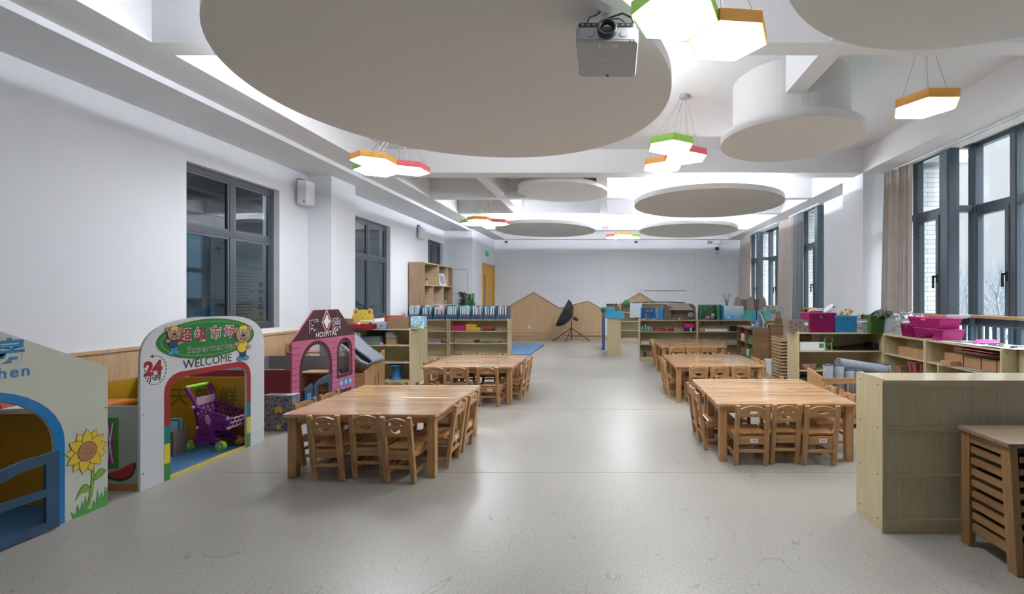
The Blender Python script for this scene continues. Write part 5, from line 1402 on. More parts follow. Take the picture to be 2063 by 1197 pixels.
# ---- tall bookcase on the left
BC = wood('bookcase_ash', '94785E', 'B5977A', 'z', .5); BCX = wood('bookcase_ash_light', 'B19A7F', 'CDB89C', 'x', .5)
t = T('bookcase', 'tall grey oak cubby bookcase against the left wall', 'bookcase', (XL+.03, 11.77, 0))
D_, Wd, Hh = .36, 1.96, 2.24
B().box(0, D_, -Wd/2, -Wd/2+.025, 0, Hh, BC).build('side_panel', t); B().box(0, D_, Wd/2-.025, Wd/2, 0, Hh, BC).build('side_panel', t)
B().box(0, D_, -Wd/2+.025, Wd/2-.025, Hh-.025, Hh, BCX).build('top_board', t); B().box(0, .015, -Wd/2+.025, Wd/2-.025, .05, Hh-.025, BC).build('back_panel', t)
zs = (1.69, 1.20, .72, .25)
for z in zs: B().box(.015, D_, -Wd/2+.025, Wd/2-.025, z, z+.025, BCX).build('shelf_board', t)
rows = [(Hh-.025, 1.715, (-.05, .62)), (1.69, 1.225, (-.42, .28)), (1.20, .745, (-.1, .5)), (.72, .275, (-.3, .4))]
for z1, z0, ds in rows:
    for d in ds: B().box(.015, D_-.005, d, d+.02, z0, z1, BCX).build('divider', t)
t = T('picture_frame', 'tilted white photo frame on the top row of the bookcase', 'picture frame', (-4.42, 12.25, 1.716), -.25)
M2 = Matrix.Rotation(-.22, 4, 'Y')
B().box(0, .015, -.15, .15, 0, .33, WHITE, M2).build('frame', t, bevel=.003); B().box(.015, .017, -.1, .1, .05, .28, plain('photo_grey', '9FA5A9', .5), M2).build('photo', t); B().box(-.12, -.11, -.01, .01, 0, .2, WHITE).build('stand', t)
t = T('picture_frame', 'small white frame at the left end of the top row', 'picture frame', (-4.42, 10.95, 1.716), .3); B().box(0, .015, -.07, .07, 0, .27, WHITE, M2).build('frame', t)
PLG = plain('succulent_green', '4F7A3C', .6); POT = plain('clay_pot', 'A69A8C', .6)
def potplant(loc, label, pot=.05, h=.08):
    t = T('potted_plant', label, 'plant', loc, 0, 'small potted plants in the bookcase')
    B().lathe([(pot*.7, 0), (pot, h)], POT, n=16).build('pot', t)
    b = B(); rn = random.Random(label)
    for i in range(26):
        a = rn.uniform(0, 6.28); e_ = rn.uniform(.3, 1.2); L = rn.uniform(.06, .11)
        p = Vector((.01*math.cos(a), .01*math.sin(a), h-.005)); q = p+Vector((math.cos(a)*math.cos(e_), math.sin(a)*math.cos(e_), math.sin(e_)))*L
        b.tube(p, q, .009, PLG, 5, .002)
    b.build('leaves', t)
potplant((-4.44, 11.15, 1.716), 'small green potted plant in the top row of the bookcase', h=.10)
potplant((-4.44, 11.5, 1.226), 'small potted plant in the second bookcase row, left', h=.13); potplant((-4.44, 12.4, 1.226), 'small potted plant in the second bookcase row, right', .07, .12)
# tall plant by the corner
t = T('potted_palm', 'tall drooping dark green plant standing by the left far corner', 'plant', (-4.0, 12.85, 0))
B().lathe([(.13, 0), (.18, .35)], POT, n=24).build('pot', t); B().tube((0, 0, .3), (0, 0, 1.15), .02, BROWN).build('stem', t)
PG1 = plain('leaf_dark', '2F3A38', .6); PG2 = plain('leaf_mid', '36633A', .5); b = B(); rn = random.Random(5)
for i in range(280):
    side_ = i % 2; a = rn.uniform(0, 6.28); z0 = rn.uniform(.9, 1.5)
    c0 = Vector((-.08 if side_ else .12, 0, z0)); r_ = rn.uniform(.06, .17); dr = rn.uniform(.15, .35)
    if side_: pts = [c0, c0+Vector((math.cos(a)*r_*.6, math.sin(a)*r_*.6, .08)), c0+Vector((math.cos(a)*r_, math.sin(a)*r_, .02))]
    else: pts = [c0, c0+Vector((math.cos(a)*r_*.8, math.sin(a)*r_*.8, .02)), c0+Vector((math.cos(a)*r_, math.sin(a)*r_, -dr))]
    b.path(pts, [.004, .016, .002], PG1 if side_ else PG2, 4)
b.build('foliage', t)

# ---- softbox on tripod
t = T('studio_softbox', 'black octagonal studio softbox tilted on a tripod near far wall', 'softbox', (-1.23, 14.9, 0))
SB = plain('softbox_fabric', '1C1F24', .42); SBW = plain('softbox_diffuser', '23272D', .5)
ax = Vector((-.80, -.35, -.42)).normalized()   # opens towards lower left
apex = Vector((.02, 0, .80)); 
ax = Vector((-.62, -.10, .30)).normalized()
u_ = ax.cross(Vector((0, 1, 0))).normalized(); v_ = ax.cross(u_)
b = B(); R_ = .50; cen = apex+ax*.36
cen = Vector((-.30, 0, .93))
ax = (cen-Vector((.16, 0, .80))).normalized(); ax = Vector((-.88, -.12, .45)).normalized()
u_ = ax.cross(Vector((0, 1, 0))).normalized(); v_ = ax.cross(u_).normalized()
rings = []
for (rr_, dd) in ((.50, -.0), (.46, .12), (.34, .24), (.18, .32), (.05, .36)):
    rings.append([cen-ax*dd+(u_*math.cos(2*PI*k_/8+.39)+v_*math.sin(2*PI*k_/8+.39))*rr_ for k_ in range(8)])
vs = [p for q in rings for p in q]
b.add(vs, [(i*8+k_, i*8+(k_+1) % 8, (i+1)*8+(k_+1) % 8, (i+1)*8+k_) for i in range(4) for k_ in range(8)], SB)
b.add(rings[-1], [tuple(range(8))], SB)
b.build('fabric_shell', t); B().add(rings[0], [tuple(range(8))], SBW).add([p-ax*.01 for p in rings[0]], [tuple(range(8))[::-1]], SBW).build('front_face', t)
hp = cen-ax*.40
B().tube(hp, hp-ax*.16, .05, BLACK).tube(hp-Vector((0, 0, .0)), (0, 0, .62), .015, STEEL).build('lamp_head', t)
B().tube((0, 0, .05), (0, 0, .66), .018, BLACK).build('pole', t)
for a in (200, 255, 350):
    dx, dy = math.cos(math.radians(a)), math.sin(math.radians(a))
    B().tube((0, 0, .42), (dx*.62, dy*.42, .015), .014, BLACK).build('leg', t); B().tube((0, 0, .16), (dx*.31, dy*.21, .215), .008, BLACK).build('brace', t)
# blue mat by the far left
tag(B().box(-3.9, -1.93, 11.25, 13.56, 0.001, .03, plain('carpet_blue', '577AA0', .8)).build('floor_mat'), 'large blue floor mat beyond the left shelves', 'mat')
# ------------------------------------------------------------ curtains
CUR = plain('beige_curtain', 'B8B0AA', .9, bump=.15, bscale=200, spec=.1, var=.06, vscale=5); CURG = plain('grey_curtain', '7F8388', .8, spec=.2)
def curtain(top, bot, z0, z1, folds, amp, label, mat=CUR):
    """top, bot: (x,y)-(x,y) ends of the hanging line at head and hem"""
    b = B(); n = folds*10; m = 14; rnd = random.Random(label); ph = [rnd.uniform(.7, 1.3) for _ in range(folds+1)]
    vs = []
    for j in range(m+1):
        v = j/m; z = z1+(z0-z1)*v
        for i in range(n+1):
            u = i/n
            a = [top[k][0]*(1-v)+bot[k][0]*v for k in (0, 1)]; c = [top[k][1]*(1-v)+bot[k][1]*v for k in (0, 1)]
            x = a[0]+(c[0]-a[0])*u; y = a[1]+(c[1]-a[1])*u
            dx, dy = c[0]-a[0], c[1]-a[1]; q = math.hypot(dx, dy) or 1
            uu = u+.35/folds*math.sin(2*PI*1.7*u+ph[0]*5)+.02*math.sin(v*2.2+u*9)
            w_ = amp*(ph[int(u*folds)]*.5+.5)*(math.sin(2*PI*folds*uu)+.35*math.sin(2*PI*folds*2.3*uu+1))*(.6+.6*v)
            vs.append((x-dy/q*w_, y+dx/q*w_, z))
    fs = [(j*(n+1)+i, j*(n+1)+i+1, (j+1)*(n+1)+i+1, (j+1)*(n+1)+i) for j in range(m) for i in range(n)]
    b.add(vs, fs, mat, None, True)
    o = b.build('curtain')
    s = o.modifiers.new('thickness', 'SOLIDIFY'); s.thickness = .006
    tag(o, label, 'curtain', 'curtains along the window wall')
curtain(((4.28, 4.36), (7.16, 6.62)), ((4.19, 4.34), (7.12, 6.60)), .05, 3.34, 6, .030, 'beige pleated curtain beside the near right column')
curtain(((4.36, 4.36), (11.80, 10.95)), ((4.24, 4.33), (11.75, 10.92)), .05, 3.34, 7, .035, 'beige pleated curtain between the two far window bays')
curtain(((4.37, 4.37), (10.88, 10.45)), ((4.35, 4.36), (10.88, 10.45)), .05, 3.34, 2, .05, 'smooth grey curtain beside the beige one, nearer to camera', CURG)
curtain(((4.37, 4.36), (15.35, 14.15)), ((4.24, 4.33), (15.3, 14.15)), .05, 3.34, 8, .035, 'beige pleated curtain in the far right corner')

# ------------------------------------------------------------ bay railing
RAILM = plain('blue_grey_railing', '4C6272', .4, metal=.2); HANDR = wood('handrail_oak', 'A27E58', 'C79F74', 'y', .4)
def railing(x1, x2, ya, yb, yc, label):
    t = T('window_railing', label, 'railing', (0, 0, 0))
    z = 1.16
    b = B().box(x1-.03, x1+.03, yb, yc, z-.02, z+.02, HANDR).box(x2-.03, x2+.03, ya, yb+.0, z-.02, z+.02, HANDR)
    b.build('handrail', t, bevel=.008)
    B().box(x1-.03, x2+.03, yb-.03, yb+.03, z-.021, z+.021, plain('handrail_pale', 'B5B3B0', .4)).build('handrail_joint', t, bevel=.006)
    b = B().box(x1-.015, x1+.015, yb, yc, 1.04, 1.055, RAILM).box(x2-.015, x2+.015, ya, yb, 1.04, 1.055, RAILM).box(x1, x2, yb-.015, yb+.015, 1.04, 1.055, RAILM)
    b.box(x1-.015, x1+.015, yb, yc, .12, .14, RAILM).box(x2-.015, x2+.015, ya, yb, .12, .14, RAILM).box(x1, x2, yb-.015, yb+.015, .12, .14, RAILM)
    b.build('cross_rail', t)
    n = int((yb-ya)/.112)
    for i in range(min(n, 45)):
        y = yb-.14-i*.112
        if y < ya: break
        B().box(x2-.01, x2+.01, y-.022, y+.022, .14, 1.04, RAILM).build('baluster', t)
    for i in range(int((yc-yb)/.112)):
        B().box(x1-.01, x1+.01, yb+.1+i*.112-.022, yb+.1+i*.112+.022, .14, 1.04, RAILM).build('baluster', t)
    for x in (x1+.10, x1+.21): B().box(x-.022, x+.022, yb-.01, yb+.01, .14, 1.04, RAILM).build('baluster', t)
    for (x, y) in ((x1, yc-.03), (x2, yb), (x2, yb-1.6), (x2, yb-3.2), (x1, yb)):
        if y > ya: B().box(x-.025, x+.025, y-.025, y+.025, 0, 1.14, RAILM).build('post', t)
railing(4.40, 4.70, 2.5, 6.0, 7.10, 'oak topped blue-grey railing in front of large bay window')
railing(4.40, 4.70, 9.66, 9.80, 10.40, 'oak topped blue-grey railing at the middle bay window')
railing(4.40, 4.70, 12.1, 13.75, 14.10, 'oak topped blue-grey railing at the farthest bay window')

# ------------------------------------------------------------ tray rack, right foreground
t = T('tray_rack', 'brown beech rack of sliding trays in the bottom right corner', 'rack', (0, 0, 0))
X0, X1, Y0, Y1, HR = 2.02, 2.72, 2.33, 2.655, .665
TRT = wood('rack_top', '7A6551', '917C66', 'x', .4)
B().prism(rrect(X0-.015, X1, Y0-.01, Y1+.01, .012, 3), HR-.022, HR, TRT).build('top_board', t, bevel=.003)
for (x, y, sx2) in ((X0, Y1-.06, -.0), (X0, Y0, .02), (X1-.05, Y0, 0), (X1-.05, Y1-.06, 0)):
    yo = -.02 if y == Y0 else .0
    B().hexa([(x+sx2, y+yo, 0), (x+.04+sx2, y+yo, 0), (x+.04+sx2, y+.06+yo, 0), (x+sx2, y+.06+yo, 0)], [(x, y, HR-.022), (x+.04, y, HR-.022), (x+.04, y+.06, HR-.022), (x, y+.06, HR-.022)], RACKW).build('leg', t, bevel=.004)
B().box(X0+.005, X0+.035, Y0+.05, Y1-.05, HR-.075, HR-.022, RACKX).build('side_rail', t)
B().box(X0+.02, X0+.05, Y0+.03, Y1-.05, .09, .135, RACKX).build('side_rail', t)
NR = 7
for i in range(NR):
    z = .16+i*.062
    B().box(X0+.008+.012*(1-i/NR), X0+.032+.012*(1-i/NR), Y0+.04, Y1-.05, z, z+.034, RACKX).build('side_slat', t)
TRB = plain('tray_black', '1E2226', .4); TRY = plain('tray_olive', 'A09A5A', .5)
for i in range(NR+1):
    z = .125+i*.062
    b = B().box(X0+.05, X1-.05, Y0-.0, Y1-.04, z, z+.006, TRB if i % 2 else TRY).box(X0+.05, X1-.05, Y0+.0, Y0+.012, z, z+.036, RACKX).box(X0+.05, X1-.05, Y0+.012, Y0+.016, z+.0, z+.03, TRB)
    b.build('tray', t)
B().box(X0+.05, X1-.05, Y0+.03, Y0+.05, HR-.06, HR-.022, plain('rack_dark_edge', '2B2B2B', .5)).build('front_rail', t)

# ------------------------------------------------------------ felt rolls in the wooden crib
t = T('wooden_crib', 'pine crate with spindle front holding rolled grey felt', 'crate', (0, 0, 0))
CX0, CX1, CY0, CY1 = 2.27, 2.98, 4.93, 5.30
B().hexa([(CX0, CY0, 0), (CX0+.02, CY0, 0), (CX0+.02, CY1, 0), (CX0, CY1, 0)], [(CX0, CY0, .545), (CX0+.02, CY0, .545), (CX0+.02, CY1, .60), (CX0, CY1, .60)], PINE).build('side_panel', t)
B().box(CX1-.02, CX1, CY0, CY1, 0, .545, PINE).build('side_panel', t)
B().box(CX0, CX1, CY1-.02, CY1, .05, .42, PINEX).build('back_panel', t); B().box(CX0+.02, CX1-.02, CY0+.02, CY1-.02, .05, .07, PINEX).build('bottom', t)
for z in (.48, .345): B().box(CX0+.02, CX1-.02, CY0, CY0+.02, z, z+.06 if z > .4 else z+.03, PINEX).build('front_rail', t)
B().box(CX0+.02, CX1-.02, CY0, CY0+.02, .05, .11, PINEX).build('front_rail', t)
for i in range(7): B().box(CX0+.09+i*.09, CX0+.107+i*.09, CY0+.004, CY0+.016, .11, .48, PINE).build('spindle', t)
def roll(p, d, L, r, label, turns=2.2, flat_=.7):
    """rolled felt: spiral section extruded along d"""
    b = B(); n = 44; th = .010; sp = []
    for i in range(n+1):
        a = i/n*turns*2*PI; q = r-(r-.015)*i/n*.9
        sp.append((q*math.cos(a), q*flat_*math.sin(a)))
    M = Vector(d).normalized().to_track_quat('Z', 'Y').to_matrix().to_4x4(); M.translation = Vector((0, 0, 0))
    N = n+1; vs = [(x, y, 0) for x, y in sp]+[(x, y, L) for x, y in sp]
    b.add(vs, [(i, i+1, N+i+1, N+i) for i in range(n)], FELT, M, True)
    o = b.build('felt_body')
    T_ = T('felt_roll', label, 'felt roll', p, 0, 'rolled grey felt mats in the crate')
    o.name = 'roll_body'; o.parent = T_
    s = o.modifiers.new('thickness', 'SOLIDIFY'); s.thickness = th; s.offset = -1
    e = B(); pts = [M @ Vector((x*.97, y*.97, L)) for x, y in sp[:int(n*.45)]]+[]
    e.path(pts, .005, FEDGE, 5); e.build('edge_binding', T_)
for i, (x, y, L, r) in enumerate(((2.38, 5.02, .60, .060), (2.50, 5.03, .59, .060), (2.61, 5.02, .545, .055), (2.72, 5.04, .54, .055))):
    roll((x, y, .075), (0, 0, 1), L, r, ('tall grey felt roll at the left end of the crate', 'tall grey felt roll, second from the left in the crate', 'shorter grey felt roll, third from left in the crate', 'shorter grey felt roll, fourth from left in the crate')[i])
roll((2.57, 5.18, .655), (1, .1, -.16), .56, .085, 'big grey felt roll lying across the upright rolls', flat_=.9)
for i, x in enumerate((3.07, 3.17)): roll((x, 5.28, .02), (0, 0, 1), .62, .05, ('upright grey felt roll just behind the near shelf, left one', 'upright grey felt roll just behind the near shelf, right one')[i])

# ------------------------------------------------------------ baskets and bins
def weave(name, col):
    m, nt, p = base(name); c = C(col)
    tc = node(nt, 'ShaderNodeTexCoord'); mp = node(nt, 'ShaderNodeMapping'); mp.inputs['Rotation'].default_value = (PI/2, 0, .0)
    w1 = node(nt, 'ShaderNodeTexChecker'); w1.inputs['Scale'].default_value = 70
    p.inputs['Base Color'].default_value = c; p.inputs['Roughness'].default_value = .35
    b = node(nt, 'ShaderNodeBump'); b.inputs['Strength'].default_value = .8; b.inputs['Distance'].default_value = .003
    r = node(nt, 'ShaderNodeMix', data_type='RGBA'); r.inputs[6].default_value = tuple(q*.72 for q in c[:3])+(1,); r.inputs[7].default_value = c
    L = nt.links.new; L(tc.outputs['Object'], mp.inputs[0]); L(mp.outputs[0], w1.inputs['Vector']); L(w1.outputs['Fac'], r.inputs[0]); L(r.outputs[2], p.inputs['Base Color']); L(w1.outputs['Fac'], b.inputs['Height']); L(b.outputs[0], p.inputs['Normal'])
    return m
WMG = weave('magenta_weave', 'A81D66'); WBL = weave('blue_weave', '3FA6DC'); WPK = weave('pink_weave', 'D0338C'); WGR = weave('green_weave', '4E7A35')
def basket(label, loc, w_, d_, h, mat, rz=0, group=None, taper=.87):
    t = T('woven_basket', label, 'basket', loc, rz, group)
    a, c = w_/2, d_/2; k_ = taper; b = B()
    bot = [(-a*k_, -c*k_), (a*k_, -c*k_), (a*k_, c*k_), (-a*k_, c*k_)]; top = [(-a, -c), (a, -c), (a, c), (-a, c)]
    sl = math.atan2(c*(1-k_), h); H = math.hypot(h, c*(1-k_))
    for i in (1, 3, 2):
        j = (i+1) % 4
        p0, p1, q0, q1 = bot[i], bot[j], top[i], top[j]
        b.add([(p0[0], p0[1], 0), (p1[0], p1[1], 0), (q1[0], q1[1], h), (q0[0], q0[1], h)], [(0, 1, 2, 3)], mat)
    b.add([(p[0], p[1], .002) for p in bot], [(0, 1, 2, 3)], mat)
    M = Matrix.Translation((0, -c*k_, 0)) @ Matrix.Rotation(sl, 4, 'X') @ plane_y(0)
    b.flat([[(-a*k_, 0), (a*k_, 0), (a, H), (-a, H)], ell(0, H*.82, min(.05, a*.4), H*.055+.004, 16)], mat, M, .003)
    o = b.build('basket_body', t)
    s = o.modifiers.new('thickness', 'SOLIDIFY'); s.thickness = .003
    r = B().path([(-a, -c, h), (a, -c, h), (a, c, h), (-a, c, h)], .007, mat, 6, closed=True); r.build('rim', t)
    return t
basket('large magenta woven basket of toys on the right shelf', (3.005, 6.66, ZT), .385, .30, .275, WMG)
basket('bright blue woven basket with fake flowers on the right shelf', (3.335, 6.64, ZT), .315, .26, .235, WBL)
basket('green woven basket in the corner left of the clear bin', (3.74, 6.56, ZT), .20, .26, .24, WGR)
basket('small magenta basket at the left of the pink stack', (3.90, 5.90, ZT), .22, .22, .15, WMG, -PI/2)
basket('lower pink woven basket of the stack by the window', (3.91, 5.50, ZT), .52, .25, .125, WPK, -PI/2)
basket('upper pink woven basket of the stack by the window', (3.90, 5.55, ZT+.136), .56, .26, .115, WPK, -PI/2)
CLR = None
def clear_mat():
    m = bpy.data.materials.new('clear_plastic'); m.use_nodes = True; nt = m.node_tree; nt.nodes.clear()
    o = node(nt, 'ShaderNodeOutputMaterial'); a = node(nt, 'ShaderNodeBsdfTransparent'); p = node(nt, 'ShaderNodeBsdfPrincipled'); mx = node(nt, 'ShaderNodeMixShader')
    p.inputs['Base Color'].default_value = C('C9D2DA'); p.inputs['Roughness'].default_value = .2; mx.inputs[0].default_value = .28
    nt.links.new(a.outputs[0], mx.inputs[1]); nt.links.new(p.outputs[0], mx.inputs[2]); nt.links.new(mx.outputs[0], o.inputs[0]); return m
CLR = clear_mat()
SCRAP = [plain('scrap_%s' % n, c, .6) for n, c in (('red', 'A8403C'), ('blue', '4A6FA0'), ('white', 'C9C9CC'), ('olive', '6E7A48'), ('tan', 'A58B6A'), ('dark', '34363C'), ('pink', 'C27A98'))]
def scraps(x0, x1, y0, y1, z0, z1, n, seed, name, label, size=.03):
    rn = random.Random(seed); b = B()
    for i in range(n):
        c = (rn.uniform(x0, x1), rn.uniform(y0, y1), rn.uniform(z0, z1)); q = rn.uniform(.5, 1)*size
        M = Matrix.Translation(c) @ Matrix.Rotation(rn.uniform(0, 3), 4, 'Z') @ Matrix.Rotation(rn.uniform(0, 3), 4, 'X')
        if i % 3: b.box(-q, q, -q*.6, q*.6, -q*.3, q*.3, SCRAP[i % 7], M)
        else: b.ball((0, 0, 0), q*.7, SCRAP[i % 7], 8, M=M)
    o = b.build(name); tag(o, label, name.replace('_', ' '), kind='stuff')
def clearbin(label, loc, w_, d_, h):
    t = T('clear_bin', label, 'bin', loc)
    b = B(); k_ = .004
    b.box(-w_/2, w_/2, -d_/2, -d_/2+k_, 0, h, CLR).box(-w_/2, w_/2, d_/2-k_, d_/2, 0, h, CLR).box(-w_/2, -w_/2+k_, -d_/2, d_/2, 0, h, CLR).box(w_/2-k_, w_/2, -d_/2, d_/2, 0, h, CLR).box(-w_/2, w_/2, -d_/2, d_/2, 0, k_, CLR)
    b.build('bin_body', t); B().path([(-w_/2, -d_/2, h), (w_/2, -d_/2, h), (w_/2, d_/2, h), (-w_/2, d_/2, h)], .007, CLR, 6, closed=True).build('rim', t)
    B().box(-w_*.28, w_*.3, -d_/2-.012, -d_/2, h*.78, h*.9, WHITE).build('handle', t)
clearbin('small clear bin of craft supplies beside the blue basket', (3.60, 6.66, ZT), .20, .26, .185)
scraps(3.52, 3.68, 6.56, 6.76, ZT+.03, ZT+.12, 40, 1, 'craft_supplies', 'mixed craft supplies inside the small clear bin')
clearbin('large clear bin of colourful scraps in the window corner', (4.04, 6.34, ZT), .40, .30, .20)
scraps(3.88, 4.20, 6.22, 6.46, ZT+.03, ZT+.15, 90, 2, 'craft_scraps', 'colourful craft scraps inside the large clear bin')
scraps(2.87, 3.13, 6.57, 6.75, ZT+.2, ZT+.27, 26, 5, 'toy_heap', 'heap of small toys filling the magenta basket', .035)
t = T('toy_shoe', 'white toy shoe sticking out of the magenta basket', 'toy shoe', (3.13, 6.6, ZT+.28), .3)
B().path([(-.08, 0, 0), (-.03, 0, .03), (.03, 0, .07), (.07, 0, .10)], [.025, .035, .038, .03], WHITE, 10).build('body', t); B().ball((.06, -.03, .08), .014, BLACK).build('eye', t)
t = T('toy_figure', 'white and tan toy lying on top of the magenta basket', 'toy', (2.93, 6.62, ZT+.29), .2); B().path([(-.10, 0, 0), (-.04, 0, .02), (.02, 0, .03), (.07, 0, .015)], [.012, .025, .03, .015], plain('toy_tan', 'C9AE95', .5), 8).build('body', t); B().box(0, .12, -.03, .03, .015, .03, WHITE).build('panel', t)
t = T('fake_flowers', 'bunch of yellow fake flowers on the blue basket', 'flowers', (3.36, 6.6, ZT+.20))
b = B(); b2 = B(); rn = random.Random(4)
for i in range(11):
    x, y, z = rn.uniform(-.10, .11), rn.uniform(-.05, .05), rn.uniform(.05, .13); b.tube((x*.3, y*.3, 0), (x, y, z), .002, TG, 4)
    for k_ in range(6): b2.ball((x+.012*math.cos(k_), y, z+.012*math.sin(k_)), .009, TY, 6)
    b2.ball((x, y-.008, z), .007, plain('flower_heart', 'B5622A', .6), 6)
b.build('stems', t); b2.build('blossoms', t)
scraps(3.22, 3.45, 6.55, 6.74, ZT+.17, ZT+.225, 22, 8, 'dark_trinkets', 'dark trinkets filling the blue basket')
t = T('scissors_bunch', 'dark scissors and brushes sticking out of small clear bin', 'tools', (3.62, 6.62, ZT+.14))
b = B()
for i in range(7):
    a = -.7+i*.23; b.tube((0, 0, 0), (math.sin(a)*.13, -.01*i, math.cos(a)*.11), .005, BLACK, 5)
for i in (1, 3, 5): a = -.7+i*.23; b.path([(math.sin(a)*.13+.014*math.cos(q), -.01*i, math.cos(a)*.11+.014*math.sin(q)) for q in (0, 1, 2, 3, 4, 5, 5.8)], .004, plain('handle_red', '8A3A36', .5), 5, closed=True)
b.build('tools', t)
# crumpled plastic on the big clear bin
def crumple(name, label, loc, w_, d_, h, mat, seed, cat='plastic'):
    rn = random.Random(seed); b = B(); n = 16; vs = []
    for j in range(n+1):
        for i in range(n+1):
            u, v = i/n-.5, j/n-.5; vs.append((u*w_, v*d_, h*(1-3*(u*u+v*v))*.7+rn.uniform(0, h*.5)))
    b.add(vs, [(j*(n+1)+i, j*(n+1)+i+1, (j+1)*(n+1)+i+1, (j+1)*(n+1)+i) for j in range(n) for i in range(n)], mat)
    o = b.build(name, loc=loc); s = o.modifiers.new('thickness', 'SOLIDIFY'); s.thickness = .002
    tag(o, label, cat)
crumple('foil_sheet', 'crumpled silvery film heaped on the large clear bin', (4.05, 6.33, ZT+.20), .40, .26, .10, plain('silver_film', '8E9196', .25, metal=.6), 3)
crumple('foil_sheet', 'crumpled dark film heaped between green basket and clear bin', (3.82, 6.45, ZT+.235), .26, .22, .09, plain('dark_film', '4A4543', .3, metal=.3), 9)
# box stack left of the magenta basket
def booklabel_box(label, loc, rz):
    t = T('cardboard_box', label, 'box', loc, rz)
    B().box(-.16, .16, -.09, .09, 0, .175, CARDG).build('box_body', t)
    b = B()
    for i in range(5):
        for j in range(4): b.box(-.13+i*.06, -.10+i*.06, -.0915, -.09, .02+j*.036, .028+j*.036+.012*((i+j) % 2), plain('box_print', '4E4640', .7))
    b.build('printing', t); B().box(.06, .11, -.092, -.0915, .10, .14, WHITE).build('sticker', t)
    B().box(-.161, -.16, -.08, .08, .0, .17, CARD).build('pale_end', t)
booklabel_box('printed grey-brown cardboard box at the left end of the basket shelf', (2.72, 6.66, ZT), -.12)
sheet('paper_sheet', 'white papers lying right of the small clear bin', (3.76, 6.58-.05, ZT), .16, .14, WHITE, .2, th=.004)
# board contents of basket shelf
t = T('white_box', 'long white box with green label on the basket shelf', 'box', (2.86, 6.62, .654)); B().box(-.17, .18, -.1, .1, 0, .115, WHITE).build('body', t, bevel=.003); B().box(.10, .165, -.102, -.1, .04, .10, plain('label_green', '3F8A5A', .5)).build('label', t)
carton('cardboard_box', 'brown box behind the long white box', (2.83, 6.80, .654), .26, .1, .20, CARD, 0)
blk('paper_bag', 'beige paper bag standing behind the long white box', 'bag', (3.0, 6.76, .654), .12, .06, .22, plain('bag_beige', 'B59C85', .8), rz=.1)
t = T('ring_toy', 'lime green hoop toy on two legs on the basket shelf', 'toy', (3.13, 6.60, .654))
GRN = plain('lime_plastic', '5FC457', .3); B().path([(.058*math.cos(a/20*2*PI), 0, .135+.052*math.sin(a/20*2*PI)) for a in range(20)], .006, GRN, 8, closed=True).build('hoop', t)
for s in (-1, 1): B().tube((s*.045, 0, .0), (s*.045, 0, .10), .007, GRN).ball((s*.045, 0, .012), .016, GRN).build('leg', t)
for i in range(12):
    o = B().box(-.004, .004, -.11, .11, 0, .045+.0055*i, BLACK).build('black_folder', loc=(3.24+i*.045, 6.64, .655), rz=0)
    o.rotation_euler = (0, -1.05+i*.03, 0)
    tag(o, 'thin black folder on the basket shelf, %s from the left in the leaning row' % ORD[i], 'folder', 'black folders leaning on the basket shelf')
blk('black_box', 'black box at the right end of the leaning folders', 'box', (3.79, 6.68, .654), .10, .2, .10, BLACK)
t = T('toy_bowl', 'dusty pink bowl of beads on the middle board of basket shelf', 'bowl', (2.84, 6.62, .379)); B().lathe([(.08, 0), (.11, .04), (.115, .08)], plain('dusty_pink', 'A9827A', .4), n=24).build('bowl', t); B().lathe([(.105, .07), (.11, .075), (.07, .085)], plain('beads_red', '8E4038', .5), n=20).build('beads', t)
for i, c in enumerate((plain('tray_dark_green', '2C3A24', .5), plain('tray_lime', '6A9A3A', .5))):
    blk('toy_tray', ('dark tray on the lowest board of the basket shelf', 'lime green tray on the lowest board of the basket shelf')[i], 'tray', (2.9, 6.66, .089+.09*(1-i)), .40, .28, .085, c)
# window-wall shelves: brown boxes, papers, stool
def kraft(label, y0, y1, x, z=.654, h=.11, group='brown boxes on the window-wall shelves'):
    t = T('kraft_box', label, 'box', (x, (y0+y1)/2, z), 0, group); L = (y1-y0)/2-.003
    B().box(-.07, .07, -L, L, 0, h, plain('kraft', 'AC8562', .8, var=.06)).build('box_body', t); B().box(-.069, .069, -L+.002, L-.002, h, h+.003, plain('kraft_lid', 'B9936E', .8)).build('lid', t)
for i, (a, c) in enumerate(((5.80, 6.06), (5.66, 5.80), (5.50, 5.66))): kraft(('largest brown box below the pink baskets', 'middle brown box below the pink baskets', 'rightmost brown box below the pink baskets')[i], a, c, 3.86)
for i, (a, c) in enumerate(((5.00, 5.28), (4.76, 4.99), (4.57, 4.75), (4.42, 4.56))): kraft(('leftmost brown box below the white papers', 'second brown box below the white papers', 'third brown box below the white papers', 'rightmost brown box below the white papers')[i], a, c, 3.90, h=.12)
kraft('small open tray in front of the boxes below the white papers', 5.02, 5.18, 3.78, h=.045, group='small trays on the window-wall shelves')
for i in range(6): sheet('index_card', 'white card in the fanned row below the papers, %s from the left' % ORD[i], (3.77, 4.95-i*.055, .655+i*.001), .09, .08, plain('card_grey', 'A9A9A6', .7), .2, 'card', group='fanned white cards')
t = T('toy_stool', 'pink child stool on the lower board of the window shelf', 'stool', (3.86, 5.80, .378))
B().lathe([(.085, .20), (.10, .21), (.10, .225)], plain('stool_pink', 'B84A62', .4), n=28).build('seat', t)
for a in (.8, 2.4, 3.9, 5.5): B().tube((.05*math.cos(a), .05*math.sin(a), 0), (.075*math.cos(a), .075*math.sin(a), .205), .016, plain('stool_pink', 'B84A62', .4), 8).build('leg', t)
carton('cardboard_box', 'small brown box beside the pink stool', (3.84, 6.05, .378), .12, .14, .13, CARD, 0)
blk('wooden_block', 'pale wooden toy house on the lower window-wall shelf', 'toy', (3.80, 4.98, .378), .12, .18, .10, PINE)
PAP = plain('white_paper', 'D5D8DC', .5)
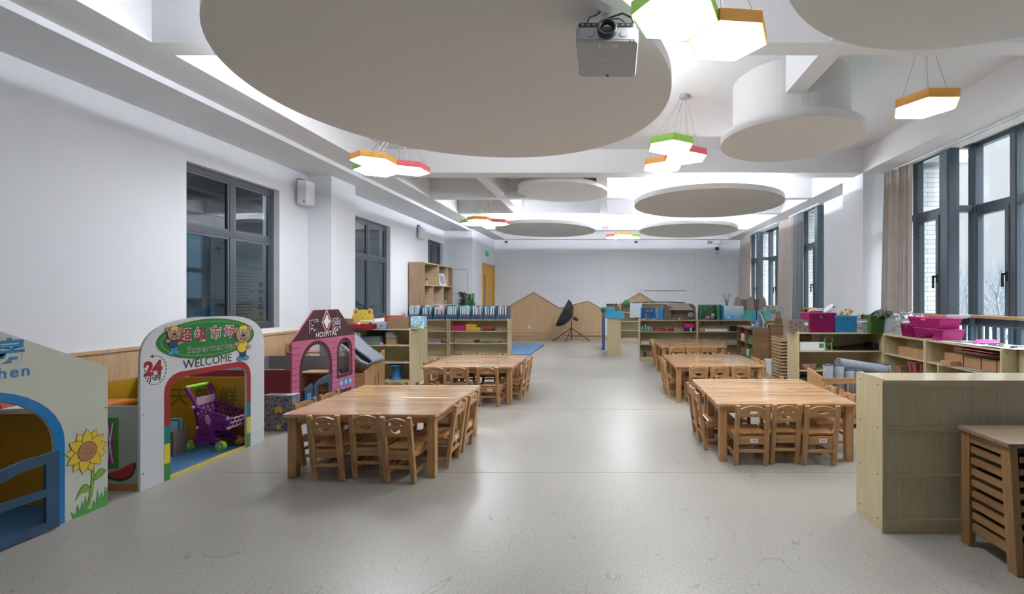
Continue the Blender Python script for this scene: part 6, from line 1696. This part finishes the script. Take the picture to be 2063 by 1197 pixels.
sheet('paper_sheet', 'large white paper sheet covering the window shelf, left one', (3.91, 5.07, ZT+.002), .36, .34, PAP, .04, th=.003)
sheet('paper_sheet', 'large white paper sheet covering the window shelf, middle one', (3.93, 4.78, ZT+.006), .42, .36, PAP, -.06, th=.003)
sheet('paper_sheet', 'large white paper sheet at the right end of the window shelf', (3.95, 4.46, ZT+.01), .42, .34, PAP, .05, th=.003)
sheet('cutting_mat', 'dark edged tray lying on the leftmost white sheet', (3.86, 5.09, ZT+.006), .12, .28, plain('mat_grey', '6E7577', .5), .05, 'mat', th=.006)
t = T('pink_paper', 'bright pink folded paper on the white sheets by the railing', 'paper', (3.98, 4.93, ZT+.012), -.4)
B().hexa([(-.12, -.1, 0), (.12, -.12, 0), (.14, .1, 0), (-.1, .08, 0)], [(-.12, -.1, .003), (.12, -.12, .01), (.14, .1, .02), (-.1, .08, .006)], plain('hot_pink', 'D84AA8', .5)).build('sheet', t); B().hexa([(-.05, .05, .01), (.1, .0, .01), (.16, .14, .01), (0, .18, .01)], [(-.05, .05, .015), (.1, .0, .02), (.16, .14, .03), (0, .18, .02)], plain('hot_pink', 'D84AA8', .5)).build('folded_corner', t)
rn = random.Random(12)
for i in range(16):
    o = B().box(-.022, .022, -.012, .012, 0, .006, (INK, plain('piece_blue', '4E6A80', .5), plain('piece_dark', '3A3F45', .5))[i % 3]).build('puzzle_piece', loc=(3.83+rn.uniform(0, .22), 4.33+i*.036, ZT+.0135), rz=rn.uniform(0, 3))
    tag(o, 'small dark puzzle piece on the white sheets, %s nearest to the right edge' % ORD[i], 'puzzle piece', 'puzzle pieces on the white sheets')
t = T('toy_aeroplane', 'small dark toy plane on the white sheets near the railing', 'toy', (4.05, 4.42, ZT+.02)); B().box(-.05, .05, -.008, .008, 0, .012, INK).box(-.01, .01, -.04, .04, .004, .01, INK).box(-.05, -.04, -.015, .015, .0, .03, INK).build('body', t)
t = T('red_cloth', 'dusty red folded cloth hanging from under the top board', 'cloth', (3.79, 4.75, .80))
slab([(-.06, .055), (0, .05), (.06, .06), (.1, .065)], -.25, .25, .008, plain('cloth_red', '9E4A58', .8)).build('upper_fold', t); slab([(-.07, .035), (0, .03), (.06, .04), (.1, .045)], -.22, .24, .006, plain('cloth_red2', '84424E', .8)).build('lower_fold', t)

# ------------------------------------------------------------ wicker stack, white bin
WK = wood('wicker', '9A7E5C', 'C9AE86', 'x', .7, scale=2)
proto = None
for i in range(16):
    if proto is None:
        proto = T('wicker_tray', 'lowest wicker tray of the tall stack left of the basket shelf', 'tray', (2.76, 7.22, .0), 0, 'stacked wicker trays')
        b = B(); a, c = .15, .17
        for z in (.0, .035): b.path([(-a-z*.4, -c-z*.4, z+.006), (a+z*.4, -c-z*.4, z+.006), (a+z*.4, c+z*.4, z+.006), (-a-z*.4, c+z*.4, z+.006)], .0085, WK, 6, closed=True)
        b.box(-a, a, -c, c, .004, .01, WK)
        b.build('tray_body', proto)
        b = B()
        for k_ in range(9):
            b.tube((-a+.0375*k_, -c, .0), (-a+.0375*k_, -c-.012, .042), .005, WK, 4); b.tube((-a, -c+.042*k_, .0), (-a-.012, -c+.042*k_, .042), .005, WK, 4)
        b.build('woven_side', proto)
    else: dup(proto, (2.76+random.uniform(-.006, .006), 7.22, .0495*i), label='wicker tray of the tall stack by the basket shelf, %s from the top' % ORD[15-i])
t = T('white_bin', 'white lidded storage bin on the floor behind the middle table', 'bin', (3.05, 8.45, 0))
B().hexa([(-.14, -.13, 0), (.14, -.13, 0), (.14, .13, 0), (-.14, .13, 0)], [(-.16, -.15, .24), (.16, -.15, .24), (.16, .15, .24), (-.16, .15, .24)], WHITE).build('body', t, bevel=.01); B().box(-.17, .17, -.16, .16, .24, .265, WHITE).build('lid', t, bevel=.006)

# ------------------------------------------------------------ brown cabinets and what stands on them
BEFORE = set(bpy.data.objects)
t = T('brown_cabinet', 'brown stave-board cabinet with open cubbies beside the far table', 'cabinet', (3.28, 10.62, 0))
B().box(-.18, .18, -.62, -.595, 0, .75, BROWN).build('side_panel', t); B().box(-.18, .18, .595, .62, 0, .75, BROWN).build('side_panel', t); B().box(-.18, .18, -.61, .61, .705, .73, BROWN).build('top_board', t); B().box(.16, .18, -.6, .6, .02, .70, BROWN).build('back_panel', t)
for z in (.06, .38): B().box(-.17, .16, -.595, .595, z, z+.02, BROWN).build('shelf_board', t)
B().box(-.17, .16, -.01, .01, .08, .705, BROWN).build('divider', t)
for (y, z, c, lb) in ((-.35, .40, TG, 'green toy box in the near upper cubby of the brown cabinet'), (-.3, .08, TG, 'green toy box in the near lower cubby of the brown cabinet'), (.3, .40, WHITE, 'white toy in the far upper cubby of the brown cabinet'), (.28, .08, GREY, 'grey toy in the far lower cubby of the brown cabinet'), (-.12, .08, WHITE, 'white box in the near lower cubby of brown cabinet')):
    blk('toy_box', lb, 'toy', (3.28-.06, 10.62+y, z+.0), .16, .2, .16, c)
blob('stuffed_toy', 'white round stuffed toy in the near upper cubby', 'toy', (3.20, 10.42, .40), .05, .08, .05, WHITE)
t = T('brown_cabinet', 'taller closed brown cabinet right of the cubby cabinet', 'cabinet', (3.615, 10.62, 0))
B().box(-.14, .15, -.62, .62, 0, .80, BROWN).build('cabinet_body', t, bevel=.004); B().box(-.148, .155, -.625, .625, .80, .818, BROWN).build('top_board', t)
t = T('toy_tower', 'blue toy track with two upright towers on the brown cabinet', 'toy', (3.20, 10.2, .731))
B().lathe([(.10, 0), (.11, .01), (.11, .03), (.09, .035)], TB, n=28).build('base', t)
for x in (-.045, .11): B().box(x-.025, x+.025, -.03, .03, .03, .33, TB).build('tower', t, bevel=.006)
t = T('toy_giraffe', 'small black and white patterned toy giraffe on the brown cabinet', 'toy animal', (3.36, 10.15, .731))
GIR = plain('dotted_white', 'CFCFCF', .5); b = B().path([(.05, 0, .12), (.02, 0, .18), (-.02, 0, .27), (-.045, 0, .33), (-.075, 0, .325)], [.035, .028, .017, .017, .010], GIR, 10).ball((.06, 0, .12), .05, GIR, 12, (1.2, .7, .9)); b.build('body', t)
for (x, y) in ((.02, -.02), (.02, .02), (.10, -.02), (.10, .02)): B().tube((x, y, 0), (x, y, .10), .011, GIR, 8).build('leg', t)
b = B(); rn = random.Random(2)
for i in range(14): b.ball((rn.uniform(.0, .11), -.036, rn.uniform(.08, .16)), .009, BLACK, 6)
b.build('spots', t)
blk('toy_castle', 'pale toy castle block between the blue towers', 'toy', (3.23, 10.12, .768), .07, .05, .10, plain('castle_pale', 'A9B0B8', .5)); 
t = T('penguin_figure', 'small black and white toy figure left of the blue tower', 'toy', (3.14, 10.08, .768)); B().ball((0, 0, .04), .03, WHITE, 10, (1, 1, 1.3)).ball((0, 0, .095), .02, BLACK).build('body', t)
t = T('wooden_tool_caddy', 'brown wooden caddy with two horn-shaped ends on cabinet', 'caddy', (3.60, 10.30, .819))
for x in (-.26, .11):
    prof = spline([(-.09, 0), (-.085, .10), (-.05, .16), (-.045, .24), (.0, .29), (.045, .24), (.05, .16), (.085, .10), (.09, 0)], 4, False)
    B().flat([[(p[0]*1.0, p[1]) for p in prof][::-1], ell(0, .20, .018, .055, 14)], BROWN, plane_y(0, x+.05, 0), .02).build('end_board', t)
B().box(-.22, .17, 0, .02, .03, .06, BROWN).build('cross_bar', t)
for o in bpy.data.objects:
    if o not in BEFORE and o.parent is None:
        x, y, z = o.location; o.location = (x*.895, y*.895, z*.895+.14); o.scale = (.895, .895, .895)
        if o.name.startswith('brown_cabinet'):
            for cx in (-.12, .12):
                for cy in (-.56, .56): B().tube((cx-.012, cy, -.128), (cx+.012, cy, -.128), .028, BLACK, 12).box(cx-.02, cx+.02, cy-.02, cy+.02, -.11, 0, GREY).build('caster', o)
# white board, bins behind
blk('foam_sheet', 'tall white foam sheet leaning behind the brown cabinet', 'panel', (4.02, 10.9, 0), .16, .03, 1.22, plain('panel_white', 'BFC6CC', .4))
t = T('arched_divider', 'grey-brown display rack with three arched end boards', 'rack', (3.72, 12.2, 0))
AB = plain('hardboard', '9A8C82', .7); b = B()
for x in (-.37, -.03, .29):
    B().flat([[(x+.09, 1.06), (x+.09, 1.22)]+[(x+.09*math.cos(math.radians(a)), 1.22+.21*math.sin(math.radians(a))) for a in range(0, 181, 12)]+[(x-.09, 1.06)]], AB, plane_y(-.10), .02).build('arched_board', t)
B().box(-.45, .4, -.1, .15, 1.03, 1.06, AB).build('tray_base', t); B().box(-.3, .36, .0, .02, 1.06, 1.36, plain('hardboard_dark', '75665B', .7)).build('back_board', t); B().box(-.4, .38, -.05, .15, 0, 1.03, AB).build('pedestal', t)
t = T('aquarium_board', 'turquoise picture board at the right end of the diorama shelf', 'picture', (3.31, 10.36, ZT))
B().box(-.32, .30, 0, .02, 0.0, .21, plain('turquoise', '4FB0A8', .4)).build('board', t); B().box(-.34, -.32, -.005, .02, 0, .22, BLACK).box(-.02, .0, -.005, .0, 0, .22, BLACK).build('frame', t)
clearbin('clear bin of grey odds and ends by the far curtain', (4.06, 11.6, 1.0), .30, .3, .16); blk('low_cabinet', 'low white cabinet under the far clear bin', 'cabinet', (4.06, 11.6, 0), .36, .4, 1.0, plain('cab_white', 'B9BEC2', .5))
scraps(3.94, 4.18, 11.48, 11.7, 1.02, 1.17, 40, 21, 'odds_and_ends', 'grey odds and ends inside the far clear bin', .03)
t = T('twig_vase', 'bare twigs in a vase behind the arched boards', 'twigs', (3.2, 12.6, .92)); b = B()
for i in range(9):
    a = i*.7; p = Vector((0, 0, .2)); q = Vector((.05*math.cos(a), .05*math.sin(a), .42)); r_ = q+Vector((.07*math.cos(a+.5), .05*math.sin(a), .16+.02*(i % 3))); b.tube(p, q, .004, BLACK, 4).tube(q, r_, .003, BLACK, 4)
b.build('twigs', t); B().lathe([(.05, 0), (.06, .1), (.03, .22)], GREY, n=16).build('vase', t)
blk('low_cabinet', 'small plinth under the vase of bare twigs', 'cabinet', (3.2, 12.6, 0), .2, .2, .92, CARDG)

# ------------------------------------------------------------ dioramas on the far right shelves
def diorama(label, x, w_, h, inner, side_, front=None, d_=.24):
    t = T('diorama_box', label, 'diorama', (x+w_/2, 10.36, ZT))
    B().box(-w_/2, w_/2, d_/2-.01, d_/2, 0, h, inner).build('back_panel', t); B().box(-w_/2, -w_/2+.008, -d_/2, d_/2-.01, 0, h, side_).build('side_panel', t); B().box(w_/2-.008, w_/2, -d_/2, d_/2-.01, 0, h, side_).build('side_panel', t)
    B().box(-w_/2, w_/2, -d_/2, d_/2, 0, .006, inner).build('base_panel', t)
    if front: B().box(-w_/2+.008, w_/2-.008, -d_/2, -d_/2+.006, .006, h, front).build('front_picture', t)
    return t
SEA = plain('sea_blue', '1E6FA8', .5, var=.2, vscale=9); SEAL = plain('sea_side', '2F8CC8', .5, var=.2, vscale=12); DGR = plain('diorama_green', '2E6A48', .5, var=.3, vscale=14); TEA2 = plain('diorama_teal', '2A7F86', .5, var=.2, vscale=10)
t = diorama('open blue sea diorama box with starfish and red coral', .70, .34, .265, SEA, SEAL)
star = [(.03*(1 if i % 2 == 0 else .45)*math.cos(i*PI/5+.3), .03*(1 if i % 2 == 0 else .45)*math.sin(i*PI/5+.3)) for i in range(10)]
B().flat([[(p[0]+.09, p[1]+.19) for p in star]], TY, plane_y(.108), .006).build('starfish', t)
B().lathe([(.012, .0), (.012, .10), (.045, .11), (.03, .15), (.001, .16)], TR, c=(-.02, .0, .05), n=16).build('coral', t); B().box(-.06, -.02, .0, .05, 0, .13, GREY).build('rock', t)
tag(B().box(-.07, .07, -.012, .0, 0, .25, SEAL).build('painted_panel', loc=(1.13, 10.24, ZT), rz=.5), 'curved blue painted panel right of the sea diorama', 'panel')
for i in range(9): 
    c = (TY, WHITE, TR, GREY, TB)[i % 5]; blob('toy_piece', '%s in front of the sea diorama' % ('first tiny yellow piece', 'first tiny white piece', 'tiny red piece', 'first tiny grey piece', 'tiny blue piece', 'second tiny yellow piece', 'second tiny white piece', 'second tiny red piece', 'second tiny grey piece')[i], 'toy', (.74+i*.042, 10.235, ZT), .017, .014, .016, c)
# cardboard house
t = T('cardboard_house', 'grey cardboard house with a tilted roof flap on shelf', 'cardboard house', (1.56, 10.37, ZT))
KB2 = plain('house_card', '75675D', .85, var=.1)
B().box(-.36, .36, .11, .12, 0, .34, KB2).build('back_wall', t); B().box(-.36, -.35, -.12, .11, 0, .34, KB2).build('side_wall', t); B().box(.35, .36, -.12, .11, 0, .30, KB2).build('side_wall', t); B().box(-.36, -.19, -.12, -.11, 0, .30, KB2).build('front_wall', t)
B().hexa([(-.22, -.16, .22), (.30, -.16, .22), (.30, -.15, .215), (-.22, -.15, .215)], [(-.30, .0, .36), (.20, .0, .36), (.20, .01, .355), (-.30, .01, .355)], plain('flap_card', '857A72', .85)).build('roof_flap', t)
B().box(-.17, .1, -.05, -.04, 0, .12, KB2).build('inner_wall', t)
B().path([(.24+.045*math.cos(a/14*2*PI), -.11, .12+.045*math.sin(a/14*2*PI)) for a in range(14)], .005, WHITE, 6, closed=True).tube((.24-.04, -.11, .12), (.24+.04, -.11, .12), .003, WHITE, 4).tube((.24, -.11, .08), (.24, -.11, .16), .003, WHITE, 4).build('wheel', t)
for i in range(7):
    blob('toy_piece', ('white toy piece at the left inside the cardboard house', 'yellow toy piece inside the cardboard house', 'tan toy piece inside the cardboard house', 'white toy piece at the middle inside the cardboard house', 'pink toy piece at the right inside the cardboard house', 'magenta toy piece at the right inside the cardboard house', 'green toy piece inside the cardboard house')[i], 'toy', (1.36+i*.065, 10.30, ZT), .02, .02, .02, (WHITE, TY, CARD, WHITE, SCRAP[6], MGN, TG)[i])
t = diorama('green forest diorama box with tree and yellow dots', 2.0, .42, .335, DGR, DGR)
b = B(); rn = random.Random(6)
for i in range(26): b.ball((rn.uniform(-.15, .14), .10, rn.uniform(.08, .3)), .008, (TY, TR, TG)[i % 3], 6)
b.build('ornaments', t); B().path([(-.205, -.12, 0), (-.17, -.12, .32), (.17, -.12, .32), (.2, -.12, 0)], .006, CLR, 6).build('front_frame', t)
B().ball((.0, .02, .04), .05, SCRAP[6], 12, (1.3, .8, .8)).ball((.10, .0, .04), .04, SCRAP[1], 12).ball((.12, .05, .10), .04, TY, 12).build('stones', t)
tag(B().box(-.065, .065, -.006, .006, 0, .34, TEA2).build('painted_panel', loc=(2.47, 10.3, ZT), rz=.9), 'teal painted panel between green and pale blue dioramas', 'panel')
def ocean():
    m, nt, p = base('ocean_print'); tc = node(nt, 'ShaderNodeTexCoord'); sx = node(nt, 'ShaderNodeSeparateXYZ'); r = node(nt, 'ShaderNodeValToRGB')
    e = r.color_ramp.elements; e[0].position = .0; e[0].color = C('2F9AD0'); e[1].position = .32; e[1].color = C('DCE8EC'); q = e.new(.14); q.color = C('9CCBE0')
    nt.links.new(tc.outputs['Object'], sx.inputs[0]); nt.links.new(sx.outputs['Z'], r.inputs[0]); nt.links.new(r.outputs[0], p.inputs['Base Color']); p.inputs['Roughness'].default_value = .3; return m
OC = ocean()
t = diorama('pale blue ocean diorama box with fish printed on front', 2.53, .45, .31, SEAL, SEAL, OC)
b = B()
for (x, z, c) in ((-.12, .06, WHITE), (-.04, .08, TB), (.07, .06, TY), (.16, .08, plain('fish_orange', 'D8783A', .5))):
    b.flat([spline([(x-.03, z), (x, z+.016), (x+.03, z), (x, z-.016)], 3)], c, plane_y(-.12), .001)
    b.flat([[(x+.025, z), (x+.045, z+.014), (x+.045, z-.014)]], c, plane_y(-.12), .001)
b.build('fish_print', t)
# toys on the boards of the sea diorama shelf
blk('building_board', 'green toy base plate on the sea diorama shelf', 'toy', (.80, 10.3, .654), .26, .12, .03, TG)
for i, (x, h_) in enumerate(((.73, .08), (.80, .12), (.87, .07))):
    tag(B().tube((0, 0, 0), (0, 0, h_), .022, plain('pale_blue_toy', '8FBBD0', .4), 12).build('toy_cylinder', loc=(x, 10.3, .684)), ('left pale blue peg on the green base plate', 'tallest pale blue peg on the green base plate', 'right pale blue peg on the green base plate')[i], 'toy')
t = T('red_box', 'flat red box with white print on sea diorama shelf', 'box', (1.12, 10.3, .654)); B().box(-.14, .14, -.07, .07, 0, .075, plain('box_red', '96333C', .5)).build('body', t)
b = B()
for i in range(4): b.ball((-.10+i*.03, -.07, .03), .009, WHITE, 8)
b.build('print', t)
t = T('toy_truck', 'dark red toy excavator right of the flat red box', 'toy truck', (1.37, 10.3, .654)); B().box(-.07, .06, -.04, .04, .015, .06, plain('toy_dark_red', '7E2C28', .5)).hexa([(-.02, -.01, .06), (.05, -.01, .06), (.05, .01, .06), (-.02, .01, .06)], [(.03, -.01, .11), (.06, -.01, .10), (.06, .01, .10), (.03, .01, .11)], TR).build('body', t); 
for x in (-.045, .035): B().tube((x, -.045, .018), (x, .045, .018), .018, BLACK, 10).build('wheel', t)
blob('toy_piece', 'yellow round toy right of the toy excavator', 'toy', (1.48, 10.3, .654), .022, .02, .022, TY)
t = T('toy_case', 'magenta and navy plastic box on the sea diorama shelf', 'toy case', (1.77, 10.32, .654)); B().box(-.10, .09, -.06, .06, 0, .08, plain('navy_plastic', '2A2C4A', .4)).build('base', t, bevel=.006); B().box(-.12, .11, -.07, .07, .08, .17, MGN).build('lid', t, bevel=.015); B().tube((.03, -.08, 0), (.03, -.08, .08), .018, WHITE, 12).build('bottle', t)
t = T('game_box', 'white game box with red stripe on the middle board', 'box', (.79, 10.3, .379)); B().box(-.10, .09, -.07, .07, 0, .085, plain('game_white', 'BDBDC0', .5)).build('body', t); B().box(-.10, .09, -.072, -.07, .065, .085, TR).build('stripe', t)
blk('game_box', 'yellow and green card box right of the white game box', 'box', (.95, 10.32, .379), .09, .12, .11, plain('lemon', 'C9C26A', .5))
for i, (x, c, h_) in enumerate(((.72, GREY, .14), (.79, BLACK, .10), (.86, CARD, .05), (.95, TR, .045))): blk('toy_piece', ('grey bottle-like toy on the bottom board', 'black toy on the bottom board of the sea diorama shelf', 'brown flat toy on the bottom board', 'red flat toy on the bottom board')[i], 'toy', (x, 10.3, .089), .055, .06, h_, c)
# second unit
blk('wooden_box', 'small pale wooden box at the left of the second unit', 'box', (2.05, 10.34, .654), .10, .1, .08, OAK)
blk('white_tray', 'long white tray on the upper board of the second unit', 'tray', (2.37, 10.32, .654), .50, .12, .05, WHITE)
blk('toy_strip', 'yellow strip under the long white tray', 'toy', (2.3, 10.25, .654), .2, .02, .014, TY); blk('black_machine', 'black appliance at the right of the long white tray', 'appliance', (2.83, 10.36, .654), .26, .16, .11, BLACK)
b = B(); tL = T('wall_letters', 'red and dark letters stuck inside the second unit', 'letters', (0, 10.555, 0))
for ch, x, m_ in (('B', 2.14, TR), ('C', 2.34, TR), ('D', 2.56, INK)): B().text(ch, .09, m_, plane_y(0, x, .80), .002, offset=.002).build('letter', tL)
blk('storage_box', 'white lidded box on the middle board by the brown cabinet', 'box', (2.8, 10.34, .379), .36, .2, .07, plain('lid_grey', 'A7A9A6', .5))
# on the narrow unit: foam board, boxes
t = T('foam_board', 'bright blue L-shaped foam board on the narrow shelf end', 'foam board', (0, 11.14, 0))
B().flat([[(-.10, .90), (.36, .90), (.36, 1.06), (.13, 1.06), (.13, 1.17), (-.10, 1.17)]], plain('foam_blue', '3FA3CF', .5), plane_y(0), .02).build('board', t); B().box(-.10, .13, .0, .02, 1.165, 1.175, WHITE).box(.13, .36, .0, .02, 1.055, 1.065, WHITE).build('white_edge', t)
t = T('folded_foam_mat', 'upright dark blue foam mat left of the narrow shelf', 'mat', (-.155, 12.4, 0)); B().box(-.05, .03, 0, .9, 0, 1.12, plain('panel_blue', '46648A', .5)).build('board', t)
carton('cardboard_box', 'grey-brown box on the narrow shelf behind the foam board', (.08, 11.56, ZT), .34, .3, .27, CARDG)
t = T('game_stack', 'dark game boxes piled on the grey-brown box', 'box', (.06, 11.56, ZT+.271)); B().box(-.14, .14, -.12, .12, 0, .03, plain('stack_red', '8E4A40', .5)).box(-.14, .14, -.12, .12, .031, .07, plain('stack_grey', '4A4A4E', .5)).build('boxes', t); B().hexa([(-.02, -.13, .0), (.0, -.13, 0), (.0, -.12, 0), (-.02, -.12, 0)], [(.10, -.13, .09), (.13, -.13, .09), (.13, -.12, .09), (.10, -.12, .09)], OAK).build('stick', t)
t = T('green_toy_house', 'green and maroon toy house behind the blue foam board', 'toy house', (.10, 11.32-.02, ZT)); B().box(-.09, .0, -.06, .06, 0, .22, plain('maroon', '5E3440', .5)).box(.0, .16, -.06, .06, 0, .22, plain('house_green', '4A7A45', .5)).build('body', t); B().box(.03, .09, -.062, -.06, .08, .16, INK).build('window', t); 
tag(B().ball((0, 0, .03), .05, WHITE, 12, (1.2, .6, .7)).ball((.04, -.01, .08), .025, WHITE).build('toy_dog', loc=(.235, 11.22, ZT)), 'small white toy dog beside the green toy house', 'toy')
t = T('green_plush', 'dark green round plush peeking out left of the grey box', 'plush', (-.16, 11.55, 1.05)); B().ball((0, 0, .05), .07, plain('plush_green', '2F6A4A', .9)).build('body', t); B().box(-.02, .06, -.02, .02, -.142, .0, OAKD).build('stand', t)
t = T('toy_tree', 'small dark green toy tree on the tall back shelf', 'toy tree', (.55, 14.95, 1.224)); B().ball((0, 0, .0), .11, plain('plush_green', '2F6A4A', .9)).build('crown', t); B().tube((0, 0, 0), (0, 0, .03), .02, BROWN).build('trunk', t)
tag(B().box(-.20, .18, -.01, .0, 0, .46, plain('drawing_white', 'B6BEC8', .5)).build('drawing_sheet', loc=(.86, 14.91, .76)), 'pale drawing sheet hung on the tall back shelf', 'drawing')
crumple('plastic_cover', 'dark plastic film lying along the top of tall back shelf', (1.6, 15.1, 1.223), 1.7, .3, .05, plain('dark_green_film', '3C4A44', .4), 5)
